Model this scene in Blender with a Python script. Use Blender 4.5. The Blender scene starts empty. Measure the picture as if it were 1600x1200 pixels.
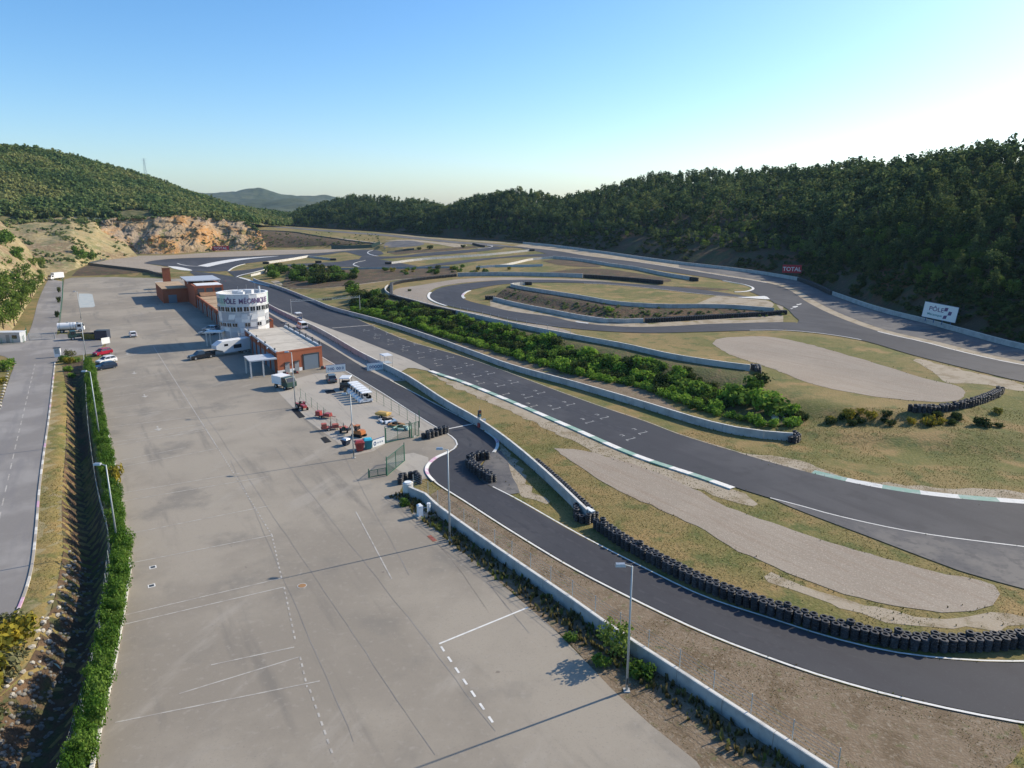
import bpy, bmesh, math, random
import numpy as np
from mathutils import Vector, Matrix
from mathutils.geometry import delaunay_2d_cdt

scene = bpy.context.scene
col = scene.collection
R = math.radians
rnd = random.Random(7)
nrs = np.random.RandomState(11)

# ------------------------------------------------------------------ camera
CAM_H, FOCAL, HORIZON = 33.0, 1100.0, 325.0        # metres, pixels of a 1600-px frame, horizon row
PITCH = math.atan((600.0 - HORIZON) / FOCAL)
cam_d = bpy.data.cameras.new('camera')
cam = bpy.data.objects.new('camera', cam_d)
col.objects.link(cam)
cam.location = (0, 0, CAM_H)
cam.rotation_euler = (math.pi / 2 - PITCH, 0, 0)
cam_d.sensor_fit = 'HORIZONTAL'
cam_d.sensor_width = 36.0
cam_d.lens = 36.0 * FOCAL / 1600.0
cam_d.clip_start = 0.5
cam_d.clip_end = 20000
scene.camera = cam

# ------------------------------------------------------------------ sky, sun, exposure
SUN_AZ, SUN_EL = R(63.0), R(31.0)                 # azimuth clockwise from +Y
world = bpy.data.worlds.new('World')
scene.world = world
world.use_nodes = True
wn = world.node_tree
bg = wn.nodes['Background']
sky = wn.nodes.new('ShaderNodeTexSky')
sky.sky_type = 'NISHITA'
sky.sun_disc = False
sky.sun_elevation = SUN_EL
sky.sun_rotation = SUN_AZ
sky.altitude = 250
sky.air_density = 1.0
sky.dust_density = 1.1
sky.ozone_density = 4.0
hs = wn.nodes.new('ShaderNodeHueSaturation')
hs.inputs['Saturation'].default_value = 1.22
wn.links.new(sky.outputs[0], hs.inputs['Color'])
wn.links.new(hs.outputs[0], bg.inputs[0])
bg.inputs[1].default_value = 0.15
sun_d = bpy.data.lights.new('sun', 'SUN')
sun_d.energy = 4.7
sun_d.angle = R(0.53)
sun_d.color = (1.0, 0.885, 0.70)
sun = bpy.data.objects.new('sun', sun_d)
col.objects.link(sun)
sdir = Vector((math.sin(SUN_AZ) * math.cos(SUN_EL), math.cos(SUN_AZ) * math.cos(SUN_EL), math.sin(SUN_EL)))
sun.rotation_euler = (-sdir).to_track_quat('-Z', 'Y').to_euler()
sun.location = sdir * 400
scene.view_settings.view_transform = 'Standard'
scene.view_settings.look = 'None'
scene.view_settings.exposure = 0.42
scene.view_settings.gamma = 1.0
scene.view_settings.use_curve_mapping = False

# ------------------------------------------------------------------ survey helpers
CP, SP = math.cos(PITCH), math.sin(PITCH)
def ray(u, v):
    a, b = (u - 800.0) / FOCAL, -(v - 600.0) / FOCAL
    return (a, CP + b * SP, -SP + b * CP)
def G(u, v, z=0.0):
    """point of the site at level z that the photograph shows at (u, v)"""
    d = ray(u, v); t = (z - CAM_H) / d[2]
    return np.array([d[0] * t, d[1] * t, z])
def PT(u, v, y):
    """point at ground distance y in the direction (u, v)"""
    d = ray(u, v); t = y / d[1]
    return np.array([d[0] * t, y, CAM_H + d[2] * t])

CTRL = []
def resample(p, step):
    p = np.asarray(p, float)
    seg = np.linalg.norm(np.diff(p[:, :2], axis=0), axis=1)
    s = np.concatenate([[0], np.cumsum(seg)])
    n = max(2, int(round(s[-1] / step)) + 1)
    t = np.linspace(0, s[-1], n)
    return np.stack([np.interp(t, s, p[:, k]) for k in range(p.shape[1])], 1)
def smooth(p, sub=6):
    p = np.asarray(p, float)
    if len(p) < 3: return p
    q = np.vstack([2 * p[0] - p[1], p, 2 * p[-1] - p[-2]])
    out = []
    for i in range(1, len(q) - 2):
        p0, p1, p2, p3 = q[i - 1], q[i], q[i + 1], q[i + 2]
        d1 = max(1e-6, np.linalg.norm(p1 - p0)) ** .5; d2 = max(1e-6, np.linalg.norm(p2 - p1)) ** .5; d3 = max(1e-6, np.linalg.norm(p3 - p2)) ** .5
        m1 = (p1 - p0) / d1 - (p2 - p0) / (d1 + d2) + (p2 - p1) / d2
        m2 = (p2 - p1) / d2 - (p3 - p1) / (d2 + d3) + (p3 - p2) / d3
        m1 *= d2; m2 *= d2
        for k in range(sub):
            t = k / sub
            out.append((2*t**3-3*t**2+1)*p1 + (t**3-2*t**2+t)*m1 + (-2*t**3+3*t**2)*p2 + (t**3-t**2)*m2)
    out.append(p[-1])
    return np.array(out)
def trace(pts, z=0.0, ctl=True, sm=True):
    w = np.array([G(p[0], p[1], p[2] if len(p) > 2 else z) for p in pts])
    if sm: w = smooth(w)
    if ctl: CTRL.append(resample(w, 4.0))
    return w

# ------------------------------------------------------------------ traced lines of the site
# main straight
straight_far = trace([(300,424,1.5),(330,427,1.2),(372,434,.6),(395,441,.2),(427,450),(470,464),(505,475),(580,509),(640,534),(720,557),(800,585),(880,615),(950,640),(1007,659),(1062,680),(1150,707),(1200,722),(1275,742),(1350,759),(1450,775),(1597,788),(1750,797),(1900,800)])
straight_near = trace([(296,425,1.5),(318,440,.6),(345,455,.1),(380,464),(420,477),(472,497),(517,514),(552,527),(590,542),(640,562),(675,579),(725,596),(800,626),(900,669),(1000,712),(1100,745),(1182,773),(1250,791),(1300,805),(1425,832),(1597,855),(1750,872),(1900,884)])
run_off_edge = trace([(1200,779),(1292,815),(1325,827),(1425,865),(1512,897),(1597,920),(1750,962),(1900,1000)])
# pit lane and its exit road
lane_left = trace([(318,447,.3),(345,462),(400,490),(450,522),(501,556),(540,579),(600,615),(640,641),(682,667),(700,677),(713,687),(717,695),(712,702),(700,709),(683,717),(672,727),(669,735),(673,744),(687,757),(725,781),(800,829),(900,889),(1000,940),(1100,987),(1200,1026),(1285,1055),(1420,1092),(1600,1128),(1800,1150)])
lane_right = trace([(330,446,.3),(370,462),(410,484),(440,502),(465,516),(515,542),(571,576),(605,593),(650,617),(732,660),(752,672),(768,683),(775,692),(773,702),(764,712),(750,727),(744,740),(752,753),(770,763),(800,778),(900,835),(1000,887),(1100,935),(1200,968),(1300,1000),(1400,1023),(1500,1034),(1597,1037),(1800,1030)])
pit_wall_base = trace([(395,466,.1),(440,491),(502,521),(565,558),(600,576),(640,597),(700,637),(750,666),(800,702),(866,760),(907,800),(920,813)], sm=True)
front_wall_base = trace([(633,772),(655,778),(675,797),(725,835),(800,889),(890,952),(960,1003),(1035,1053),(1150,1130),(1300,1230)])
# far-left turn (track A), links B, C, D
tA_top = trace([(225,411,1.6),(239,407.5,1.7),(264,405,1.8),(307,403,2),(345,402,2.2),(400,400,2.5),(450,398,2.9),(500,395.6,3.3),(547,391.5,3.8),(572,390,4.1),(592,392,4.4),(600,397,4.6)])
tA_bot = trace([(225,411.8,1.6),(245,414,1.6),(257,416,1.5),(280,419.5,1.5),(300,424,1.5)])
tA_low = trace([(355,424,1.4),(364,418,1.7),(382,412.5,2),(420,407.5,2.4),(450,404,2.8),(482,401,3.1),(512,398,3.4),(537,394,3.7),(552,397,3.8),(566,400.5,4),(580,401.5,4.2)])
tB_up = trace([(355,424,1.4),(382,422,1.7),(420,416.5,2.3),(455,413,2.8),(495,411,3.2),(525,409.5,3.5),(550,406,3.8),(580,404,4.2)])
tB_low = trace([(369,434,.7),(395,426.5,1.4),(420,419.5,2),(452,416,2.6),(500,416,3),(550,417.5,3.4),(610,417.5,3.7),(655,416.5,4)])
tC_up = trace([(566,400.5,4),(580,400.6,4.4),(624,400.5,5),(655,396.5,5.5),(692,393,6.1),(730,390.5,6.6),(755,387,7.1),(767,384,7.5),(757,382.6,7.7),(735,382,8)])
tC_low = trace([(560,406.5,3.9),(580,405.6,4.3),(630,402.5,4.9),(680,399,5.5),(730,395,6.1),(780,389.5,6.9),(796,385.5,7.3),(822,388,7.3)])
tD_up = trace([(655,416.5,4),(705,409,4.7),(742,405,5.1),(780,402,5.5),(810,399,5.9),(847,397.5,6.3),(872,398.5,6.5)])
tD_low = trace([(655,418,4),(711,413,4.6),(742,408.5,5),(797,402.5,5.7),(835,401,6.1),(864,402.5,6.3),(910,406,6.6)])
tL3_top = trace([(400,352.5,15.3),(450,355,14.2),(475,357,13.5),(540,362,12),(600,366,10.6),(630,369,9.8),(680,374,9),(717,377.5,8.5),(760,380,8),(794,384,7.7),(822,386.5,7.5)])
tL3_bot = trace([(400,353.8,15.2),(450,356.6,14.1),(475,359,13.4),(540,364.3,11.9),(600,368.7,10.5),(630,372,9.6),(667,375.5,9.1),(711,380.2,8.5),(735,382,8)])
patch_in = trace([(599,384,7),(609,377.5,8.5),(635,376,8.9),(657,378.5,8.6),(663,381.5,8.1),(655,384,7.6),(624,386.5,6.9),(604,387.2,6.6)])
# back straight E
tE_top = trace([(794,384,7.7),(822,387,7.4),(872,392.5,7),(910,399,6.7),(940,403,6.6),(990,409,6.4),(1040,416,6.2),(1090,424.5,6),(1140,432.5,5.8),(1200,442.5,5.4),(1228,451,5),(1262,473,4.5),(1305,494,4.1),(1372,518,3.7),(1450,536,3.4),(1500,549,3.2),(1597,570,3),(1750,590,2.8),(1900,602,2.6)])
tE_bot = trace([(829,391,7.2),(864,398,6.8),(910,405,6.6),(940,410,6.5),(990,416,6.3),(1040,424,6.1),(1090,431.5,5.9),(1144,441,5.6),(1169,446,5.3),(1179,451,5.2),(1170,455.5,5.2),(1150,457,5.2),(1115,455.5,5.2)])
# infield loop F
tF_out = trace([(1115,455.5,5.2),(1077,451,5.2),(1040,447.3,5.2),(990,444,5.1),(940,440.5,5),(910,439,4.9),(860,437.5,4.7),(810,437.5,4.4),(780,438.5,4.2),(730,443,3.9),(692,449,3.5),(675,457,3.2),(672,465,3),(682,472,3),(705,479.5,3),(760,491,3),(800,500.5,3),(900,514.5,3),(1000,520.5,3),(1100,519,3),(1175,517,3.1),(1225,517,3.2),(1275,521,3.3),(1345,532,3.3),(1425,555,3.1),(1525,580,2.9),(1597,597,2.7),(1750,625,2.4),(1900,645,2.2)])
tF_in = trace([(1204,469.5,4.8),(1169,465,5),(1129,462.5,5.1),(1090,459,5.1),(1040,453,5.1),(990,447.8,5.1),(940,444,5),(885,442,4.8),(835,442,4.6),(791,444,4.3),(749,450.5,3.9),(730,455,3.6),(721,461.5,3.3),(724,467,3.2),(735,471.5,3.1),(760,477.5,3),(800,487,3),(860,495,3),(900,504,3),(975,511,3),(1050,510,3),(1100,507,3.1),(1150,505.5,3.2),(1212,504,3.3),(1247,504,3.5),(1240,494,3.8),(1227,481,4.3),(1212,475,4.6)])
# walls
w_straight = trace([(393,436.5,.6),(400,440,.3),(437,452),(475,467),(500,477),(517,484),(600,507),(675,532),(740,556),(800,578),(900,606),(1000,636),(1100,667),(1150,679),(1200,686),(1238,689)])
w_loop = trace([(715,432,3.9),(667,437,3.4),(630,442,3.1),(611,447,2.9),(602,453,2.8),(605,460,2.8),(618,466.5,2.8),(642,473,2.9),(674,482,3),(735,496,3),(800,511,3),(900,531,3),(975,545,3),(1050,562,3),(1125,574,3),(1172,580,2.9)])
w_loop_far = trace([(715,432,3.9),(760,431,4.3),(835,431.5,4.8),(911,434,5.1),(970,438,5.2),(1035,444,5.4)])
w_inner = trace([(766,468,3.2),(810,479,3.2),(860,489,3.2),(910,499,3.2),(935,502.5,3.2),(955,505,3.2),(1007,504,3.2),(1060,501,3.3),(1130,497,3.4),(1200,493,3.7),(1226,491,3.9)])
w_upper = trace([(825,445.5,5),(808,446,5.2),(798,448,5.4),(806,451,5.5),(847,458,5.6),(910,468,5.6),(960,477,5.5),(1002,480.5,5.4),(1040,482,5.3),(1100,482,5.1),(1150,483,4.8),(1187,486,4.4),(1209,488,4.2)])
w_mid = trace([(864,404,6.4),(904,408,6.5),(960,417,6.2),(990,421,6.1),(1040,431.5,5.9),(1080,438,5.7)])
w_white_a = trace([(744,419,4.6),(780,417,4.9),(804,412.5,5.3),(835,406,5.9),(864,404,6.3)])
w_white_b = trace([(609,413,4),(655,407,4.8),(700,403.5,5.3),(760,399.5,5.8),(829,392.5,7.0)])
w_left_a = trace([(418,412,2.2),(450,407.5,2.7),(482,402,3.2)])
w_left_b = trace([(482,402,3.2),(500,404.5,3.2),(520,407,3.3)])
w_bank_low = trace([(454,416.5,2.7),(475,420,2.9),(506,422,3.2),(550,421.5,3.5),(600,420.5,3.7),(655,420,4),(710,419,4.3)])
w_kink = trace([(392,432,.9),(405,429,1.2),(421,424,1.8)])
w_right = trace([(817,381,7.9),(860,385,7.6),(910,391.5,7.3),(960,398.5,7),(990,403,6.8),(1065,413.5,6.4),(1140,422,6),(1200,430.5,5.5),(1249,439,5.1)])
w_right_b = trace([(1300,461,4.6),(1375,487,4.3),(1445,505,4),(1500,520,3.8),(1597,546,3.5),(1750,575,3.2),(1900,596,3)])
w_right_gap = trace([(1249,439,5.1),(1275,449,4.8),(1300,461,4.6)])
w_top = trace([(380,350,16),(400,351,15.7),(450,353.5,14.6),(520,358,12.8),(580,361.5,11.5),(630,366,10.3),(692,371.5,9),(780,377,8.2),(817,380,7.9)])
w_L3_edge = trace([(400,361,14.5),(450,363,13),(500,370.5,10.5),(550,377.5,8),(594,382.5,6.3)])
# foot and crest lines of banks, paths, paddock
trace([(220,399,2),(270,398,2.1),(320,394.5,2.3),(357,392.5,2.5),(420,390.5,2.8),(500,389.5,3.3),(560,388.5,3.9),(596,386.5,5)])
path_mid = trace([(428,439,.5),(450,449,.5),(500,450,1.2),(550,445.5,1.9),(600,439,2.5),(630,436,2.9),(680,432,3.4),(717,429,3.8)])
trace([(430,437,.9),(480,441,1.3),(550,438,2),(620,431,2.9),(700,426.5,3.9)])
bank_foot = trace([(520,478,.4),(560,488,.3),(620,503,.3),(700,527,.3),(800,556,.3),(900,585,.3),(1000,606,.3),(1100,640,.2),(1180,662,.2),(1250,668,.5),(1330,668,.8),(1420,666,1.1),(1550,650,1.7),(1640,640,2)])
trace([(1200,590,2.7),(1250,612,2.5),(1320,632,2.4),(1420,644,2.5),(1500,640,2.6),(1565,620,2.7),(1640,612,2.6)])
trace([(1300,700,0),(1450,720,0),(1597,740,.1),(1750,745,.2)])
trace([(1250,760,0),(1597,770,0)])
lot_left = trace([(146,590),(160,640),(175,700),(189,770),(198,835),(206,880),(201,925),(191,985),(178,1058),(160,1140),(140,1240)])
hedge_left = trace([(133,560),(136,610),(139,655),(149,730),(158,777),(173,835),(172,885),(166,935),(158,1000),(147,1055),(125,1140),(95,1240)])
ditch_left = trace([(98,572),(103,605),(104,655),(100,725),(96,777),(96,810),(98,860),(91,895),(84,935),(67,972),(55,1010),(28,1050),(-30,1110),(-110,1240)])
road_r = trace([(85,567),(75,655),(67,710),(60,765),(54,835),(45,900),(25,957),(-5,1010),(-60,1090),(-140,1200)])
road_l = trace([(24,567),(12,600),(0,640),(-20,700),(-50,790),(-110,900),(-200,1010)])
lot_far = trace([(100,437),(112,434),(180,433),(250,432.5),(262,436)])
acc_l = trace([(30,540),(45,520),(60,470),(70,447),(76,436)])
acc_r = trace([(88,530),(92,500),(97,470),(99,440)])
g4_edge = trace([(262,428,1.5),(230,424,1.6),(180,418,1.8),(140,413.5,2),(165,406,2),(200,398,2.1),(225,397,2.1)])
trace([(300,600),(400,700),(500,900),(700,1000),(300,1050),(600,1180),(250,640),(300,480),(200,470),(240,520)], sm=False)
trace([(780,790),(900,870),(1000,970),(1150,1060),(1400,1150),(1200,1180)], sm=False)
trace([(860,690),(950,740),(1100,800),(1250,880),(1400,930),(1560,930)], sm=False)
trace([(900,800),(1000,860),(1150,900),(1300,950),(1500,985),(1750,990)], sm=False)

# ------------------------------------------------------------------ ground levels by inverse-distance weighting
def lines(*seg):
    out = [seg[0][0]]
    for a, b, st in seg:
        n = max(1, int(round((b - a) / st)))
        out += list(a + (b - a) * (np.arange(1, n + 1) / n))
    return np.array(out)
GX = lines((-4200,-2500,800),(-2500,-900,300),(-900,-420,40),(-420,-110,4),(-110,-20,1.0),(-20,140,2.5),(140,260,6),(260,900,60),(900,2500,300),(2500,4200,800))
GY = lines((-600,-40,80),(-40,20,6),(20,160,1.6),(160,330,2.6),(330,540,4),(540,800,7),(800,1000,30),(1000,2500,200),(2500,5300,900))
ctl = np.vstack(CTRL).astype(np.float32)
gxx, gyy = np.meshgrid(GX, GY, indexing='ij')
pts = np.stack([gxx.ravel(), gyy.ravel()], 1).astype(np.float32)
GZ = np.zeros(len(pts), np.float32)
for i in range(0, len(pts), 8000):
    q = pts[i:i + 8000]
    d2 = (q[:, :1] - ctl[None, :, 0]) ** 2 + (q[:, 1:] - ctl[None, :, 1]) ** 2
    w = 1.0 / (d2 + .02) ** 2
    GZ[i:i + 8000] = (w @ ctl[:, 2]) / w.sum(1)
GZ = GZ.reshape(gxx.shape).astype(float)
far = np.clip((np.hypot(gxx, gyy - 300) - 700) / 900, 0, 1)
GZ = GZ * (1 - far) + 4.0 * far
k_ = np.clip((np.abs(GZ) - .15) / .25, 0, 1); GZ = np.where(GZ < .5, GZ * k_, GZ)    # level ground stays level
# the ditch between side road and hedge
def inside(px, py, poly):
    ins = np.zeros(px.shape, bool); j = len(poly) - 1
    for i in range(len(poly)):
        (xi, yi), (xj, yj) = poly[i], poly[j]
        if yi != yj: ins ^= ((yi > py) != (yj > py)) & (px < (xj - xi) * (py - yi) / (yj - yi) + xi)
        j = i
    return ins
dp = np.vstack([ditch_left[:, :2], hedge_left[::-1, :2]])
dm = inside(gxx, gyy, dp)
dx_, dy_ = gxx[dm], gyy[dm]
def dist_to(line):
    q = resample(line, .5); return np.sqrt(np.min((dx_[:, None]-q[None, :, 0])**2 + (dy_[:, None]-q[None, :, 1])**2, 1))
dl0, dr0 = dist_to(ditch_left), dist_to(hedge_left)
sh0 = dl0 / np.maximum(1e-3, dl0 + dr0)
GZ[dm] = -3.1 * np.minimum(1, np.minimum(sh0 / .42, (1 - sh0) / .30)) * np.clip((145 - dy_) / 15, 0, 1)
def zg(x, y):
    x = np.atleast_1d(np.asarray(x, float)); y = np.atleast_1d(np.asarray(y, float))
    i = np.clip(np.searchsorted(GX, x) - 1, 0, len(GX) - 2); j = np.clip(np.searchsorted(GY, y) - 1, 0, len(GY) - 2)
    fx = np.clip((x - GX[i]) / (GX[i + 1] - GX[i]), 0, 1); fy = np.clip((y - GY[j]) / (GY[j + 1] - GY[j]), 0, 1)
    return GZ[i, j]*(1-fx)*(1-fy) + GZ[i+1, j]*fx*(1-fy) + GZ[i, j+1]*(1-fx)*fy + GZ[i+1, j+1]*fx*fy
def z1(x, y): return float(zg(x, y)[0])
def ground_at(u, v):
    """first point of the ground seen at (u, v)"""
    d = np.array(ray(u, v)); t = np.geomspace(25, 1200, 900)
    p = d[None] * t[:, None]; p[:, 2] += CAM_H
    k = np.argmax(p[:, 2] <= zg(p[:, 0], p[:, 1]))
    if k == 0: k = len(t) - 1
    a, b = t[k - 1], t[k]
    for _ in range(20):
        m = (a + b) / 2; q = d * m
        if q[2] + CAM_H <= z1(q[0], q[1]): b = m
        else: a = m
    q = d * b; return np.array([q[0], q[1], z1(q[0], q[1])])
# ------------------------------------------------------------------ materials
MAT = {}
def surf(name, base, layers=(), rough=.85, bump=None, metal=0.0, coord='world', spec=.3):
    m = bpy.data.materials.new(name); m.use_nodes = True
    nt = m.node_tree; N = nt.nodes; Lk = nt.links
    b = N['Principled BSDF']
    b.inputs['Roughness'].default_value = rough
    b.inputs['Metallic'].default_value = metal
    b.inputs['Specular IOR Level'].default_value = spec
    if coord == 'world': src = N.new('ShaderNodeNewGeometry').outputs['Position']
    else: src = N.new('ShaderNodeTexCoord').outputs['Object']
    def vec(stretch, rot):
        if stretch is None and rot is None: return src
        mp = N.new('ShaderNodeMapping'); mp.vector_type = 'TEXTURE' if False else 'POINT'
        if rot is not None:
            r = N.new('ShaderNodeVectorRotate'); r.rotation_type = 'Z_AXIS'; r.inputs['Angle'].default_value = rot
            Lk.new(src, r.inputs['Vector']); Lk.new(r.outputs[0], mp.inputs['Vector'])
        else: Lk.new(src, mp.inputs['Vector'])
        if stretch is not None: mp.inputs['Scale'].default_value = stretch
        return mp.outputs[0]
    cur = None
    for l in layers:
        kind = l.get('kind', 'noise')
        v = vec(l.get('stretch'), l.get('rot'))
        if kind == 'noise':
            t = N.new('ShaderNodeTexNoise'); t.inputs['Detail'].default_value = l.get('detail', 5); t.inputs['Roughness'].default_value = l.get('nr', .6)
            t.inputs['Scale'].default_value = l['scale']; Lk.new(v, t.inputs['Vector']); fac = t.outputs['Fac']
        elif kind == 'voronoi':
            t = N.new('ShaderNodeTexVoronoi'); t.feature = l.get('feature', 'F1'); t.inputs['Scale'].default_value = l['scale']
            Lk.new(v, t.inputs['Vector']); fac = t.outputs['Distance']
        elif kind == 'wave':
            t = N.new('ShaderNodeTexWave'); t.inputs['Scale'].default_value = l['scale']; t.inputs['Distortion'].default_value = l.get('dist', 2); t.inputs['Detail'].default_value = 3
            Lk.new(v, t.inputs['Vector']); fac = t.outputs['Fac']
        elif kind == 'brick':
            t = N.new('ShaderNodeTexBrick'); t.inputs['Scale'].default_value = l['scale']; t.inputs['Mortar Size'].default_value = l.get('mortar', .02)
            Lk.new(v, t.inputs['Vector']); fac = t.outputs['Fac']
        mr = N.new('ShaderNodeMapRange'); mr.inputs['From Min'].default_value = l.get('lo', .4); mr.inputs['From Max'].default_value = l.get('hi', .6)
        mr.inputs['To Max'].default_value = l.get('amt', 1.0); mr.interpolation_type = 'SMOOTHSTEP'
        Lk.new(fac, mr.inputs['Value'])
        mx = N.new('ShaderNodeMix'); mx.data_type = 'RGBA'; mx.blend_type = l.get('blend', 'MIX')
        Lk.new(mr.outputs[0], mx.inputs[0])
        if cur is None: mx.inputs[6].default_value = (*base, 1)
        else: Lk.new(cur, mx.inputs[6])
        mx.inputs[7].default_value = (*l['col'], 1)
        cur = mx.outputs[2]
    if cur is None: b.inputs['Base Color'].default_value = (*base, 1)
    else: Lk.new(cur, b.inputs['Base Color'])
    if bump:
        t = N.new('ShaderNodeTexNoise'); t.inputs['Scale'].default_value = bump[0]; t.inputs['Detail'].default_value = 6
        Lk.new(src, t.inputs['Vector'])
        bp = N.new('ShaderNodeBump'); bp.inputs['Strength'].default_value = bump[1]; bp.inputs['Distance'].default_value = bump[2]
        Lk.new(t.outputs['Fac'], bp.inputs['Height']); Lk.new(bp.outputs[0], b.inputs['Normal'])
    MAT[name] = m
    return m
def leafmat(name, c1, c2, c3, scale=.25, trans=.3):
    m = bpy.data.materials.new(name); m.use_nodes = True
    nt = m.node_tree; N = nt.nodes; Lk = nt.links
    for n in list(N): N.remove(n)
    out = N.new('ShaderNodeOutputMaterial')
    geo = N.new('ShaderNodeNewGeometry')
    t = N.new('ShaderNodeTexNoise'); t.inputs['Scale'].default_value = scale; t.inputs['Detail'].default_value = 2
    Lk.new(geo.outputs['Position'], t.inputs['Vector'])
    rp = N.new('ShaderNodeValToRGB')
    rp.color_ramp.elements[0].position = .36; rp.color_ramp.elements[0].color = (*c1, 1)
    rp.color_ramp.elements[1].position = .66; rp.color_ramp.elements[1].color = (*c3, 1)
    e = rp.color_ramp.elements.new(.5); e.color = (*c2, 1)
    ad = N.new('ShaderNodeMath'); ad.operation = 'ADD'
    mu = N.new('ShaderNodeMath'); mu.operation = 'MULTIPLY_ADD'; mu.inputs[1].default_value = .26; mu.inputs[2].default_value = -.13
    Lk.new(geo.outputs['Random Per Island'], mu.inputs[0])
    Lk.new(t.outputs['Fac'], ad.inputs[0]); Lk.new(mu.outputs[0], ad.inputs[1]); Lk.new(ad.outputs[0], rp.inputs[0])
    d = N.new('ShaderNodeBsdfDiffuse'); tr = N.new('ShaderNodeBsdfTranslucent'); mx = N.new('ShaderNodeMixShader'); mx.inputs[0].default_value = trans
    Lk.new(rp.outputs[0], d.inputs[0]); Lk.new(rp.outputs[0], tr.inputs[0])
    Lk.new(d.outputs[0], mx.inputs[1]); Lk.new(tr.outputs[0], mx.inputs[2]); Lk.new(mx.outputs[0], out.inputs[0])
    MAT[name] = m; return m
AX = R(31)                                            # the straight, paddock and pits all run along this bearing
surf('ground', (.225,.165,.062), [
    dict(scale=.05, col=(.125,.125,.030), lo=.42, hi=.60, detail=6),
    dict(scale=.13, col=(.275,.185,.075), lo=.48, hi=.64, detail=6),
    dict(scale=.3, col=(.085,.105,.026), lo=.50, hi=.66, amt=.85, detail=7),
    dict(scale=2.2, col=(.25,.205,.085), lo=.50, hi=.70, amt=.7),
    dict(scale=6, col=(.075,.075,.025), lo=.50, hi=.68, amt=.65)], rough=.95, bump=(3.0,.8,.15))
surf('dry_verge', (.25,.205,.11), [
    dict(scale=.3, col=(.13,.13,.045), lo=.46, hi=.62, detail=6),
    dict(scale=1.2, col=(.30,.24,.14), lo=.5, hi=.7, amt=.7),
    dict(scale=6, col=(.10,.085,.04), lo=.55, hi=.72, amt=.6)], rough=.95, bump=(5,.6,.08))
surf('dirt', (.195,.145,.095), [
    dict(scale=.4, col=(.14,.10,.06), lo=.45, hi=.62, detail=6),
    dict(scale=1.1, col=(.12,.12,.05), lo=.56, hi=.68, amt=.8),
    dict(scale=3, col=(.27,.225,.165), lo=.5, hi=.7, amt=.8),
    dict(scale=9, col=(.07,.055,.035), lo=.56, hi=.7, amt=.6)], rough=.95, bump=(6,.7,.08))
surf('pale_dirt', (.34,.285,.21), [
    dict(scale=.35, col=(.24,.19,.12), lo=.46, hi=.64, detail=6),
    dict(scale=1.4, col=(.16,.15,.07), lo=.58, hi=.70, amt=.7),
    dict(scale=5, col=(.40,.35,.28), lo=.5, hi=.7, amt=.6)], rough=.95, bump=(5,.5,.06))
surf('bank_earth', (.088,.058,.036), [
    dict(scale=.18, col=(.15,.092,.052), lo=.48, hi=.64, detail=6),
    dict(scale=.5, col=(.07,.075,.03), lo=.50, hi=.64),
    dict(scale=2.2, col=(.19,.14,.075), lo=.60, hi=.72, amt=.7),
    dict(scale=4, col=(.045,.035,.022), lo=.52, hi=.68, amt=.7)], rough=.97, bump=(1.6,.9,.4))
surf('bank_grass', (.12,.105,.04), [dict(scale=.2, col=(.075,.085,.025), lo=.42, hi=.6, detail=6), dict(scale=.6, col=(.16,.105,.055), lo=.54, hi=.68), dict(scale=3, col=(.05,.045,.02), lo=.52, hi=.68, amt=.7)], rough=.97, bump=(2,.8,.3))
surf('gravel', (.275,.232,.182), [
    dict(scale=.09, col=(.302,.256,.202), lo=.42, hi=.60),
    dict(scale=1.7, col=(.255,.20,.15), lo=.46, hi=.64, amt=.75, stretch=(1,.06,1), rot=R(-34)),
    dict(scale=5.5, col=(.43,.375,.31), lo=.52, hi=.66, amt=.6),
    dict(scale=9, col=(.20,.165,.135), lo=.56, hi=.70, amt=.6)], rough=.95, bump=(7,.6,.06))
surf('asphalt', (.041,.042,.049), [
    dict(scale=.035, col=(.060,.060,.066), lo=.44, hi=.58, detail=6),
    dict(scale=.25, col=(.029,.029,.035), lo=.54, hi=.68, amt=.55, detail=7),
    dict(scale=.45, col=(.037,.037,.044), lo=.45, hi=.65, amt=.8, stretch=(1,.10,1), rot=R(-31)),
    dict(scale=6, col=(.076,.076,.084), lo=.55, hi=.75, amt=.5)], rough=.8, bump=(40,.2,.01))
surf('asphalt_old', (.090,.088,.092), [
    dict(scale=.12, col=(.15,.14,.13), lo=.42, hi=.6),
    dict(scale=.9, col=(.06,.06,.066), lo=.5, hi=.66, amt=.6),
    dict(scale=5, col=(.17,.155,.135), lo=.56, hi=.72, amt=.5)], rough=.85, bump=(30,.25,.012))
surf('paddock_asphalt', (.242,.212,.170), [
    dict(scale=.035, col=(.305,.268,.214), lo=.44, hi=.58, detail=6),
    dict(scale=.11, col=(.185,.168,.142), lo=.52, hi=.68, amt=.75, detail=8),
    dict(scale=.30, col=(.165,.15,.128), lo=.54, hi=.70, amt=.7, stretch=(1,.10,1), rot=R(-31)),
    dict(scale=.22, col=(.335,.302,.254), lo=.56, hi=.70, amt=.6, stretch=(1,.25,1), rot=R(20)),
    dict(scale=1.8, col=(.315,.284,.238), lo=.54, hi=.74, amt=.6),
    dict(scale=.7, col=(.13,.105,.085), lo=.71, hi=.76, amt=.6, detail=3),
    dict(scale=7, col=(.20,.175,.15), lo=.54, hi=.74, amt=.6)], rough=.9, bump=(30,.25,.01))
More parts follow.
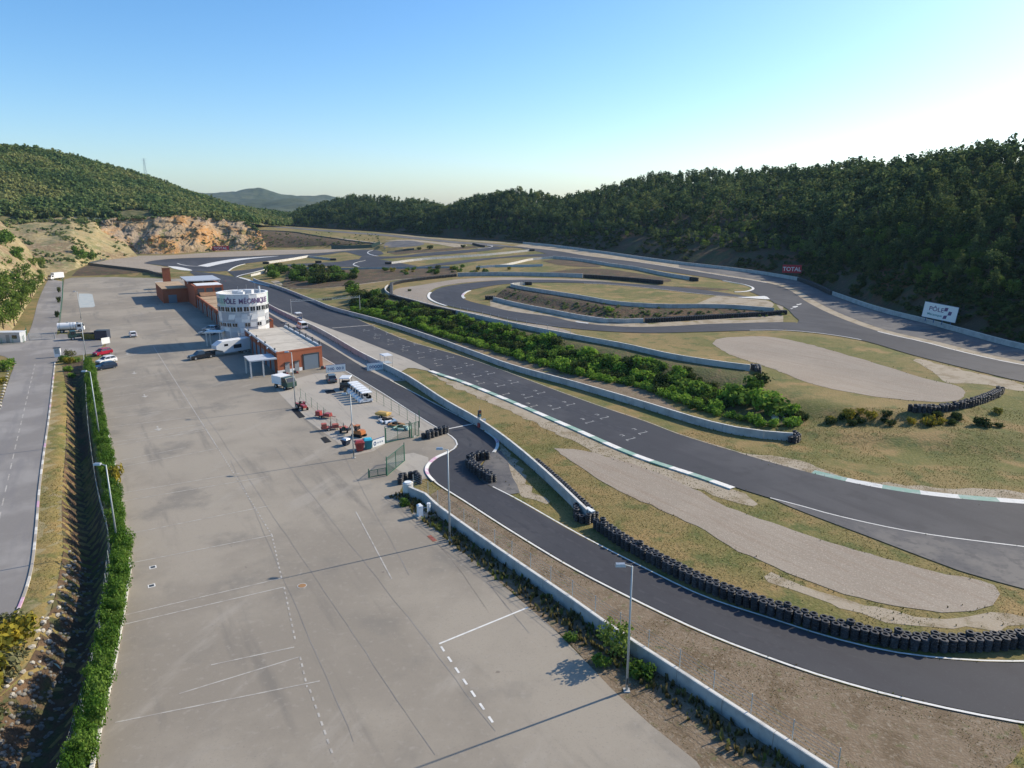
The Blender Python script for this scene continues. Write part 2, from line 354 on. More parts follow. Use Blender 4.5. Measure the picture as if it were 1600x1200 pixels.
surf('road_asphalt', (.205,.190,.176), [
    dict(scale=.08, col=(.275,.258,.24), lo=.42, hi=.6),
    dict(scale=.5, col=(.185,.175,.172), lo=.48, hi=.66, amt=.6, stretch=(1,.12,1), rot=R(-31)),
    dict(scale=5, col=(.30,.28,.26), lo=.56, hi=.74, amt=.5)], rough=.9, bump=(30,.2,.01))
surf('concrete_slab', (.36,.325,.275), [
    dict(scale=.12, col=(.33,.30,.255), lo=.44, hi=.6, detail=6),
    dict(scale=.9, col=(.25,.225,.195), lo=.54, hi=.7, amt=.6, stretch=(1,.2,1), rot=R(-31)),
    dict(scale=4, col=(.46,.42,.36), lo=.56, hi=.74, amt=.5)], rough=.9)
surf('wall_concrete', (.42,.415,.395), [
    dict(scale=.5, col=(.33,.325,.31), lo=.44, hi=.62, detail=6),
    dict(scale=2.0, col=(.24,.235,.22), lo=.54, hi=.72, amt=.6, stretch=(1,1,.25)),
    dict(scale=8, col=(.49,.48,.46), lo=.54, hi=.74, amt=.4)], rough=.9, bump=(20,.25,.01))
surf('wall_cap', (.62,.60,.55), [dict(scale=1.2, col=(.48,.46,.42), lo=.45, hi=.65)], rough=.85)
surf('paint_white', (.66,.65,.61), [dict(scale=1.5, col=(.40,.39,.37), lo=.50, hi=.72, amt=.8, detail=8)], rough=.7)
surf('paint_faded', (.43,.405,.36), [dict(scale=1.1, col=(.31,.285,.25), lo=.42, hi=.60, detail=8)], rough=.8)
surf('paint_grid', (.40,.395,.38), [dict(scale=1.5, col=(.17,.17,.17), lo=.48, hi=.68, amt=.8, detail=8)], rough=.7)
surf('paint_green', (.22,.36,.29), [dict(scale=1.2, col=(.33,.40,.36), lo=.45, hi=.65, detail=8), dict(scale=3, col=(.16,.2,.18), lo=.6, hi=.75)], rough=.7)
surf('paint_pink', (.52,.32,.42), [dict(scale=1.2, col=(.62,.56,.57), lo=.45, hi=.6)], rough=.7)
surf('paint_blue', (.36,.40,.40), [dict(scale=.5, col=(.42,.44,.42), lo=.4, hi=.6), dict(scale=3, col=(.31,.33,.33), lo=.55, hi=.7)], rough=.85)
surf('rubber', (.017,.017,.020), [dict(scale=6, col=(.040,.042,.048), lo=.45, hi=.7)], rough=.55, coord='object', spec=.45)
surf('rubber_faded', (.032,.033,.038), [dict(scale=5, col=(.062,.066,.074), lo=.45, hi=.7)], rough=.6, coord='object', spec=.4)
surf('rubber_white', (.50,.49,.46), [dict(scale=5, col=(.25,.24,.23), lo=.45, hi=.7)], rough=.7, coord='object')
surf('tyre_mark', (.205,.176,.142), [dict(scale=.8, col=(.272,.236,.193), lo=.42, hi=.62, detail=6)], rough=.85)
surf('rubbered', (.034,.034,.040), [dict(scale=.8, col=(.05,.05,.057), lo=.42, hi=.60, detail=6)], rough=.75)
surf('rubber_dark', (.013,.013,.014), rough=.9)
surf('brick', (.35,.115,.058), [
    dict(scale=.6, col=(.33,.10,.05), lo=.45, hi=.62),
    dict(scale=5, col=(.40,.14,.07), lo=.5, hi=.7, amt=.7)], rough=.9, bump=(12,.3,.015))
surf('brick_joint', (.30,.22,.17), rough=.95)
surf('roof_gravel', (.50,.455,.38), [dict(scale=.35, col=(.42,.38,.315), lo=.42, hi=.62, detail=6), dict(scale=5, col=(.55,.50,.43), lo=.5, hi=.7, amt=.6)], rough=.95)
surf('roof_tan', (.42,.30,.185), [dict(scale=.5, col=(.34,.24,.15), lo=.42, hi=.62, detail=6)], rough=.9)
surf('roof_brown', (.23,.13,.075), [dict(scale=1.0, col=(.29,.17,.10), lo=.42, hi=.62)], rough=.85)
surf('panel_white', (.78,.78,.76), [dict(scale=.8, col=(.70,.70,.69), lo=.45, hi=.65)], rough=.45, coord='object', spec=.5)
surf('panel_light', (.58,.60,.62), rough=.45, spec=.5)
surf('panel_grey', (.40,.42,.45), rough=.45, spec=.5)
surf('panel_mid', (.48,.50,.52), rough=.45, spec=.5)
surf('panel_green', (.42,.58,.50), rough=.45, spec=.5)
surf('letter_violet', (.12,.07,.16), rough=.5)
surf('letter_teal', (.05,.24,.24), rough=.5)
surf('letter_grey', (.28,.40,.38), rough=.5)
surf('glass_dark', (.015,.018,.024), rough=.08, spec=.8)
surf('glass_blue', (.05,.07,.09), rough=.08, spec=.8)
surf('steel', (.45,.47,.48), [dict(scale=3, col=(.36,.38,.39), lo=.45, hi=.65)], rough=.45, metal=.7, coord='object')
surf('galvanised', (.40,.44,.45), rough=.5, metal=.3)
surf('dark_steel', (.07,.08,.085), rough=.5, metal=.4)
surf('shutter_grey', (.17,.21,.25), [dict(kind='wave', scale=3.2, dist=0, col=(.13,.165,.20), lo=.4, hi=.6, stretch=(0,0,1))], rough=.5)
surf('door_grey', (.28,.29,.29), rough=.6)
surf('green_metal', (.03,.14,.085), rough=.5, metal=.2)
surf('red_paint', (.34,.045,.04), [dict(scale=2, col=(.24,.04,.035), lo=.45, hi=.65)], rough=.35, coord='object', spec=.5)
surf('sign_red', (.50,.035,.045), rough=.5)
surf('coral_paint', (.42,.11,.07), [dict(scale=2, col=(.30,.085,.06), lo=.45, hi=.65)], rough=.5, coord='object')
surf('orange_paint', (.46,.16,.05), rough=.45, spec=.5)
surf('yellow_paint', (.52,.34,.10), rough=.5)
surf('olive_paint', (.20,.17,.04), rough=.6)
surf('teal_paint', (.02,.22,.26), rough=.4, spec=.5)
surf('teal_lid', (.04,.40,.55), rough=.35, spec=.5)
surf('dark_green_paint', (.025,.06,.05), rough=.4, spec=.5)
surf('car_red', (.34,.008,.03), rough=.25, spec=.6)
surf('car_white', (.74,.74,.73), rough=.3, spec=.6)
surf('car_navy', (.018,.032,.06), rough=.22, spec=.6)
surf('car_black', (.016,.018,.022), rough=.25, spec=.6)
surf('car_silver', (.38,.46,.52), rough=.3, metal=.4, spec=.6)
surf('car_grey', (.12,.14,.145), rough=.3, metal=.3, spec=.6)
surf('white_plastic', (.76,.77,.77), rough=.4, spec=.5)
surf('tail_red', (.35,.01,.01), rough=.3)
surf('lamp_glass', (.75,.75,.70), rough=.2, spec=.6)
surf('blue_print', (.05,.10,.22), rough=.5)
surf('banner_white', (.72,.74,.72), rough=.6)
surf('tan_wood', (.30,.17,.08), rough=.8)
surf('stone', (.46,.43,.37), [dict(scale=2, col=(.33,.30,.25), lo=.45, hi=.65), dict(scale=9, col=(.55,.52,.46), lo=.5, hi=.7, amt=.6)], rough=.9, bump=(6,.4,.05))
surf('stone_shade', (.20,.19,.17), [dict(scale=2, col=(.12,.115,.10), lo=.45, hi=.65)], rough=.9, bump=(6,.4,.05))  # darker copy of stone, the ditch's shade put into its colour
surf('quarry_rock', (.33,.235,.135), [
    dict(scale=.03, col=(.29,.225,.16), lo=.44, hi=.58, detail=7),
    dict(scale=.045, col=(.42,.225,.085), lo=.48, hi=.60, detail=7),
    dict(scale=.10, col=(.16,.15,.06), lo=.56, hi=.66, detail=6, amt=.9),
    dict(scale=.35, col=(.40,.32,.22), lo=.52, hi=.66, amt=.7),
    dict(scale=.5, col=(.19,.12,.07), lo=.56, hi=.68, amt=.7),
    dict(scale=1.4, col=(.13,.10,.07), lo=.57, hi=.70, amt=.55)], rough=.95, bump=(.6,1.0,.8))
surf('dry_hill', (.30,.235,.115), [
    dict(scale=.035, col=(.22,.155,.085), lo=.44, hi=.60, detail=6),
    dict(scale=.09, col=(.17,.165,.07), lo=.48, hi=.62, detail=6),
    dict(scale=.35, col=(.36,.30,.18), lo=.5, hi=.66, amt=.8),
    dict(scale=.8, col=(.09,.095,.035), lo=.55, hi=.68, amt=.8)], rough=.97, bump=(.8,.8,.5))
surf('forest_floor', (.062,.045,.028), [
    dict(scale=.05, col=(.13,.062,.03), lo=.52, hi=.64, detail=6),
    dict(scale=.15, col=(.05,.055,.022), lo=.46, hi=.60, detail=6),
    dict(scale=.8, col=(.12,.085,.05), lo=.55, hi=.7, amt=.7)], rough=.97, bump=(.7,.8,.5))
surf('maquis_floor', (.13,.12,.055), [
    dict(scale=.03, col=(.20,.165,.085), lo=.5, hi=.62, detail=6),
    dict(scale=.2, col=(.06,.07,.025), lo=.44, hi=.58, detail=6)], rough=.97)
surf('mountain_forest', (.05,.065,.032), [dict(scale=.006, col=(.075,.08,.04), lo=.42, hi=.6, detail=8), dict(scale=.03, col=(.03,.042,.02), lo=.48, hi=.62, detail=5)], rough=1.0)
surf('bark', (.10,.07,.05), [dict(scale=3, col=(.06,.045,.032), lo=.45, hi=.62)], rough=.95)
leafmat('leaf_pine', (.032,.062,.026), (.066,.106,.042), (.135,.175,.068), .07, .45)
leafmat('leaf_pine_pale', (.055,.085,.03), (.10,.135,.045), (.17,.19,.07), .06, .45)
leafmat('leaf_broad', (.075,.125,.025), (.125,.195,.04), (.20,.26,.06), .12, .45)
leafmat('leaf_bright', (.12,.23,.03), (.19,.32,.045), (.27,.39,.07), .5, .42)
leafmat('leaf_shrub', (.065,.125,.025), (.105,.185,.035), (.165,.25,.05), .35, .40)
leafmat('leaf_dark', (.03,.05,.018), (.055,.08,.025), (.10,.115,.035), .3, .32)
leafmat('leaf_maquis', (.075,.125,.05), (.14,.195,.068), (.235,.245,.095), .03, .32)
leafmat('leaf_yellow', (.16,.16,.03), (.27,.23,.035), (.40,.31,.04), .5, .3)
leafmat('leaf_hedge', (.06,.13,.02), (.10,.19,.03), (.16,.25,.05), .6, .40)
leafmat('leaf_weed', (.10,.085,.035), (.17,.135,.06), (.13,.16,.04), .5, .3)
leafmat('leaf_grass', (.13,.135,.034), (.21,.17,.062), (.28,.215,.085), .22, .35)
leafmat('leaf_olive', (.10,.11,.05), (.15,.155,.075), (.20,.19,.10), .6, .3)

# ------------------------------------------------------------------ mesh helpers
class MB:
    def __init__(s): s.v = []; s.f = []
    def add(s, vs, fs):
        o = len(s.v); s.v += [tuple(map(float, p)) for p in vs]; s.f += [tuple(i + o for i in f) for f in fs]; return s
    def box(s, x0, x1, y0, y1, z0, z1):
        return s.add([(x0,y0,z0),(x1,y0,z0),(x1,y1,z0),(x0,y1,z0),(x0,y0,z1),(x1,y0,z1),(x1,y1,z1),(x0,y1,z1)],
                     [(0,3,2,1),(4,5,6,7),(0,1,5,4),(1,2,6,5),(2,3,7,6),(3,0,4,7)])
    def frustum(s, b, t):                                  # b, t = (x0, x1, y0, y1, z)
        return s.add([(b[0],b[2],b[4]),(b[1],b[2],b[4]),(b[1],b[3],b[4]),(b[0],b[3],b[4]),(t[0],t[2],t[4]),(t[1],t[2],t[4]),(t[1],t[3],t[4]),(t[0],t[3],t[4])],
                     [(0,3,2,1),(4,5,6,7),(0,1,5,4),(1,2,6,5),(2,3,7,6),(3,0,4,7)])
    def tube(s, p, q, r0, r1=None, n=8):
        r1 = r0 if r1 is None else r1
        p, q = Vector(p), Vector(q); d = (q - p).normalized()
        a = d.orthogonal().normalized(); b = d.cross(a)
        vs = []
        for c, r in ((p, r0), (q, r1)):
            for k in range(n):
                t = 2 * math.pi * k / n; vs.append(c + a * (r * math.cos(t)) + b * (r * math.sin(t)))
        fs = [(k, (k+1) % n, n + (k+1) % n, n + k) for k in range(n)]
        fs += [tuple(range(n))[::-1], tuple(range(n, 2*n))]
        return s.add(vs, fs)
    def extrude(s, prof, y0, y1, k=1.0):                   # side profile (x, z) swept over the width, far cap scaled by k
        n = len(prof)
        vs = [(x, y0, z) for x, z in prof] + [(x, y1, z) for x, z in prof]
        fs = [(i, (i+1) % n, n + (i+1) % n, n + i) for i in range(n)] + [tuple(range(n))[::-1], tuple(range(n, 2*n))]
        return s.add(vs, fs)
    def lathe(s, prof, n=16, c=(0,0,0), closed=False):
        vs = []; m = len(prof)
        for k in range(n):
            t = 2*math.pi*k/n
            for r, z in prof: vs.append((c[0]+r*math.cos(t), c[1]+r*math.sin(t), c[2]+z))
        fs = []
        for k in range(n):
            k2 = (k+1) % n
            for i in range(m-1 if not closed else m):
                j = (i+1) % m
                fs.append((k*m+i, k2*m+i, k2*m+j, k*m+j))
        return s.add(vs, fs)
    def mesh(s, name, mat, smooth_=False):
        me = bpy.data.meshes.new(name); me.from_pydata(s.v, [], s.f); me.validate(); me.update()
        if smooth_: me.polygons.foreach_set('use_smooth', [True]*len(me.polygons))
        me.materials.append(MAT[mat] if isinstance(mat, str) else mat)
        return me
    def build(s, name, mat, parent=None, loc=(0,0,0), rz=0.0, smooth_=False):
        return link(name, s.mesh(name, mat, smooth_), parent, loc, rz)
def link(name, me, parent=None, loc=(0,0,0), rz=0.0, sc=None):
    o = bpy.data.objects.new(name, me); col.objects.link(o)
    o.location = loc; o.rotation_euler = (0, 0, rz)
    if sc is not None: o.scale = sc if hasattr(sc, '__len__') else (sc,)*3
    if parent is not None: o.parent = parent
    return o
def tag(o, label, cat, group=None):
    o['label'] = label; o['category'] = cat
    if group: o['group'] = group
    return o
def thing(name, label, cat, loc=(0,0,0), rz=0.0, group=None):
    return tag(link(name, None, None, tuple(map(float, loc)), rz), label, cat, group)
def struct(o): o['kind'] = 'structure'; return o
def stuff(o, label=None, cat=None):
    o['kind'] = 'stuff'
    if label: o['label'] = label; o['category'] = cat
    return o
def np_mesh(name, V, F, mat, sm=False):
    V = np.asarray(V, np.float32); F = np.asarray(F, np.int32)
    me = bpy.data.meshes.new(name)
    me.vertices.add(len(V)); me.vertices.foreach_set('co', V.ravel())
    k = F.shape[1]
    me.loops.add(F.size); me.loops.foreach_set('vertex_index', F.ravel())
    me.polygons.add(len(F)); me.polygons.foreach_set('loop_start', np.arange(0, F.size, k, dtype=np.int32))
    if sm: me.polygons.foreach_set('use_smooth', np.ones(len(F), bool))
    me.update(calc_edges=True)
    me.materials.append(MAT[mat]); return me

# draped sheets
LAID = []
def in_poly(px, py, poly):
    ins = np.zeros(len(px), bool); j = len(poly) - 1
    for i in range(len(poly)):
        xi, yi = poly[i]; xj, yj = poly[j]
        if yi != yj:
            ins ^= ((yi > py) != (yj > py)) & (px < (xj - xi) * (py - yi) / (yj - yi) + xi)
        j = i
    return ins
def sheet(name, outline, mat, off, step=None, parent=None, kind=True, jitter=0.0):
    p = np.asarray(outline, float)[:, :2]
    LAID.append((mat, p))
    dist = np.hypot(*p.mean(0)); step = step or max(2.5, min(6.0, dist / 55))
    p = resample(np.vstack([p, p[:1]]), step)[:-1]
    if jitter: p = p + nrs.normal(0, jitter, p.shape)
    lo, hi = p.min(0), p.max(0)
    gx, gy = np.meshgrid(np.arange(lo[0], hi[0], step), np.arange(lo[1], hi[1], step))
    gx, gy = gx.ravel(), gy.ravel()
    ok = in_poly(gx, gy, p)
    gx, gy = gx[ok], gy[ok]
    if len(gx):
        keep = np.ones(len(gx), bool)
        for i in range(0, len(gx), 2000):
            d = np.min((gx[i:i+2000, None]-p[None, :, 0])**2 + (gy[i:i+2000, None]-p[None, :, 1])**2, 1)
            keep[i:i+2000] = d > (step*.45)**2
        gx, gy = gx[keep], gy[keep]
    vs = [Vector(q) for q in p] + [Vector((a, b)) for a, b in zip(gx, gy)]
    r = delaunay_2d_cdt(vs, [], [list(range(len(p)))], 1, 1e-4)
    V = np.array([(q.x, q.y) for q in r[0]]); z = zg(V[:, 0], V[:, 1]) + off
    V3 = np.column_stack([V, z]); F = np.array([f for f in r[2] if len(f) == 3])
    a, b, c = V[F[:, 0]], V[F[:, 1]], V[F[:, 2]]
    neg = ((b-a)[:, 0]*(c-a)[:, 1] - (b-a)[:, 1]*(c-a)[:, 0]) < 0
    F[neg] = F[neg][:, ::-1]
    o = link(name, np_mesh(name, V3, F, mat, True), parent)
    if kind and parent is None: struct(o)
    return o
def normals2(p):
    t = np.gradient(p[:, :2], axis=0); t /= np.maximum(1e-6, np.linalg.norm(t, axis=1))[:, None]
    return np.stack([t[:, 1], -t[:, 0]], 1)                # to the right of travel
def offset(p, d):
    p = np.asarray(p, float); q = p.copy(); q[:, :2] = p[:, :2] + normals2(p) * d; return q
def ribbon(name, path, w0, w1, mat, off, step=2.0, parent=None, thick=0.0):
    """painted band between offsets w0..w1 of a line"""
    p = resample(np.asarray(path)[:, :2], step); n = normals2(p)
    a, b = p + n*w0, p + n*w1
    V = np.vstack([np.column_stack([a, zg(a[:, 0], a[:, 1]) + off]), np.column_stack([b, zg(b[:, 0], b[:, 1]) + off])])
    k = len(p); F = [(i, i+k, i+1+k, i+1) for i in range(k-1)] if w0 < w1 else [(i, i+1, i+1+k, i+k) for i in range(k-1)]
    F = [f[::-1] for f in F] if False else F
    o = link(name, np_mesh(name, V, F, mat), parent)
    if parent is None: struct(o)
    return o
def resample_n(p, n):
    p = np.asarray(p, float); s = np.concatenate([[0], np.cumsum(np.linalg.norm(np.diff(p[:, :2], axis=0), axis=1))]); t = np.linspace(0, s[-1], n)
    return np.stack([np.interp(t, s, p[:, k]) for k in range(p.shape[1])], 1)
def sub(path, t0, t1):
    p = resample(path, 1.0); n = len(p); return p[int(n*t0):max(int(n*t0)+2, int(n*t1))]
def cut(path, u0, u1):
    """piece of a traced line between two photo columns"""
    p = resample(path, .8); Y = p[:, 1]*CP - (p[:, 2]-CAM_H)*SP; u = 800 + FOCAL*p[:, 0]/Y
    k = (u >= u0) & (u <= u1); return p[k]

def seg(path, a, b):
    """piece of a traced line between the points nearest to two ground points"""
    p = resample(path, .8); i = int(np.argmin(np.linalg.norm(p[:, :2]-G(*a)[:2], axis=1))); j = int(np.argmin(np.linalg.norm(p[:, :2]-G(*b)[:2], axis=1)))
    return p[min(i, j):max(i, j)+1]
# ------------------------------------------------------------------ the ground and everything laid on it
nx, ny = len(GX), len(GY)
Vg = np.stack([gxx, gyy, GZ], -1).reshape(-1, 3)
ii, jj = np.meshgrid(np.arange(nx-1), np.arange(ny-1), indexing='ij')
a0 = (ii*ny + jj).ravel()
ground = struct(link('ground', np_mesh('ground', Vg, np.stack([a0, a0+ny, a0+ny+1, a0+1], 1), 'ground', True)))

rev = lambda p: np.asarray(p)[::-1]
def P(pts, z=0.0, sm=True): return trace(pts, z, ctl=False, sm=sm)
cat = lambda *a: np.vstack([np.asarray(x)[:, :2] for x in a])

# earth and grass
sheet('grass_verge', cat(road_r, rev(ditch_left)), 'dry_verge', .012, 2.0)
sheet('ditch', cat(ditch_left, rev(hedge_left)), 'bank_earth', .06, 1.0)
sheet('bank_path', cat(bank_foot[:38], rev(cut(w_straight, 515, 1100)), ), 'dirt', .03, 3)
sheet('shrub_bank', cat(cut(bank_foot, 522, 1240), rev(cut(w_loop[20:], 604, 1168))), 'bank_grass', .14, 2.5)
sheet('loop_bank', cat(w_inner, rev(w_upper[14:])), 'bank_earth', .16, 2.2)
sheet('upper_bank', cat(cut(path_mid, 440, 715), rev(cut(w_bank_low, 452, 712))), 'bank_earth', .15, 4)
sheet('far_bank', cat(P([(402,388,2.9),(450,388,3.1),(500,387.5,3.5),(550,386.5,4.2),(590,385,5)]), rev(w_L3_edge)), 'bank_earth', .25, 5)
sheet('paddock_bank', cat(P([(112,431.5),(140,431),(180,430.5),(250,430)]), P([(258,427,1.4),(230,425,1.5),(180,419,1.7),(142,415,1.9),(120,425,.8)])), 'bank_earth', .05, 4)
sheet('earth_mound', P([(846,407,6.1),(880,406,6.3),(905,409,6.2),(935,416,5.9),(938,419,5.8),(910,419,5.6),(870,415,5.7)]), 'bank_earth', .06, 4)
sheet('earth_mound', P([(832,427,5),(870,423.5,5.2),(905,421.5,5.4),(945,422,5.6),(985,427,5.6),(1050,438,5.6),(1035,441,5.5),(985,437,5.3),(910,431,5.1)]), 'bank_earth', .06, 4)
sheet('earth_mound', P([(1050,447,5.4),(1085,447,5.5),(1110,449,5.4),(1145,452,5.3),(1110,453.5,5.3),(1075,449.5,5.3)]), 'bank_earth', .06, 4)
sheet('earth_mound', P([(605,391,6),(640,389.5,6.5),(690,388,6.9),(750,384,7.6),(752,386,7.2),(700,391,6.5),(655,394.5,5.8),(620,397,5.3)]), 'bank_earth', .06, 4)
sheet('lane_verge_strip', cat(cut(lane_left, 690, 1700)[int(0):], rev(cut(front_wall_base, 660, 1300))) if False else P([(690,762),(725,785),(800,833),(900,893),(1000,944),(1100,991),(1200,1030),(1285,1059),(1420,1096),(1600,1132),(1500,1240),(1290,1220),(1150,1125),(1035,1048),(960,998),(890,947),(800,884),(725,830),(676,790),(672,770)]), 'dirt', .02, 2.5, jitter=.1)
sheet('weed_strip', P([(617,765),(625,782),(670,817),(702,847),(750,884),(800,927),(830,953),(875,992),(910,1029),(940,1062),(1000,1120),(1150,1240),(1305,1235),(1150,1132),(1035,1055),(960,1005),(890,954),(800,891),(725,837),(675,799),(640,778)]), 'dirt', .03, 2.5, jitter=.12)
sheet('bare_ground', P([(672,584),(700,592),(800,630),(900,675),(1000,718),(1100,751),(1185,780),(1180,792),(1090,765),(990,730),(890,687),(790,640),(700,601)]), 'pale_dirt', .025, 1.6, jitter=.3)
sheet('bare_ground', P([(1150,708),(1200,722),(1280,743),(1350,761),(1450,778),(1600,790),(1600,771),(1450,760),(1350,752),(1310,743),(1260,722),(1200,712)]), 'pale_dirt', .02, 1.6, jitter=.3)
sheet('bare_ground', P([(1200,895),(1275,922),(1350,945),(1425,962),(1520,968),(1570,955),(1600,960),(1600,975),(1520,981),(1440,978),(1350,962),(1250,930),(1180,898)]), 'pale_dirt', .02, 1.6, jitter=.3)
sheet('bare_ground', P([(782,690),(800,715),(830,760),(860,790),(840,785),(805,770),(785,740),(778,715)]), 'pale_dirt', .02, 1.6, jitter=.3)
sheet('bare_ground', P([(1480,595,3),(1540,600,2.8),(1597,612,2.7),(1597,598,2.8),(1530,584,2.9),(1430,560,3.1),(1440,570,3.1)]), 'pale_dirt', .02, 1.6, jitter=.3)
dirt_r = sheet('shoulder', cat(cut(tE_top, 800, 1900), rev(cut(np.vstack([w_right, w_right_gap, w_right_b]), 818, 1905))), 'pale_dirt', .035, 4)
sheet('loop_sand', cat(cut(tF_in[70:], 766, 1224), rev(w_inner)), 'pale_dirt', .035, 3)
sheet('path', cat(offset(path_mid, -1.6), rev(offset(path_mid, 1.6))), 'pale_dirt', .06, 4)
sheet('grass_infield', P([(1120,462,5.2),(1160,466,5),(1200,470,4.8),(1208,478,4.6),(1190,482,4.5),(1150,478.5,4.9),(1100,476,5.1),(1085,472,5.2)]), 'pale_dirt', .03, 4)
# gravel traps
sheet('gravel_trap', P([(868,701),(900,702.5),(950,714),(1025,738),(1100,772),(1125,788),(1200,815),(1325,857),(1450,890),(1525,905),(1558,918),(1563,930),(1550,945),(1500,956),(1425,952),(1350,937),(1275,912),(1200,882),(1150,860),(1100,830),(1025,793),(965,766),(925,742),(880,712)]), 'gravel', .04, 1.3, jitter=.10)
sheet('gravel_trap', P([(1112,536,3),(1125,529,3),(1160,526.5,3),(1200,527,3),(1250,536,3),(1350,562,3),(1450,590,2.9),(1498,602,2.8),(1508,615,2.7),(1487,626,2.7),(1425,621,2.7),(1350,611,2.8),(1275,598,2.9),(1200,572,3),(1140,551,3)]), 'gravel', .04, 1.6, jitter=.12)
sheet('gravel_trap', P([(612,457,2.9),(622,450,3),(660,444,3.4),(715,436,3.9),(780,434,4.3),(850,434.5,4.8),(910,436.5,5),(960,440,5.1),(900,438.3,5),(850,436.8,4.8),(780,437.6,4.3),(728,442,3.8),(688,448.5,3.4),(670,457,3.1),(667,465,3),(676,473,3),(700,480.5,3),(760,492,3),(800,502,3),(870,512,3),(908,527,3),(860,519,3),(800,507,3),(735,493,3),(674,479.5,3),(640,470,2.9),(620,464,2.9)]), 'gravel', .045, 3)
sheet('gravel_trap', cat(P([(225,411.4,1.6),(232,409,1.7),(264,404.6,1.8),(307,402.6,2),(345,401.6,2.2),(400,399.6,2.5),(450,397.6,2.9),(500,395.2,3.3),(547,391,3.8),(570,389.4,4.1)]), P([(590,388.6,4.3),(560,389,3.9),(500,390,3.3),(420,391,2.8),(357,393,2.5),(320,395,2.3),(270,398.5,2.1),(220,399.5,2),(200,399,2.1),(165,407,2),(142,413,2),(180,417,1.8),(230,423,1.6),(255,426,1.5),(258,417.5,1.5),(245,415,1.6)])), 'gravel', .05, 5)
sheet('gravel_strip', P([(520,372,9.5),(560,375.5,8.4),(592,378.5,7.6),(598,381,6.8),(590,382,6.6),(550,376.5,8.2)]), 'gravel', .07, 5)
sheet('gravel_strip', P([(600,374,9.3),(640,374.5,9.2),(690,379,8.6),(730,383,8),(715,386,7.4),(670,379.5,8.5),(640,377,8.9)]), 'pale_dirt', .07, 5)
sheet('gravel_strip', P([(640,369,10),(720,375.5,8.8),(800,381,7.9),(820,383,7.7),(815,382,7.8),(780,378.5,8.1),(692,373,8.9),(600,364.5,10.8)]), 'pale_dirt', .05, 5)

# asphalt
lot_out = cat(lot_left, P([(700,1300),(1150,1240),(1000,1120),(940,1062),(910,1029),(875,992),(830,953),(800,927),(750,884),(702,847),(670,817),(625,782),(614,762),(640,758),(655,757),(672,744)], sm=False),
              rev(cut(lane_left[:160], 318, 720)[:]) , P([(300,440),(262,436),(180,433),(112,434),(100,437),(97,470),(92,500),(95,519),(130,524),(167,533),(160,560)], sm=False))
lot = sheet('paddock', lot_out, 'paddock_asphalt', .05, 4)
sheet('side_road', cat(P([(85,567)], sm=False), rev(P([(24,567),(5,556),(-60,548),(-60,530),(30,531),(45,524),(88,524),(95,521),(130,526),(167,535),(162,553),(138,549),(120,556),(96,560)], sm=False)))[::-1] if False else
      cat(P([(24,567),(5,556),(-60,548),(-60,530),(30,531),(45,524),(88,524),(95,521),(130,526),(166,535),(150,552),(120,556),(96,560)], sm=False), road_r, rev(road_l)), 'road_asphalt', .045, 2.5)
sheet('access_road', cat(acc_l[2:], rev(acc_r)), 'road_asphalt', .055, 4)
pit_lane = sheet('pit_lane', cat(lane_left, rev(lane_right)), 'asphalt', .085, 2.5)
sheet('exit_run_off', P([(764,712),(775,700),(790,715),(800,745),(812,772),(800,777),(770,762),(752,752),(745,740)]), 'asphalt_old', .07, 2.5)
main_straight = sheet('main_straight', cat(straight_far, rev(straight_near)), 'asphalt', .090, 3)
sheet('run_off', cat(cut(straight_near, 1196, 1900), rev(run_off_edge)), 'asphalt_old', .080, 3)
sheet('far_turn', cat(tA_top, rev(tA_low), P([(330,424.5,1.4)]), rev(tA_bot)), 'asphalt', .094, 4)
sheet('link_track', cat(tB_up, rev(tB_low)), 'asphalt', .098, 4)
sheet('upper_track', cat(tC_up, rev(tC_low)), 'asphalt', .102, 4)
sheet('middle_track', cat(tD_up, rev(tD_low)), 'asphalt', .106, 4)
sheet('top_straight', cat(tL3_top, rev(tL3_bot)), 'asphalt_old', .110, 5)
sheet('old_track', patch_in, 'asphalt_old', .09, 4)
nF = len(tF_out); nI = len(tF_in)
iR = int(np.argmin(np.linalg.norm(tF_out[:, :2] - G(1225,517,3.2)[:2], axis=1)))
iK = int(np.argmin(np.linalg.norm(tF_in[:, :2] - G(1247,504,3.5)[:2], axis=1)))
iT = int(np.argmin(np.linalg.norm(tE_bot[:, :2] - G(1170,455.5,5.2)[:2], axis=1)))
sheet('loop_track', cat(tF_out[:iR+1], rev(tF_in[:iK+1])), 'asphalt', .114, 3)
sheet('back_straight', cat(tE_top, rev(tF_out[iR:]), tF_in[iK:], tF_in[:1], rev(tE_bot[:iT+1])), 'asphalt', .118, 3.5)
sv = np.vstack([w_right, w_right_gap, w_right_b])
sheet('service_road', cat(cut(offset(tE_top, -3.2), 1060, 1905), rev(cut(offset(sv, .4), 1060, 1905))), 'asphalt_old', .07, 4)
# concrete aprons of the pits
apron = sheet('pit_apron', cat(cut(lane_right, 405, 612), rev(cut(pit_wall_base, 398, 640))), 'concrete_slab', .075, 2.5)
sheet('track_apron', cat(cut(offset(pit_wall_base, -.3), 398, 622), P([(640,574),(674,581)], sm=False), rev(cut(straight_near, 385, 674))), 'concrete_slab', .07, 2.5)
# worn patches in the paddock
sheet('painted_patch', P([(123,459),(144,459),(149,480),(124,481)], sm=False), 'paint_blue', .058, 4)
sheet('patched_asphalt', P([(620,712),(640,706),(672,716),(668,735),(672,745),(655,752),(640,745),(600,722)], sm=False), 'concrete_slab', .056, 3)
sheet('patched_asphalt', P([(440,598),(500,582),(535,582),(690,672),(660,675),(640,668),(580,708),(556,712),(470,650),(428,606)], sm=False), 'concrete_slab', .054, 3)

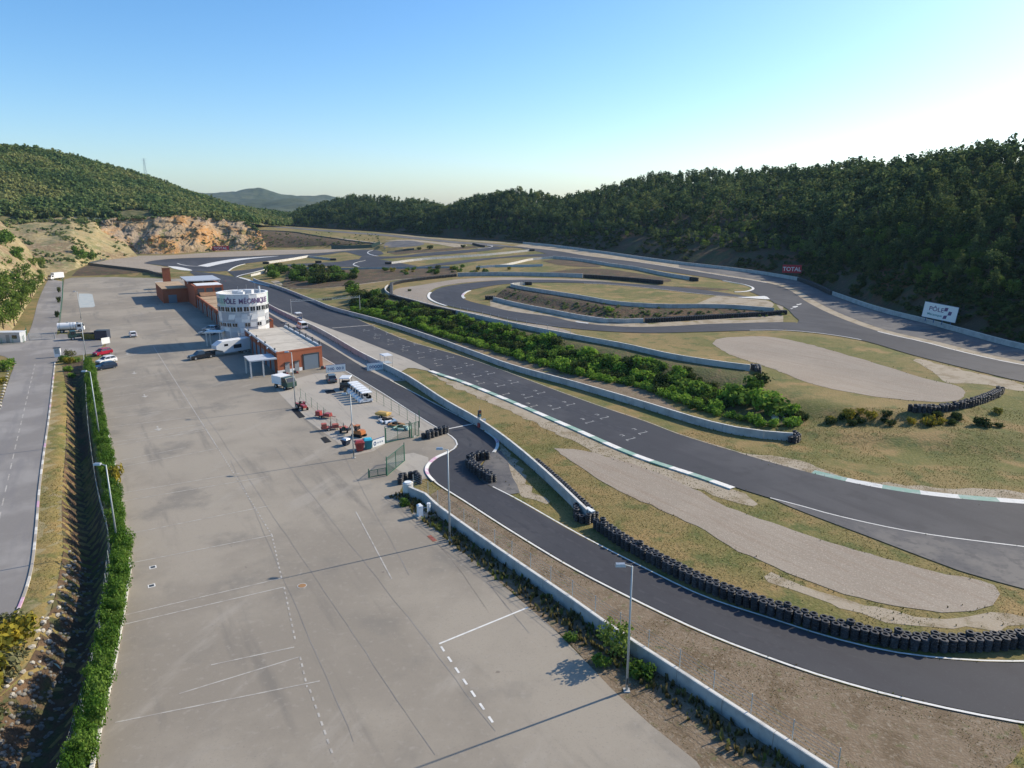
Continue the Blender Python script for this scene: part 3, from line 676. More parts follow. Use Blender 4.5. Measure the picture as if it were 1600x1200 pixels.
# ------------------------------------------------------------------ painted lines and kerbs
ribbon('edge_line', seg(lane_left, (501,556), (700,677)), .1, .28, 'paint_white', .10)
ribbon('edge_line', seg(lane_left, (700,677), (1700,1140)), .1, .32, 'paint_white', .10)
ribbon('edge_line', seg(lane_right, (610,595), (752,672)), -.28, -.1, 'paint_white', .10)
ribbon('edge_line', seg(lane_right, (770,763), (1700,1034)), -.28, -.1, 'paint_white', .10)
ribbon('edge_line', cut(straight_near, 1196, 1900), -.1, .1, 'paint_white', .105)
ribbon('edge_line', cut(straight_far, 500, 1260), -.25, -.1, 'paint_faded', .105)
ribbon('edge_line', cut(tE_top, 1372, 1900), .1, .6, 'paint_white', .13)
ribbon('edge_line', cut(tE_top, 1000, 1200), .1, .5, 'paint_white', .13)
ribbon('edge_line', cut(tF_out[iR-20:], 1170, 1345), -.5, -.1, 'paint_white', .13)
ribbon('edge_line', tF_in[:iK][int(iK*.04):int(iK*.28)], -.45, -.1, 'paint_white', .13)
ribbon('stop_line', P([(700,671),(745,662)], sm=False), -.15, .15, 'paint_white', .10, 1)
ribbon('start_line', P([(519,513),(586,508)], sm=False), -.3, .3, 'paint_faded', .105, 1)
def kerb(name, path, w, seg, mats, parent_label=None, h=.10, off=.085):
    root = struct(link(name, None))
    p = resample(np.asarray(path)[:, :2], seg / 3); n = normals2(p)
    for k in range(0, len(p) - 3, 3):
        a, b = p[k:k+4], p[k:k+4] + n[k:k+4]*w
        za, zb = zg(a[:,0], a[:,1]) + off, zg(b[:,0], b[:,1]) + off
        V = [(*a[i], za[i]+.012) for i in range(4)] + [(*b[i], zb[i]+h) for i in range(4)] + [(*b[i], zb[i]-.12) for i in range(4)]
        F = [(i, i+4, i+5, i+1) for i in range(3)] + [(i+4, i+8, i+9, i+5) for i in range(3)]
        if w < 0: F = [f[::-1] for f in F]
        F = [f[::-1] for f in F] if False else F
        MB().add(V, F).build('kerb_block', mats[(k//3) % len(mats)], root)
    return root
kerb('kerb', cut(straight_near, 676, 1182), 1.1, 3.1, ('paint_white','paint_green'))
kerb('kerb', cut(straight_far, 1262, 1700), -1.1, 4.2, ('paint_green','paint_white'))
kerb('kerb', seg(lane_left, (700,709), (687,757)), .45, 2.2, ('paint_white','paint_pink'))
kerb('kerb', seg(lane_right, (756,675), (764,712)), -.45, 2.0, ('paint_white','paint_white','paint_pink'))
kerb('kerb', tF_out[int(nF*.395):int(nF*.50)], .9, 4.0, ('paint_white',))
kerb('kerb', tF_in[int(nI*.40):int(nI*.50)], -.9, 4.0, ('paint_white','paint_white','paint_pink'))
kerb('kerb', seg(tE_bot, (1130,438.5,5.7), (1150,457,5.2)), .9, 5.0, ('paint_white',))
kerb('kerb', seg(tF_in, (898,504,3), (935,508,3)), -.8, 4.0, ('paint_white',))
kerb('kerb', seg(straight_far, (372,434,.6), (420,448,0)), -1.2, 6.0, ('paint_white',))
kerb('kerb', tA_low[:14], .8, 6.0, ('paint_white',))
kerb('kerb', P([(368,433,.8),(372,431,.9),(395,425.5,1.5),(420,418.5,2.1)]), 1.0, 6.0, ('paint_white',))
kerb('kerb', P([(560,417,3.4),(553,414.5,3.5),(551,412.5,3.6),(556,410,3.8),(570,407.5,4)]), .7, 6.0, ('paint_white',))
kerb('kerb', P([(590,400,4.5),(577,397.5,4.2),(574,394.5,4.1),(582,391.5,4.3)]), .7, 6.0, ('paint_white',))
kerb('kerb', P([(745,389,6.9),(764,386.6,7.2),(768,384.5,7.4),(758,382.8,7.7)]), .7, 6.0, ('paint_white',))
sheet('paved_kerb', P([(262,416,1.5),(275,416.5,1.6),(292,419.5,1.6),(300,423.3,1.5),(285,422.5,1.5),(270,419.5,1.5)]), 'paint_white', .13, 3)
sheet('paved_kerb', P([(309,415.3,1.7),(330,411,1.9),(365,405.5,2.3),(410,402.2,2.5),(438,400.4,2.8),(420,402.4,2.6),(385,406,2.3),(350,412,1.9),(325,417.5,1.6)]), 'paint_white', .13, 3)
ribbon('edge_line', P([(277,411.5,1.7),(283,413.5,1.6),(298,415.8,1.6),(312,416.3,1.6)]), -.4, .4, 'paint_white', .135)
sheet('paved_kerb', P([(1150,465.5,5),(1175,464,5),(1197,463,4.9),(1204,469,4.8),(1185,467.5,4.9)], sm=False), 'paint_white', .15, 3)
for q in ([(1234,482,4.3),(1240,479.5,4.4),(1245,480,4.3),(1237,483,4.3)], [(1244,476.5,4.4),(1250,474.5,4.5),(1254,475,4.5),(1247,477.5,4.4)], [(1238,480,4.3),(1246,478.5,4.4),(1247,480,4.3),(1241,481.5,4.3)]):
    sheet('painted_arrow', P(q, sm=False), 'paint_white', .135, 1.2)
# starting grid: brackets with a small number mark behind each
EA = np.array([math.sin(-AX), math.cos(-AX)]); EW = np.array([math.cos(AX), math.sin(AX)])
grid_root = struct(link('starting_grid', None))
def bracket(p, w=1.9, m='paint_grid', par=grid_root, num=True):
    b = MB(); z = z1(p[0], p[1]) + .104
    def q(a0, a1, w0, w1):
        c = [p + EA*a + EW*ww for a, ww in ((a0,w0),(a0,w1),(a1,w1),(a1,w0))]
        b.add([(c_[0], c_[1], z) for c_ in c], [(0,1,2,3)])
    q(0, .15, -w/2, w/2); q(-.5, 0, -w/2, -w/2+.13); q(.15, .6, w/2-.13, w/2)
    if num:
        q(1.7,1.83,-.25,.3); q(1.83,2.4,.16,.3); q(2.27,2.4,-.25,.16)
    b.build('grid_bracket', m, par)
g0 = G(986,687)[:2]; g1 = G(1012,680)[:2]
for k in range(13):
    a = 9.2*k
    bracket(g0 + EA*(a + (.6 if k % 3 else 0)) + EW*(-.045*a*.2)); bracket(g1 + EA*(a + 1.0) + EW*(-.045*a*.2))
for k in range(9): bracket(g0 + EA*(18 + 9.4*k + 4.2) + EW*(-2.6 - .02*k), 1.6, 'paint_faded', num=k % 2 == 0)
# bay lines of the paddock
bays = struct(link('bay_markings', None))
def pline(a, b, w=.12, m='paint_faded', dash=None):
    A, B = G(*a)[:2], G(*b)[:2]; L_ = np.linalg.norm(B-A); d = (B-A)/L_; n = np.array([d[1], -d[0]]); mb = MB()
    segs = [(0, L_)] if not dash else [(s, min(L_, s+dash[0])) for s in np.arange(0, L_, sum(dash))]
    for s, e in segs:
        c = [A+d*s-n*w/2, A+d*e-n*w/2, A+d*e+n*w/2, A+d*s+n*w/2]
        mb.add([(x[0], x[1], .063) for x in c], [(0,1,2,3)][:1])
    mb.f = [f if True else f for f in mb.f]
    return mb.build('painted_line', m, bays)
for a, b in (((240,542),(340,700)), ((180,732),(341,701)), ((176,697),(325,672)), ((178,722),(290,700)), ((185,772),(375,740)), ((190,784),(420,745)),
             ((200,835),(425,790)), ((207,880),(425,837)), ((195,962),(441,904)), ((192,977),(444,918)), ((330,1040),(460,1012)), ((280,1085),(469,1027)),
             ((163,640),(300,622)), ((166,655),(308,635)), ((170,668),(318,650)), ((158,622),(292,605)), ((155,609),(285,592)), ((150,597),(270,583)), ((174,685),(322,662)),
             ((175,692),(322,670)), ((556,800),(612,905)), ((180,1130),(500,1065))):
    pline(a, b)
for a, b in (((341,701),(425,837)), ((425,837),(440,904)), ((444,918),(462,1004)), ((469,1027),(480,1075))): pline(a, b, .14, 'paint_faded', (.45,.45))
pline((686,1007),(825,950), .17, 'paint_white'); pline((689,1011),(770,1130), .17, 'paint_white', (.7,.75))
pline((484,1078),(520,1180), .14, 'paint_faded', (.45,.45))
def parrow(u, v, s=1.0):
    c = G(u, v)[:2]; mb = MB()
    q = [(-.08,-.9),(.08,-.9),(.08,.1),(.4,.1),(0,.9),(-.4,.1),(-.08,.1)]
    mb.add([(*(c - EA*y*s + EW*x*s), .064) for x, y in q], [tuple(range(7))[::-1]]); mb.build('painted_arrow', 'paint_faded', bays)
for u, v in ((226,619),(247,670),(210,583),(199,553)): parrow(u, v, 1.5)
road_marks = struct(link('road_markings', None))
def rdash(a, b, n):
    A, B = G(*a)[:2], G(*b)[:2]; d = (B-A)/np.linalg.norm(B-A); nn = np.array([d[1], -d[0]])*.07; L_ = np.linalg.norm(B-A)
    for k in range(n):
        s, e = L_*k/n, L_*(k+.55)/n
        c = [A+d*s-nn, A+d*e-nn, A+d*e+nn, A+d*s+nn]
        MB().add([(x[0], x[1], z1(x[0], x[1])+.05) for x in c], [(0,1,2,3)]).build('painted_dash', 'paint_faded', road_marks)
rdash((55,569),(25,695), 14); rdash((25,695),(-10,850), 8)
kb = resample(road_r[:, :2], 1.0)
rk = struct(link('road_kerb', None))
for k in range(0, len(kb)-2, 2):
    seg = kb[k:k+3]; n = normals2(seg); b_ = MB(); z = .0
    a, c = seg, seg - n*.22
    V = [(*q, -.02) for q in a] + [(*q, .15) for q in a] + [(*q, .15) for q in c] + [(*q, -.02) for q in c]
    m = len(seg); F = []
    for i in range(m-1):
        for l in range(3): F.append((l*m+i, l*m+i+1, (l+1)*m+i+1, (l+1)*m+i))
    F += [(0, m, 2*m, 3*m), (m-1, 4*m-1, 3*m-1, 2*m-1)]
    b_.add(V, F).build('kerb_stone', ('wall_cap','concrete_slab','paint_pink')[(k//2) % 3 if k % 8 == 0 else (k//2) % 2], rk)
lk = resample(lot_left[:, :2], 2.0); lkr = struct(link('paddock_kerb', None))
for k in range(len(lk)-1):
    d = lk[k+1]-lk[k]; n = np.array([d[1], -d[0]])/np.linalg.norm(d)*.25; e = d*.985
    MB().add([(*lk[k], 0), (*(lk[k]+e), 0), (*(lk[k]+e+n), 0), (*(lk[k]+n), 0), (*lk[k], .2), (*(lk[k]+e), .2), (*(lk[k]+e+n), .2), (*(lk[k]+n), .2)],
             [(0,1,5,4),(1,2,6,5),(2,3,7,6),(3,0,4,7),(4,5,6,7)]).build('kerb_stone', 'wall_cap', lkr)
# cracks and tyre marks in the paddock
mk = struct(link('asphalt_joints', None))
for a, b in (((470,560),(830,1000)), ((520,680),(640,900)), ((360,720),(560,1180)), ((250,540),(700,1200)), ((430,700),(780,1150))):
    A, B = G(*a)[:2], G(*b)[:2]; d = (B-A)/np.linalg.norm(B-A); n = np.array([d[1], -d[0]]); L_ = np.linalg.norm(B-A); mb = MB()
    s = np.arange(0, L_, 1.5); w = nrs.uniform(.008, .028, len(s)); o_ = np.cumsum(nrs.normal(0, .035, len(s)))
    c = A + d*s[:, None] + n*o_[:, None]
    V = [(*(c[i]-n*w[i]), .0605) for i in range(len(s))] + [(*(c[i]+n*w[i]), .0605) for i in range(len(s))]
    mb.add(V, [(i, i+1, i+1+len(s), i+len(s)) for i in range(len(s)-1)]).build('joint', 'road_asphalt', mk)

# rubbered lines and tyre marks
def marks(root, path, w, mat, off, wob=.0, step=1.2):
    p = resample(np.asarray(path)[:, :2], step); n = normals2(p); k = len(p)
    ww = w*(.55 + .45*np.array([math.sin(i*.9)*.5 + nrs.uniform(-.4, .5) for i in range(k)])) * np.minimum(1, np.minimum(np.arange(k), np.arange(k)[::-1])/6.0)
    c = p + n*(np.cumsum(nrs.normal(0, wob, k))[:, None] if wob else 0)
    a, b = c - n*ww[:, None]/2, c + n*ww[:, None]/2
    V = np.vstack([np.column_stack([a, zg(a[:, 0], a[:, 1]) + off]), np.column_stack([b, zg(b[:, 0], b[:, 1]) + off])])
    return link('tyre_mark', np_mesh('tyre_mark', V, [(i, i+k, i+1+k, i+1) for i in range(k-1)], mat), root)
tm_ = struct(link('tyre_marks', None))
sf, sn_ = resample_n(straight_far, 200), resample_n(straight_near, 200)
for f, w in ((.42,1.3),(.50,.9),(.60,1.1),(.30,.7)):
    q = sf*(1-f) + sn_*f; marks(tm_, q[int(20+60*f):int(150+30*f)], w, 'rubbered', .0925 + .0005*f, .03)
lf, lr_ = resample_n(lane_left, 200), resample_n(lane_right, 200)
for f in (.36,.62): marks(tm_, (lf*(1-f) + lr_*f)[20:190], .55, 'rubbered', .0875 + .0005*f, .02)
fo, fi = resample_n(tF_out[:iR], 200), resample_n(tF_in[:iK], 200)
for f in (.35,.5,.62): marks(tm_, fo*(1-f) + fi*f, 1.2, 'rubbered', .1165 + .0005*f, .02, 2.5)
et = resample_n(tE_top, 200)
for d in (3.2, 5.2): marks(tm_, offset(et, d)[30:120], 1.0, 'rubbered', .1205 + .0002*d, .03, 2.5)
for cx, cy, rx, ry, a0, a1 in ((1268,500,22,7,200,340),(1262,503,30,8,190,330)):
    marks(tm_, np.array([G(cx + rx*math.cos(R(a)), cy - ry*math.sin(R(a)), 3.9) for a in np.linspace(a0, a1, 24)]), .9, 'rubbered', .1225, 0)
for cx, cy, r0, a0, a1 in ((620,880,6,-40,50),):
    c = G(cx, cy)[:2]; marks(tm_, np.array([[c[0]+r0*math.cos(R(a)), c[1]+r0*math.sin(R(a)), 0] for a in np.linspace(a0, a1, 30)]), .11, 'tyre_mark', .0607, 0, .8)
for a, b, k_ in (((620,760),(800,960),.8),((590,770),(770,965),.8)):
    A_, B_ = G(*a), G(*b); marks(tm_, smooth(np.array([A_, A_*.7+B_*.3+[k_,.5*k_,0], A_*.35+B_*.65+[k_*1.1,k_*.5,0], B_]), 10), .10, 'tyre_mark', .0609, .015, 1.0)
# ------------------------------------------------------------------ hills
from mathutils import noise as mnoise
class Loft:
    def __init__(s, base, ridge, prof, nu, nv, tmax, amp, fr, backdrop=60, seed=0.0):
        s.b = resample_par(base, nu); s.r = resample_par(ridge, nu); s.prof = prof; s.nu, s.nv, s.tmax, s.amp, s.fr, s.bd, s.seed = nu, nv, tmax, amp, fr, backdrop, seed
    def at(s, f, t):
        i = min(int(f*(s.nu-1)), s.nu-2); k = f*(s.nu-1) - i
        b = s.b[i]*(1-k) + s.b[i+1]*k; r = s.r[i]*(1-k) + s.r[i+1]*k
        p = b + (r-b)*t
        z = b[2] + (r[2]-b[2])*s.prof(t) if t <= 1 else r[2] - (t-1)*s.bd
        e = min(1, t*5)
        nz = mnoise.fractal(Vector((p[0]*s.fr, p[1]*s.fr, s.seed)), 1.0, 2.0, 4)*s.amp*e
        return np.array([p[0], p[1], z + nz])
    def build(s, name, mat, sm=True):
        V = np.array([s.at(i/(s.nu-1), s.tmax*j/(s.nv-1)) for i in range(s.nu) for j in range(s.nv)])
        V[::s.nv, 2] -= .6
        ii, jj = np.meshgrid(np.arange(s.nu-1), np.arange(s.nv-1), indexing='ij'); a = (ii*s.nv+jj).ravel()
        return struct(link(name, np_mesh(name, V, np.stack([a, a+1, a+s.nv+1, a+s.nv], 1), mat, sm)))
def resample_par(p, n):
    p = np.asarray(p, float); t = np.linspace(0, len(p)-1, n); return np.stack([np.interp(t, np.arange(len(p)), p[:, k]) for k in range(3)], 1)
wp = lambda a, d=2.2: a + np.array([0, 0, 0])
def cutprof(t): return t/.07*.13 if t < .07 else .13 + (1-(1-(t-.07)/.93)**1.25)*.87
wood = Loft([(152,-60,2.5),(132,60,2.8),G(1900,594,3),G(1597,543,3.5),G(1445,502,4),G(1300,457,4.6),G(1249,435.5,5.1),G(1140,419.5,6),G(960,396.5,7),G(890,387.5,7.4),G(817,378.6,7.9),G(755,374,8.4),G(692,370,9),G(650,366.5,9.9),G(580,360.3,11.5),G(520,357,12.8),G(450,352.6,14.6)],
            [(240,-60,48),(230,60,50),(222,150,50),(212,235,51),(208,300,51),(204,385,50),(200,465,51),(192,540,52),(125,600,53),(85,614,43),(45,632,34),(10,645,41),(-25,662,38),(-60,705,27),(-110,790,34),(-185,850,39),(-262,905,25)], cutprof, 130, 30, 1.5, 2.2, .03, 70)
wood.build('wooded_hill', 'forest_floor')
lin = lambda t: 1-(1-t)**1.15
scrub = Loft([PT(-200,335,430),PT(-100,338,450),PT(0,345,470),PT(60,342,490),PT(120,337,505),PT(180,341,512),PT(260,338,528),PT(330,341,550),PT(385,346,566),PT(410,351,700),PT(452,352.5,760)],
             [PT(-200,205,560),PT(-100,216,580),PT(0,229,600),PT(60,235,630),PT(120,248,665),PT(180,265,700),PT(230,278,740),PT(300,303,800),PT(350,320,850),PT(420,333,900),PT(480,338,930)], lin, 70, 26, 1.4, 2.0, .02, 60, 3.0)
scrub.build('scrub_hill', 'maquis_floor')
# cut rock face above the far turn
def rockprof(t): return t**.92
rock = Loft([G(150,409,2)+[0,6,0],G(175,402,2.1)+[0,5,0],G(200,398,2.1)+[0,5,0],G(235,397.5,2),G(270,396.5,2.1),G(320,393.5,2.3),G(357,391.5,2.5),G(400,390.5,2.8),G(418,390,2.9)],
            [PT(120,345,500),PT(150,345,505),PT(180,341,510),PT(225,339,518),PT(282,336,530),PT(335,341.5,546),PT(378,344.5,558),PT(393,353,558),PT(405,362,552)], rockprof, 240, 56, 1.12, 0, .03, 20, 5.0)
Vq = []
for i in range(rock.nu):
    for j in range(rock.nv):
        t = rock.tmax*j/(rock.nv-1); p = rock.at(i/(rock.nu-1), t); e = max(0, min(1, t*6))*max(0, min(1, (1.05-t)*8))
        v = Vector((p[0]*.09, p[2]*.13, 2.0)); q = mnoise.hetero_terrain(v, .8, 2.1, 5, .5) - .9
        c = mnoise.cell(Vector((p[0]*.22 + 3*q, p[2]*.3, 1.0)))
        Vq.append((p[0] + e*q*1.2, p[1] - e*(q*2.6 + c*1.3) + e*1.0, p[2] + e*q*.8))
ii, jj = np.meshgrid(np.arange(rock.nu-1), np.arange(rock.nv-1), indexing='ij'); a_ = (ii*rock.nv+jj).ravel()
struct(link('quarry_face', np_mesh('quarry_face', Vq, np.stack([a_, a_+1, a_+rock.nv+1, a_+rock.nv], 1), 'quarry_rock', False)))
dry = Loft([G(40,500)+[-12,0,0],G(62,462)+[-4,0,0],G(74,434)+[-2,2,0],G(100,431)+[0,2,0],G(120,424,.8),G(145,409,2)+[0,4,0],G(152,408,2)+[4,40,0]],
           [PT(-60,348,440),PT(-20,348,460),PT(20,346,475),PT(70,343,488),PT(110,339,498),PT(150,344,506),PT(160,348,545)], lambda t: t**.9, 60, 30, 1.08, 1.6, .04, 10, 9.0)
dry.build('dry_slope', 'dry_hill')
side = Loft([G(-160,640),G(-60,575)+[-3,0,0],G(-10,553)+[-3,0,0],G(22,540)+[-4,0,0],G(42,520)+[-4,0,0],G(57,470)+[-2,0,0],G(69,445)+[-1,0,0],G(74,436)],
            [G(-160,640)+[-45,10,20],G(-60,575)+[-42,14,20],G(-10,553)+[-40,14,19],G(22,540)+[-38,16,18],G(42,520)+[-36,18,18],G(57,470)+[-36,22,18],G(69,445)+[-34,24,19],G(74,436)+[-30,26,19]], lambda t: 1-(1-t)**1.4, 40, 16, 1.6, 1.0, .08, -14, 4.0)
side.build('roadside_slope', 'dry_hill')
for rows, nm in (([(150,318),(250,309),(315,300.5),(345,296.5),(372,294),(395,292.5),(410,293),(430,298),(455,304),(480,308),(510,311),(560,318),(640,326)], 'mountain'),
                 ([(-300,322),(-100,318),(60,316),(200,318),(330,316),(430,312),(470,314),(520,320),(600,327)], 'mountain')):
    D = 3600 if rows[0][0] == 150 else 2400
    rid = [PT(u, v, D) for u, v in rows]; bas = [np.array([p[0]*.72, D*.72, 3.0]) for p in rid]
    Loft(bas, rid, lambda t: t**1.1, 120, 40, 1.35, 26 if D > 3000 else 16, .004, 200, D*.01).build(nm, 'mountain_forest')
# ------------------------------------------------------------------ walls, tyres, fences
def wall(name, path, label, h=1.1, w=.35, panel=4.0, cap='wall_cap', mat='wall_concrete', side=0.0, parts=True, emb=.25):
    p = resample(np.asarray(path)[:, :2], panel); n = normals2(p)
    root = thing(name, label, 'wall', (p[0][0], p[0][1], z1(*p[0])))
    o0 = np.array([p[0][0], p[0][1], z1(*p[0])])
    one = MB(); capm = MB()
    for k in range(len(p)-1):
        a, b = p[k], p[k+1]; g = (b-a)*.004 if parts else 0*(b-a)
        a, b = a+g, b-g
        na, nb = n[k], n[k+1]
        za, zb = z1(*a), z1(*b)
        V = []
        for (q, nn, zz) in ((a, na, za), (b, nb, zb)):
            l, r_ = q - nn*(w/2-side), q + nn*(w/2+side)
            lt, rt = q - nn*(w*.36-side), q + nn*(w*.36+side)
            V += [(*l, zz-emb), (*lt, zz+h), (*rt, zz+h), (*r_, zz-emb)]
        V = [tuple(np.array(v)-o0) for v in V]
        F = [(0,1,5,4),(2,3,7,6),(1,2,6,5),(0,3,2,1),(4,5,6,7)]
        c0 = [tuple(np.array((*(q+nn*s_), zz+h+dz))-o0) for (q, nn, zz) in ((a,na,za),(b,nb,zb)) for s_, dz in ((-(w*.42)+side,.003),(-(w*.42)+side,.07),(w*.42+side,.07),(w*.42+side,.003))]
        if parts:
            m = MB().add(V, F).build('wall_panel', mat, root)
            if cap: MB().add(c0, F).build('coping', cap, m)
        else:
            one.add(V, F)
            if cap: capm.add(c0, F)
    if not parts:
        m = one.build('wall_face', mat, root)
        if cap: capm.build('coping', cap, root)
    return root
wall('concrete_wall', cut(w_straight, 396, 1240), 'long grey concrete wall along the far side of the main straight', 1.15)
wall('concrete_wall', cut(pit_wall_base, 398, 922), 'concrete pit wall with pale coping between pit lane and main straight', 1.25, side=.2)
wall('concrete_wall', front_wall_base, 'concrete wall with fence between the paddock and the pit exit road', 1.15)
wl = resample(w_loop, 1.0); iu = int(np.argmin(np.linalg.norm(wl[:, :2]-G(620,467,2.8)[:2], axis=1)))
wall('concrete_wall', wl[iu:], 'concrete wall above the shrub bank in front of the infield loop', 1.2, panel=4.5)
wall('concrete_wall', wl[int(iu*.55):iu+1], 'pale curved concrete wall round the loop hairpin', 1.0, panel=5, parts=False)
wall('concrete_wall', cut(w_loop_far, 715, 912), 'grey concrete wall behind the far leg of the loop', 1.6, panel=6, parts=False)
wall('concrete_wall', cut(w_inner, 770, 1007), 'concrete wall at the foot of the bank inside the loop', 1.1, panel=5, parts=False)
wall('concrete_wall', w_upper[14:], 'concrete wall on top of the bank inside the loop', 1.25, panel=5, parts=False)
wall('concrete_wall', w_upper[:16], 'short bright curved wall end beside the loop grass', 1.0, panel=4, parts=False)
wall('concrete_wall', w_mid, 'concrete wall beside the back straight ending in tyres', 1.4, panel=6, parts=False)
wall('concrete_wall', w_white_a, 'bright white wall curving between the two middle tracks', 1.0, panel=6, parts=False, mat='wall_cap')
wall('concrete_wall', w_white_b, 'long bright white wall below the upper hairpin', 1.1, panel=6, parts=False, mat='wall_cap')
wall('concrete_wall', w_left_a, 'bright white wall on the grass island by the far turn', 1.2, panel=6, parts=False, mat='wall_cap')
wall('concrete_wall', w_left_b, 'dark grey wall running off the white wall by the far turn', 1.1, panel=6, parts=False)
wall('concrete_wall', w_bank_low, 'dark wall along the crest of the bushy bank', 1.0, panel=6, parts=False, cap=None)
wall('concrete_wall', w_kink, 'short bright white wall beside the bushes at the first bend', 1.0, panel=5, parts=False, mat='wall_cap')
wall('concrete_wall', w_right, 'concrete wall below the wood, left of the red sign', 1.3, panel=6, parts=False)
wall('concrete_wall', w_right_b, 'concrete wall below the wood under the white sign', 1.2, panel=4.5)
wall('dark_barrier', w_top, 'long dark barrier at the foot of the distant wood', 1.4, panel=8, parts=False, cap=None, mat='rubber')
wall('dark_barrier', w_L3_edge, 'low dark barrier on top of the distant brown bank', 1.0, panel=8, parts=False, cap=None, mat='dark_steel')
wall('dark_barrier', P([(594,383,6.2),(575,386,5.2),(545,388,4.2),(518,388.5,3.7)]), 'dark barrier at the foot of the distant brown bank', 2.6, panel=8, parts=False, cap=None, mat='dark_green_paint')
wall('dark_barrier', P([(138,414,2),(180,419,1.8),(230,425,1.6),(262,430,1.4)]), 'low dark barrier above the earth bank behind the paddock', 1.3, panel=6, parts=False, cap=None, mat='dark_steel')
wall('dark_barrier', P([(140,412,2),(165,406,2.1),(195,398.5,2.1)]), 'low dark rail beside the gravel at the far left', .9, panel=6, parts=False, cap=None, mat='dark_steel')
wall('dark_barrier', P([(605,392,6),(625,390,6.3),(647,389,6.6)]), 'thin dark barrier on the brown mound of the upper infield', 1.2, panel=6, parts=False, cap=None, mat='dark_steel')
wall('dark_barrier', P([(760,417.5,4.8),(800,417,5),(848,416.5,5.4)]), 'thin grey barrier on the grass in front of the bright wall', 1.1, panel=6, parts=False, cap=None, mat='galvanised')

# tyres
def tyre_prof(r=.33, w=.2, inner=.17):
    return [(inner, .0), (r*.86, .0), (r, w*.22), (r, w*.78), (r*.86, w), (inner, w)]
def stack_mesh(name, n, r=.33, w=.21, seg=12, mat='rubber'):
    b = MB()
    for k in range(n):
        a = rnd.uniform(0, 1); b.lathe(tyre_prof(r*rnd.uniform(.96, 1.03), w*.97, r*.52), seg, (rnd.uniform(-.025,.025), rnd.uniform(-.025,.025), k*w), closed=True)
    return b.mesh(name, mat)
STK = [stack_mesh('tyre_stack', n_, seg=14, mat=m_) for n_, m_ in ((5,'rubber'),(5,'rubber_faded'),(5,'rubber'),(5,'rubber'),(5,'rubber_faded'),(6,'rubber'))]
STK5 = [stack_mesh('tyre_stack', n_, .34, .22, 14, m_) for n_, m_ in ((5,'rubber'),(5,'rubber_faded'),(4,'rubber'),(5,'rubber'))]
STKW = STK5
def tyre_wall(label, path, rows=2, step=.70, meshes=STK, gap=.62):
    p = resample(np.asarray(path)[:, :2], step); n = normals2(p)
    root = thing('tyre_wall', label, 'tyre wall', (*p[0], z1(*p[0])))
    for r in range(rows):
        for k, q in enumerate(p):
            c = q + n[k]*(gap*r) + (.5*(p[min(k+1, len(p)-1)]-q) if r % 2 else 0) + nrs.normal(0, .03, 2)
            link('tyre_stack', rnd.choice(meshes), root, (c[0]-p[0][0], c[1]-p[0][1], z1(*c)-z1(*p[0])+.02), rnd.uniform(0, 6.28))
    return root
tyre_wall('long curved wall of black tyres between gravel trap and exit road', P([(931,826),(975,857),(1025,884),(1075,911),(1125,933),(1200,960),(1275,984),(1350,1003),(1425,1015),(1500,1018),(1597,1012),(1680,1000),(1760,985)]), gap=-.62)
tyre_wall('row of tall tyre stacks by the yard gate', P([(662,686),(680,680),(694,676)]), 2, .78, STK5)
tyre_wall('curved tyre stacks in the bend of the exit road', P([(762,718),(748,719),(738,724),(740,732),(754,742),(772,753)]), 2, .78, STKW)
tyre_wall('tyre stacks wrapped round the wall end by the green gate', P([(625,757),(629,751),(640,748),(650,749),(655,756)]), 1, .74, STK5)
tyre_wall('tyre stacks at the end of the pit wall', P([(900,801),(901,812),(910,818),(922,818),(930,812)]), 1, .7, STK5)
tyre_wall('tyre stacks at the end of the wall along the main straight', P([(1242,684),(1247,690),(1241,693)]), 2, .74, STK5)
tyre_wall('tyre stacks at the end of the wall above the shrub bank', P([(1174,577,2.9),(1184,578,2.9),(1187,584,2.8)]), 2, .74, STK5)
tyre_wall('curved tyre wall at the end of the right-hand gravel trap', P([(1422,642,2.5),(1450,641,2.6),(1490,637,2.6),(1525,629,2.7),(1550,620,2.7),(1559,612,2.8)]), 2, .72, STK5)
def far_tyres(label, path, h=1.2, w=1.0):
    p = resample(np.asarray(path)[:, :2], .75); n = normals2(p); o = np.array([*p[0], z1(*p[0])]); b = MB()
    for r in (0, 1):
        for k, q in enumerate(p):
            c = q + n[k]*.6*r; z = z1(*c)-o[2]
            b.lathe([(.18,h-.2),(.18,h),(.3,h),(.36,h-.1),(.36,.05)], 7, (c[0]-o[0], c[1]-o[1], z))
    root = thing('tyre_wall', label, 'tyre wall', o); b.build('tyre_stacks', 'rubber', root); return root
far_tyres('black tyre wall below the bank on the inside of the loop', cut(w_inner, 1009, 1226))
far_tyres('black tyre wall behind the far leg of the loop', cut(w_loop_far, 913, 1035), 1.5)
far_tyres('dark tyre wall behind the loop hairpin gravel', cut(w_loop[:60], 612, 714), 1.2)
far_tyres('black tyre wall in the gap between the two walls under the wood', w_right_gap, 1.4)
far_tyres('black tyre block ending the wall of the back straight', P([(1080,438.5,5.7),(1090,440,5.6)]), 1.5)
far_tyres('dark tyre wall at the upper hairpin', P([(740,382.3,8),(750,384,7.8),(757,385.5,7.5)]), 1.3)
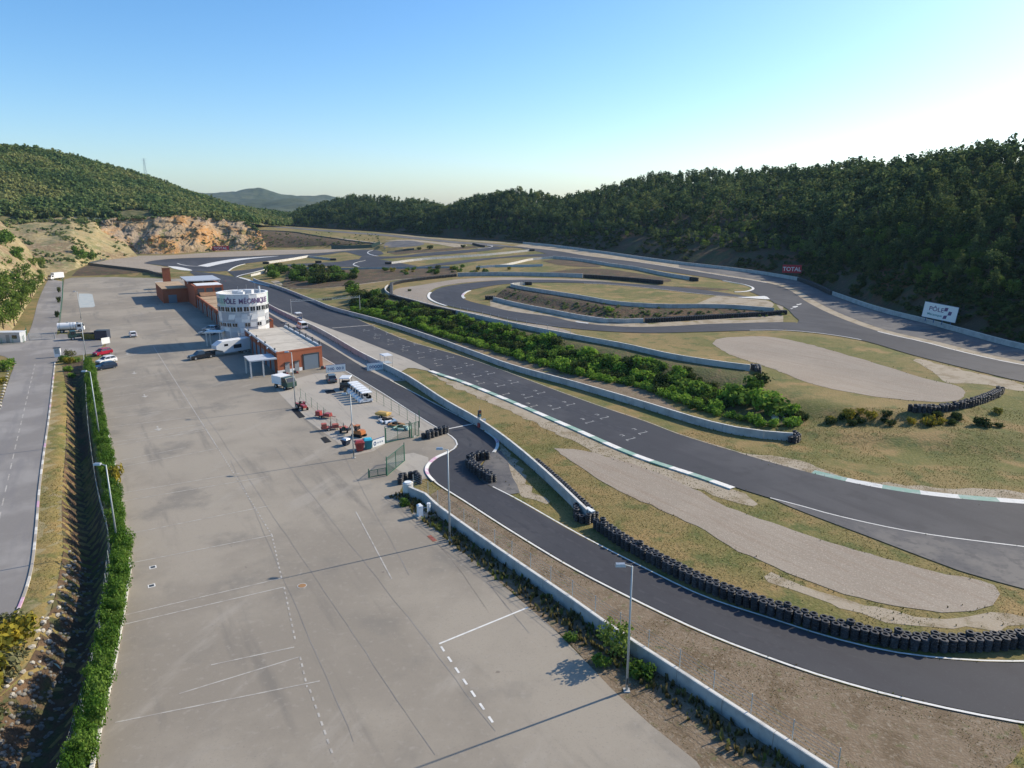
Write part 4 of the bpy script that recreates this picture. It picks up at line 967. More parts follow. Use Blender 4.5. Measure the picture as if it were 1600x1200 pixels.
for lb, q in (('black tyre block at the left end of the bright wall by the far turn', (416,412.5,2.2)), ('black tyre block at the left end of the long white wall', (607,413,4)), ('black tyre block at the right end of the long white wall', (831,392.5,7)),
              ('black tyre block at the end of the bright curved wall', (824,445.5,5)), ('black tyre block at the left end of the inner loop wall', (766,468,3.2)), ('black tyre block on the island grass, nearer the bushes', (487,416.5,3)), ('black tyre block on the island grass, farther from the bushes', (498,411,3.2)), ('black tyre block at the tip of the dark island wall', (521,407,3.3))):
    c = G(*q); far_tyres(lb, np.array([c + [-1.4,0,0], c + [1.4,0,0]]), 1.3)
wp_ = resample(pit_wall_base, .66); k0 = int(np.argmin(np.linalg.norm(wp_[:, :2]-G(832,728)[:2], axis=1)))
tyre_wall('single row of dark tyres behind the end of the pit wall', offset(wp_[k0:-2], -.85), 1, .66, [stack_mesh('tyre_stack', 4, .33, .2, 12), stack_mesh('tyre_stack', 4, .33, .2, 12, 'rubber_faded')])

# fences
def fence(name, label, path, h=2.0, post_step=2.5, mat='green_metal', wires=5, mesh_h=None, lean=0.0, base=0.0, r=.035, diag=.0, side=0.0):
    p = offset(resample(np.asarray(path)[:, :2], post_step), side)
    o = np.array([*p[0], z1(*p[0])]); root = thing(name, label, 'fence', o)
    zz = np.array([z1(*q) for q in p])
    for k, q in enumerate(p):
        MB().tube((q[0]-o[0], q[1]-o[1], zz[k]-o[2]+base-.2), (q[0]-o[0], q[1]-o[1], zz[k]-o[2]+base+h), r, r, 6).build('post', mat, root)
    m = MB()
    for w_ in range(wires):
        hz = base + h*(.06 + .9*w_/(max(1, wires-1)))
        for k in range(len(p)-1):
            m.tube((p[k][0]-o[0], p[k][1]-o[1], zz[k]-o[2]+hz), (p[k+1][0]-o[0], p[k+1][1]-o[1], zz[k+1]-o[2]+hz), .011, .011, 3)
    if diag:
        for k in range(len(p)-1):
            d = p[k+1]-p[k]; L_ = np.linalg.norm(d); nseg = max(1, int(L_/diag))
            for s in range(nseg):
                q = p[k] + d*(s+.5)/nseg; z0 = zz[k]*(1-(s+.5)/nseg)+zz[k+1]*(s+.5)/nseg - o[2] + base
                m.tube((q[0]-o[0], q[1]-o[1], z0+h*.06), (q[0]-o[0], q[1]-o[1], z0+h*.96), .008, .008, 3)
    m.build('wire_mesh', mat, root)
    return root
fence('wire_fence', 'wire fence on posts along the wall between paddock and exit road', cut(front_wall_base, 640, 1300), 2.5, 3.0, 'galvanised', 9, side=-.45)
fence('wire_fence', 'wire fence on the wall in front of the infield loop', wl[iu:iu+95], 2.6, 4.0, 'galvanised', 4, side=.5)
fence('wire_fence', 'wire fence along the ditch side of the hedge', hedge_left[:, :2], 1.6, 2.6, 'galvanised', 6, side=.2)
fence('wire_fence', 'thin wire fence on posts along the right of the machine yard', P([(578,622),(600,635),(650,665)], sm=False), 2.0, 3.2, 'green_metal', 5)
fence('wire_fence', 'green wire fence on posts along the left side of the machine yard', P([(470,622),(500,648),(520,665),(538,682)], sm=False), 1.8, 3.5, 'green_metal', 4)
fence('wire_fence', 'wire fence between access road and far paddock', P([(99,440),(98,470),(94,505)], sm=False), 2.0, 4.0, 'green_metal', 5)
def mesh_gate(name, label, a, b, h=2.0, bars=9, mat='green_metal'):
    A, B = G(*a), G(*b); d = B-A; L_ = np.linalg.norm(d[:2]); rz = math.atan2(d[1], d[0])
    root = thing(name, label, 'gate', A, rz)
    f = MB().box(0,L_,-.03,.03,.08,.16).box(0,L_,-.03,.03,h-.06,h).box(0,.08,-.03,.03,.08,h).box(L_-.08,L_,-.03,.03,.08,h).box(L_/2-.03,L_/2+.03,-.03,.03,.08,h)
    f.build('gate_frame', mat, root)
    m = MB()
    n = int(L_/.13)
    for k in range(1, n): m.box(L_*k/n-.006, L_*k/n+.006, -.008,.008,.15,h-.05)
    for k in range(1, 8): m.box(.05, L_-.05, -.008,.008, .15+(h-.2)*k/8-.006, .15+(h-.2)*k/8+.006)
    m.build('gate_mesh', mat, root)
    MB().tube((-.06,0,-.1),(-.06,0,h+.25),.06).build('post', mat, root); MB().tube((L_+.06,0,-.1),(L_+.06,0,h+.25),.06).build('post', mat, root)
    return root
mesh_gate('mesh_gate', 'green mesh gate closing the machine yard', (603,693), (640,684), 2.3)
gg = mesh_gate('mesh_gate', 'narrow green mesh gate with round plate beside the tyre stacks', (643,685), (655,681), 2.3)
MB().lathe([(0,0),(.28,0),(.28,.03),(0,.03)], 14, (.7,0,0)).build('plate', 'white_plastic', gg).rotation_euler = (math.pi/2, 0, 0)
gg.children[-1].location = (0, -.06, 1.4)
mesh_gate('mesh_gate', 'open green mesh gate leaf standing across the yard entrance', (605,744), (632,721), 2.4)
mesh_gate('mesh_gate', 'green lowered gate bar leaning at the yard entrance', (577,747), (604,742), 1.0)
mesh_gate('metal_gate', 'grey metal gate across the access road', (46,532), (86,530), 1.7, mat='galvanised')

# ------------------------------------------------------------------ lamp posts
def lamp(label, u, v, h=9.5, rz=0.0, z=0.0, double=False):
    b = G(u, v, z); b[2] = z1(b[0], b[1])
    r = thing('lamp_post', label, 'lamp post', b, rz, 'lamp posts of the paddock')
    MB().box(-.22,.22,-.22,.22,-.05,.12).build('foot', 'wall_concrete', r)
    MB().tube((0,0,.1),(0,0,h),.095,.055,10).build('pole', 'galvanised', r, smooth_=True)
    MB().tube((0,0,h-.05),(-.55,0,h+.12),.04,.035,8).build('arm', 'galvanised', r)
    hd = MB().frustum((-1.15,-.45,-.2,.2,h+.02),(-1.1,-.5,-.14,.14,h+.20)).build('lamp_head', 'green_metal' if False else 'steel', r)
    MB().box(-1.08,-.52,-.15,.15,h-.005,h+.015).build('lens', 'lamp_glass', hd)
    MB().box(-.06,.06,-.1,-.085,.6,1.1).build('hatch', 'dark_steel', r)
    return r
lamp('tall lamp post on the paddock edge in front of the concrete wall', 703, 846, 9.9)
lamp('tall lamp post by the leafy bush at the bottom right of the paddock', 979, 1080, 9.7)
lamp('lamp post in the hedge nearest the bottom left corner', 185, 858, 9.0)
lamp('lamp post in the middle of the hedge beside the ditch', 157, 691, 10.5)
lamp('lamp post at the far end of the hedge by the parked cars', 135, 560, 8.0)
lamp('lamp post beside the far paddock left of the tower', 127, 500, 8.6)
lamp('lamp post on the left edge of the machine yard beside the red bin', 553, 716, 9.0)
lamp('lamp post on the yard edge in front of the brick end wall', 462, 637, 9.6)

# ------------------------------------------------------------------ pit building and control tower
BO = np.array([G(435,585)[0], G(435,585)[1]]); BRZ = AX     # local x = across (towards the track), local y = away along the pits
pit = thing('pit_building', 'long low red brick pit building with flat pale roof', 'building', (BO[0], BO[1], 0.0), BRZ)
W_ = 9.8; H_ = 4.3; LEN = 33.0
SKW = math.atan2(2.05, 9.8); FW = 9.8/math.cos(SKW)
MB().add([(0,0,-.2),(W_,2.05,-.2),(W_,LEN,-.2),(0,LEN,-.2),(0,0,H_),(W_,2.05,H_),(W_,LEN,H_),(0,LEN,H_)], [(0,3,2,1),(4,5,6,7),(0,1,5,4),(1,2,6,5),(2,3,7,6),(3,0,4,7)]).build('brick_wall', 'brick', pit)
base_ = MB().box(-.04,5.3,-.04,.3,-.2,.75).build('plinth', 'panel_white', pit, rz=SKW)
rf = MB().add([(.35,.45,H_+.002),(W_-.35,2.4,H_+.002),(W_-.35,LEN-.2,H_+.002),(.35,LEN-.2,H_+.002),(.35,.45,H_+.06),(W_-.35,2.4,H_+.06),(W_-.35,LEN-.2,H_+.06),(.35,LEN-.2,H_+.06)], [(0,3,2,1),(4,5,6,7),(0,1,5,4),(1,2,6,5),(2,3,7,6),(3,0,4,7)]).build('roof', 'roof_gravel', pit)
for k in range(1, 3): MB().box(.36,W_-.36,LEN*k/3-.06,LEN*k/3+.06,H_+.062,H_+.10).build('roof_seam', 'concrete_slab', rf)
for a in ((-.06,.32,.3,LEN),(W_-.32,W_+.06,2.35,LEN)): MB().box(a[0],a[1],a[2],a[3],H_+.002,H_+.42).build('parapet', 'panel_mid', pit)
MB().box(-.06,FW+.02,-.06,.28,H_+.003,H_+.30).build('parapet', 'brick', pit, rz=SKW)
rl = MB()
for k in range(12): rl.tube((W_-.15,2.4+k*2.7,H_+.4),(W_-.15,2.4+k*2.7,H_+1.15),.03,.03,6)
rl.tube((W_-.15,2.3,H_+1.15),(W_-.15,LEN-1,H_+1.15),.03,.03,6).tube((W_-.15,2.3,H_+.8),(W_-.15,LEN-1,H_+.8),.02,.02,6)
rl.build('railing', 'steel', pit)
for k in range(6): MB().box(W_-.28,W_-.02,3+k*5.2,3.35+k*5.2,H_+.42,H_+1.25).build('roof_flood_lamp', 'dark_steel', pit)
for k in range(7):
    gl = MB().lathe([(0,-.22),(.13,-.17),(.21,-.04),(.21,.06),(.12,.18),(0,.22)], 10).build('globe_lamp', 'white_plastic' if k % 2 else 'dark_steel', pit, smooth_=True)
    gl.location = (-.45 if k % 2 else .12, 2.0 + k*4.4, H_+.12 if k % 2 else H_+.66)
    MB().tube((0,0,0),(.4 if k % 2 else 0,0,-.1 if k % 2 else -.3),.025,.025,6).build('bracket', 'dark_steel', gl)
# end wall: shutter with frame, two doors with lintels
sh = MB().box(5.75,9.05,-.05,.0-.005,-.05,3.15).build('roller_shutter', 'shutter_grey', pit, rz=SKW)
for k in range(9): MB().box(5.8,9.0,-.075,-.051,.1+k*.34,.1+k*.34+.3).build('slat', 'shutter_grey', sh)
MB().box(5.55,9.25,-.12,-.002,3.16,3.42).build('shutter_box', 'dark_steel', pit, rz=SKW)
MB().box(5.55,5.745,-.10,-.002,-.05,3.155).build('shutter_guide', 'dark_steel', pit, rz=SKW); MB().box(9.055,9.25,-.10,-.002,-.05,3.155).build('shutter_guide', 'dark_steel', pit, rz=SKW)
for x in (1.55, 3.65):
    d = MB().box(x,x+.95,-.08,-.042,-.02,2.05).build('door', 'door_grey', pit, rz=SKW)
    MB().box(x+.78,x+.86,-.13,-.081,.95,1.05).build('handle', 'steel', d)
    MB().box(x-.1,x+1.05,-.30,-.043,2.1,2.28).build('lintel', 'dark_steel', pit, rz=SKW)
# paddock side: pilasters, garage doors, canopies on columns
for k in range(7):
    y = 2.2 + k*4.5
    g_ = MB().box(-.05,-.004,y,y+3.4,-.05,3.1).build('garage_door', 'shutter_grey', pit)
    for j in range(4): MB().box(-.075,-.051,y+.05,y+3.35,.1+j*.75,.1+j*.75+.68).build('door_panel', 'shutter_grey', g_)
    MB().box(-.22,-.003,y-.75,y-.35,-.1,H_-.1).build('pilaster', 'brick', pit)
MB().box(-5.6,-.25,-1.0,4.6,3.35,3.6).build('canopy', 'panel_mid', pit)
for x, y in ((-5.4,-.8),(-5.4,4.2),(-3.0,-.8)): MB().box(x-.14,x+.14,y-.14,y+.14,-.1,3.34).build('column', 'wall_cap', pit)
st = MB()
for k in range(14): st.box(-1.9,-.3,30.5-k*.33-.33,30.5-k*.33,4.0-k*.29-.06,4.0-k*.29)
stair = st.build('staircase', 'wall_concrete', pit)
MB().add([(-1.95,30.6,4.0),(-1.95,25.9,-.1),(-1.95,25.9,.5),(-1.95,30.6,4.6),(-1.88,30.6,4.0),(-1.88,25.9,-.1),(-1.88,25.9,.5),(-1.88,30.6,4.6)], [(0,1,2,3),(7,6,5,4),(0,4,5,1),(3,2,6,7)]).build('stringer', 'galvanised', stair)
# rear wing
rear = thing('pit_building', 'rear wing of the pit building with tan roof, brick piers and garages', 'building', (*(BO + EA*46.5), 0.0), BRZ)
RL = 68.0
MB().box(0,W_,0,RL,-.2,4.0).build('brick_wall', 'brick', rear)
rr = MB().box(.3,W_-.3,.3,RL-.3,4.0,4.06).build('roof', 'roof_tan', rear)
for k in range(1,6): MB().box(.31,W_-.31,RL*k/6-.12,RL*k/6+.12,4.062,4.14).build('roof_seam', 'roof_brown', rr)
for a in ((-.06,.28),(W_-.28,W_+.06)): MB().box(a[0],a[1],-.06,RL+.06,4.002,4.35).build('parapet', 'brick', rear)
for k in range(15):
    y = 1.2 + k*4.5
    g_ = MB().box(-.05,-.004,y,y+3.3,-.05,3.0).build('garage_door', 'shutter_grey', rear)
    for j in range(4): MB().box(-.075,-.051,y+.05,y+3.25,.1+j*.73,.1+j*.73+.66).build('door_panel', 'shutter_grey', g_)
    MB().box(-.3,-.003,y-.75,y-.4,-.1,3.8).build('pier', 'concrete_slab' if k % 2 else 'brick', rear)
# two-storey block behind the rear wing
blk = thing('pit_building', 'two storey brick block with flat blue-grey canopy at the far end of the pits', 'building', (*(BO + EA*114.8), 0.0), BRZ)
MB().box(-.4,8.8,0,26,-.2,7.4).build('brick_wall', 'brick', blk)
MB().box(-1.6,9.6,9.0,27.5,8.2,8.5).build('canopy_roof', 'panel_grey', blk)
MB().box(.4,8.5,.2,9.0,7.42,7.55).build('roof', 'panel_white', blk)
for x in (-1.2, 3.8, 9.1):
    for y in (9.6, 26.8): MB().tube((x,y,7.38),(x,y,8.22),.12).build('column', 'steel', blk)
for k in range(3): MB().box(.5+k*2.8,2.6+k*2.8,-.06,-.003,4.6,6.6).build('window', 'glass_blue', blk)
MB().add([(1,-3.2,4.1),(9.2,-3.2,4.1),(9.2,-.08,5.0),(1,-.08,5.0),(1,-3.2,4.3),(9.2,-3.2,4.3),(9.2,-.08,5.2),(1,-.08,5.2)], [(0,3,2,1),(4,5,6,7),(0,1,5,4),(1,2,6,5),(2,3,7,6),(3,0,4,7)]).build('lean_to_roof', 'roof_brown', blk)
for x in (1.3,5,8.9): MB().tube((x,-3.0,4.06),(x,-3.0,4.15),.1).build('column', 'wall_cap', blk)
MB().box(-8.6,-.45,19,45,-.2,5.0).build('annex', 'brick', blk)
MB().box(-8.8,-.45,18.8,45.2,5.002,5.25).build('annex_roof', 'roof_tan', blk)
MB().box(-6.9,-4.2,18.93,18.997,-.05,2.9).build('door', 'shutter_grey', blk)
tw_ = thing('brick_tower', 'orange brick stair tower at the far end of the pit buildings', 'building', (*G(263,456)[:2], 0.0), BRZ)
MB().box(-1.35,1.35,-1.4,1.4,-.2,9.6).build('brick_wall', 'brick', tw_)
MB().box(-1.5,1.5,-1.55,1.55,9.602,9.85).build('roof', 'roof_tan', tw_)
MB().box(-.4,.4,-1.44,-1.402,.05,2.1).build('door', 'door_grey', tw_)
shed = thing('white_cabin', 'small white cabin beside the brick stair tower', 'cabin', (*G(254,452)[:2], 0.0), BRZ)
MB().box(-2.2,2.2,-2,2,0,2.8).build('wall', 'panel_white', shed); MB().box(-2.4,2.4,-2.2,2.2,2.802,3.0).build('roof', 'panel_light', shed); MB().box(-.5,.5,-2.05,-2.002,.05,2.1).build('door', 'door_grey', shed)

# control tower
TC = BO + EA*41.0 + EW*1.7; TR = 5.7; TH = 12.6
tower = thing('control_tower', 'round white control tower with dark windows and violet lettering', 'tower', (TC[0], TC[1], 0.0), 0.0)
def trad(z): return TR + .035*max(0, z-3)
def arc_panel(b, a0, a1, z0, z1_, out=.0, thick=.06, n=1, skew=0.0):
    """curved cladding panel between bearings a0..a1 and heights z0..z1"""
    V = []; 
    for r_ in (out, out+thick):
        for zz, sh_ in ((z0, 0), (z1_, skew)):
            for k in range(n+1):
                a = R(a0 + (a1-a0)*k/n + sh_); rr_ = trad(zz) + r_
                V.append((rr_*math.sin(a), -rr_*math.cos(a), zz))
    m = n+1; F = []
    for k in range(n):
        F += [(2*m+k, 2*m+k+1, 3*m+k+1, 3*m+k), (k+1, k, m+k, m+k+1), (m+k, 3*m+k, 3*m+k+1, m+k+1), (k+1, 2*m+k+1, 2*m+k, k)]
    F += [(0, 2*m, 3*m, m), (m-1, 2*m-1, 4*m-1, 3*m-1)]
    return b.add(V, F)
MB().lathe([(TR-.45,0),(trad(3)-.32,3),(trad(TH)-.32,TH),(trad(TH)-.4,TH),(trad(TH)-.4,TH-1.0)], 48).build('drum', 'panel_light', tower, smooth_=False)
MB().lathe([(0,TH-1.0),(trad(TH)-.401,TH-1.0)], 48).build('roof_deck', 'roof_gravel', tower)
MB().lathe([(trad(TH)-.5,TH+.002),(trad(TH)+.1,TH+.002),(trad(TH)+.1,TH+.12),(trad(TH)-.5,TH+.12)], 24, closed=True).build('rim', 'panel_white', tower)
# facade bearings: 0 = towards -Y, positive towards the track
fac = math.degrees(math.atan2(-TC[0], TC[1]))               # bearing that faces the camera
bands = [(9.85,12.55,'top'), (8.35,9.8,'win'), (5.9,8.3,'mid'), (4.6,5.85,'win2'), (.2,4.55,'low')]
tones = ['panel_white','panel_light','panel_mid','panel_grey','panel_grey','panel_white']
rp_ = random.Random(3)
for z0, z1_, kind in bands:
    a = -118.0
    while a < 118:
        st_ = 14.6 if 'win' in kind else rp_.choice((15, 19, 24)); st_ = min(st_, 118-a)
        bm = fac + a
        if 'win' in kind:
            t = 'panel_white' if kind == 'win' else rp_.choice(tones)
            pn = arc_panel(MB(), bm+.15, bm+st_-.15, z0, z1_).build('cladding_panel', t, tower)
            if kind == 'win' or rp_.random() < .62:
                for q in (0, 1):
                    w0 = bm + 1.6 + q*6.1; fr_ = arc_panel(MB(), w0-.45, w0+5.55, z0+.08, z1_-.06, .061, .05).build('window_frame', 'panel_white' if t != 'panel_white' else 'panel_light', tower)
                    arc_panel(MB(), w0, w0+5.1, z0+.2, z1_-.16, .112, .012).build('window', 'glass_dark', fr_)
        elif kind == 'top':
            arc_panel(MB(), bm+.12, bm+st_-.12, z0, z1_).build('cladding_panel', 'panel_green' if abs(a+52) < 9 or a > 62 and a < 84 else rp_.choice(('panel_white','panel_light','panel_light')), tower)
        else:
            t = rp_.choice(tones); zm = z0 + (z1_-z0)*rp_.uniform(.35, .65); t2 = rp_.choice(tones)
            arc_panel(MB(), bm+.15, bm+st_-.15, z0, zm-.02).build('cladding_panel', t, tower)
            arc_panel(MB(), bm+.15, bm+st_-.15, zm+.02, z1_).build('cladding_panel', t2, tower)
            if rp_.random() < .7:
                s_ = rp_.uniform(-5, 5); arc_panel(MB(), bm+2, bm+st_*rp_.uniform(.7, .95), zm-(zm-z0)*.5, zm+(z1_-zm)*.55, .061, .05, 1, s_).build('cladding_panel', rp_.choice(('panel_white','panel_grey','panel_light')), tower)
        a += st_
MB().tube((0,0,0),(0,0,2.6),.22,.2).build('chimney', 'panel_white', tower).location = (4.6*math.sin(R(fac+62)), -4.6*math.cos(R(fac+62)), TH-1.0)
for k, (x, y, sx, sy, h) in enumerate(((-1.5,1.0,1.1,.8,1.3),(1.2,1.6,.9,.9,1.5),(.2,-1.2,.7,.6,1.25))): MB().box(x-sx,x+sx,y-sy,y+sy,TH-.98,TH-1+h).build('roof_unit', 'panel_light', tower)
for k in range(3): MB().tube((-2+k*2.2,2.6,TH-1),(-2+k*2.2,2.6,TH+1.2+.4*k),.035,.03,6).build('antenna', 'steel', tower)
MB().box(-7.6,-3.4,-6.6,-3.9,3.5,3.75).build('entrance_canopy', 'panel_white', tower)
for x, y in ((-7.3,-6.3),(-7.3,-4.2),(-4.0,-6.3)): MB().box(x-.12,x+.12,y-.12,y+.12,-.1,3.49).build('column', 'wall_cap', tower)
_tc = {}
def text_mesh(txt, size, depth=.03, mat='letter_violet', bold=.0):
    c = bpy.data.curves.new('lettering', 'FONT'); c.body = txt; c.size = size; c.extrude = depth; c.offset = bold; c.align_x = 'CENTER'; c.resolution_u = 3
    o = bpy.data.objects.new('lettering', c); col.objects.link(o)
    dg = bpy.context.evaluated_depsgraph_get(); me = bpy.data.meshes.new_from_object(o.evaluated_get(dg))
    bpy.data.objects.remove(o); bpy.data.curves.remove(c); me.materials.clear(); me.materials.append(MAT[mat]); return me
ADV = {'I': .42, 'M': 1.12, 'N': .98, 'L': .74, 'E': .80, 'É': .80, 'Q': 1.02, 'Ô': 1.02, ' ': .55, 'P': .84, 'S': .84, 'C': .95, 'A': .9, 'U': .94}
def letters(txt, a0, z, size, mat):
    a = a0
    for ch in txt:
        st = ADV.get(ch, .9)*size*.57/(trad(z)+.1); mid_ = R(a) + st/2; a += math.degrees(st)
        if ch == ' ': continue
        rr_ = trad(z) + .10
        o = link('letter', text_mesh(ch, size, .03, mat, .025), tower, (rr_*math.sin(mid_), -rr_*math.cos(mid_), z)); o.rotation_euler = (math.pi/2, 0, mid_); o.scale = (.80, 1, 1)
letters('NES', fac-74, 10.45, 1.75, 'letter_grey')
letters('PÔLE MÉCANIQUE', fac-47, 10.45, 1.75, 'letter_violet')

# ------------------------------------------------------------------ signs and banners
def board(name, label, c, w, h, rz, mat, legs=2, lift=.0, tilt=0.0, fr='dark_steel'):
    r = thing(name, label, 'sign', c, rz)
    MB().box(-w/2,w/2,-.05,.05,lift,lift+h).build('board', mat, r)
    MB().box(-w/2-.08,w/2+.08,.052,.12,lift-.08,lift+h+.08).build('frame', fr, r)
    for k in range(legs):
        x = -w/2 + w*(k+.5)/legs; MB().box(x-.08,x+.08,.125,.25,-.4,lift+h*.8).build('leg', fr, r)
    return r
def sign_text(r, txt, x, z, size, mat, sx=1.0):
    o = link('lettering', text_mesh(txt, size, .012, mat, size*.012), r, (x, -.065, z)); o.rotation_euler = (math.pi/2, 0, 0); o.scale = (sx, 1, 1)
c = PT(1237,425,288); s1 = board('billboard', 'red billboard with white lettering at the foot of the dark wood', (c[0], c[1], z1(c[0],c[1])+1.2), 7.2, 3.2, R(-18), 'sign_red', 3, 1.0)
sign_text(s1, 'TOTAL', 0, 1.75, 2.3, 'banner_white', .95)
c = G(345,392.6,2.4); s2 = board('billboard', 'red billboard with white lettering in front of the rock face', c, 11.5, 3.0, R(8), 'sign_red', 3, .7)
sign_text(s2, 'TOTAL', 0, 1.3, 2.6, 'banner_white', 1.15)
pa, pb, pc_, pd = PT(1440,491,178), PT(1492,502,172), PT(1497,476,173), PT(1444,467,179)
w_ = np.linalg.norm((pb-pa)[:2]); hh_ = pd[2]-pa[2]; mid = (pa+pb)/2
s3 = board('billboard', 'large white sign with violet marks on the slope below the wood', (mid[0], mid[1], pb[2]-.7), w_, hh_, math.atan2((pb-pa)[1], (pb-pa)[0]), 'banner_white', 4, .7, fr='blue_print')
s3.rotation_euler = (0, math.asin(max(-.3, min(.3, (pa[2]-pb[2])/w_)))*.9, s3.rotation_euler[2])
sign_text(s3, 'PÔLE', -.9, .7+hh_*.50, 1.5, 'letter_violet')
sign_text(s3, 'Mécanique', -1.05, .7+hh_*.20, .80, 'letter_teal')
for x, z, q in ((1.25,.60,0.1),(2.25,.38,.4),(1.35,.10,-.2)):
    MB().add([(x-.42,-.056,.7+hh_*z),(x+.36,-.056,.7+hh_*z+.12),(x+.45,-.056,.7+hh_*z+1.0),(x-.30,-.056,.7+hh_*z+.9+q*.3)], [(0,1,2,3)]).build('emblem', 'letter_violet', s3)
def banner(label, a, b, h, marks, z0=.05):
    A, B = G(*a), G(*b); d = B-A; L_ = np.linalg.norm(d[:2]); r = thing('banner', label, 'banner', A, math.atan2(d[1], d[0]))
    MB().box(0,L_,-.04,.04,z0,h).build('cloth', 'banner_white', r)
    MB().box(-.06,L_+.06,.042,.12,h-.02,h+.10).build('rail', 'blue_print', r); 
    for x in (0, L_): MB().tube((x,.12,0),(x,.12,h+.1),.05).build('post', 'steel', r)
    for x, ro in marks:
        m = MB().lathe([(ro*.55,0),(ro,0),(ro,.02),(ro*.55,.02)], 14, closed=True).build('printed_mark', 'blue_print', r); m.location = (x*L_, -.044, h*.52); m.rotation_euler = (math.pi/2, 0, 0); m.scale = (.8,1,1)
    return r
banner('white banner with blue round marks standing on the pit apron', (574,580), (599,577.5), 1.55, ((.2,.30),(.36,.34),(.52,.34),(.7,.36),(.86,.3)))
banner('white banner with blue round marks beside the brick building', (510,583), (540,580), 1.5, ((.12,.24),(.25,.28),(.36,.30),(.58,.28),(.70,.28),(.86,.26)))
banner('white banner lying against the yard fence beside the bins', (582,700), (601,693.5), 1.05, ((.2,.3),(.45,.12),(.62,.12),(.8,.12)))
# ------------------------------------------------------------------ vehicles
def wheel(par, x, y, r=.32, w=.22, side=1):
    t = MB().lathe([(r*.6,-w/2),(r*.92,-w/2),(r,-w*.3),(r,w*.3),(r*.92,w/2),(r*.6,w/2)], 14, closed=True).build('wheel', 'rubber_dark', par, (x, y, r)); t.rotation_euler = (math.pi/2, 0, 0)
    MB().lathe([(0,-w*.40),(r*.6,-w*.40),(r*.6,w*.40),(0,w*.40)], 12).build('rim', 'steel', t)
    return t
def car(label, loc, rz, paint, kind='hatch', cat='car', sc=1.0, group=None):
    c = thing('car', label, cat, loc, rz, group)
    c.scale = (sc,)*3
    L_, W2 = (4.1, .88) if kind != 'van' else (4.9, .98)
    x0, x1 = -L_/2, L_/2
    if kind == 'van':
        low = [(x0,.3),(x0,1.0),(x0+.04,1.05),(x1-1.0,1.1),(x1-.1,.95),(x1,.7),(x1,.3)]; top = (x0+.05, x1-.95, x0+.12, x1-1.55, 1.02, 1.9)
    elif kind == 'saloon':
        low = [(x0,.3),(x0-.02,.7),(x0+.08,.95),(x1-1.3,.98),(x1-.15,.82),(x1,.6),(x1-.02,.3)]; top = (x0+.75, x1-1.15, x0+1.25, x1-1.95, .96, 1.42)
    else:
        low = [(x0,.3),(x0-.02,.75),(x0+.05,1.0),(x1-1.15,1.0),(x1-.15,.84),(x1,.6),(x1-.02,.3)]; top = (x0+.12, x1-.95, x0+.55, x1-1.75, .98, 1.50)
    body = MB()
    n = len(low)
    V = []
    for y, k in ((-W2,.0),(-W2*.96,1),(W2*.96,1),(W2,.0)): pass
    cx = 0
    ring = lambda y, s, dz: [(x*s, y, .3+(z-.3)*(1-dz)) for x, z in low]
    V = ring(-W2,.975,.08) + ring(-W2+.10,1,0) + ring(W2-.10,1,0) + ring(W2,.975,.08)
    F = [(r_*n+i, r_*n+(i+1) % n, (r_+1)*n+(i+1) % n, (r_+1)*n+i) for r_ in range(3) for i in range(n)] + [tuple(range(n))[::-1], tuple(range(3*n, 4*n))]
    b = body.add(V, F).build('body', paint, c)
    gl = MB().frustum((top[0], top[1], -W2+.08, W2-.08, top[4]), (top[2], top[3], -W2+.24, W2-.24, top[5])).build('windows', 'glass_dark', c)
    MB().frustum((top[2]-.05, top[3]+.05, -W2+.21, W2-.21, top[5]-.005), (top[2]+.05, top[3]-.08, -W2+.28, W2-.28, top[5]+.05)).build('roof', paint, c)
    pm = MB()
    for s in (-1, 1):
        for xb, xt in ((top[0]+.02, top[2]+.02), (top[1]-.02, top[3]-.02), ((top[0]+top[1])/2-.05, (top[2]+top[3])/2+.05)):
            pm.tube((xb, s*(W2-.075), top[4]), (xt, s*(W2-.235), top[5]), .045, .04, 5)
    pm.build('pillars', paint, c)
    for s in (-1, 1):
        wheel(c, x1-.78, s*(W2-.10)); wheel(c, x0+.72, s*(W2-.10))
        MB().box(x1-.10,x1+.02,s*.62-.17,s*.62+.17,.60,.76).build('headlight', 'lamp_glass', c)
        MB().box(x0-.045,x0+.06,s*.66-.13,s*.66+.13,.72,.92).build('tail_light', 'tail_red', c)
        MB().box(top[1]-.35,top[1]-.17,s*(W2+.07)-.07,s*(W2+.07)+.07,1.0,1.12).build('mirror', paint, c)
    MB().box(x0-.05,x0+.03,-.7,.7,.34,.52).build('bumper', 'dark_steel', c); MB().box(x1-.08,x1+.03,-.7,.7,.34,.50).build('bumper', 'dark_steel', c)
    return c
def head(u0, v0, u1, v1): d = G(u1, v1)-G(u0, v0); return math.atan2(d[1], d[0])
car('dark red hatchback, farthest of the three cars parked at the hedge', (G(148,557)+G(173,552))/2, head(173,552,148,557), 'car_red')
car('white hatchback parked between the red and the dark car', (G(153,570)+G(180,564.5))/2, head(180,564.5,153,570), 'car_white')
car('dark navy hatchback, nearest of the three cars parked at the hedge', (G(151,579)+G(180,574))/2, head(180,574,151,579), 'car_navy')
car('small white car alone in the middle of the far paddock', G(208,526), R(122), 'car_white', sc=.95)
car('pale blue car in the shade of the pit building near the tower', G(324,523), R(176), 'car_silver', 'saloon')
car('silver estate car parked in the shade against the pit wall', G(329,517), R(172), 'car_silver', 'hatch')
car('black car parked behind the tower beside the brick block', G(338,450), AX+R(90), 'car_black', 'saloon')
car('white compact van standing on the pit apron below the tower', G(472,513), AX+R(92), 'car_white', 'van', 'van')
car('grey car parked in the machine yard beside the banner', G(518,596), AX+R(80), 'car_grey', 'hatch')

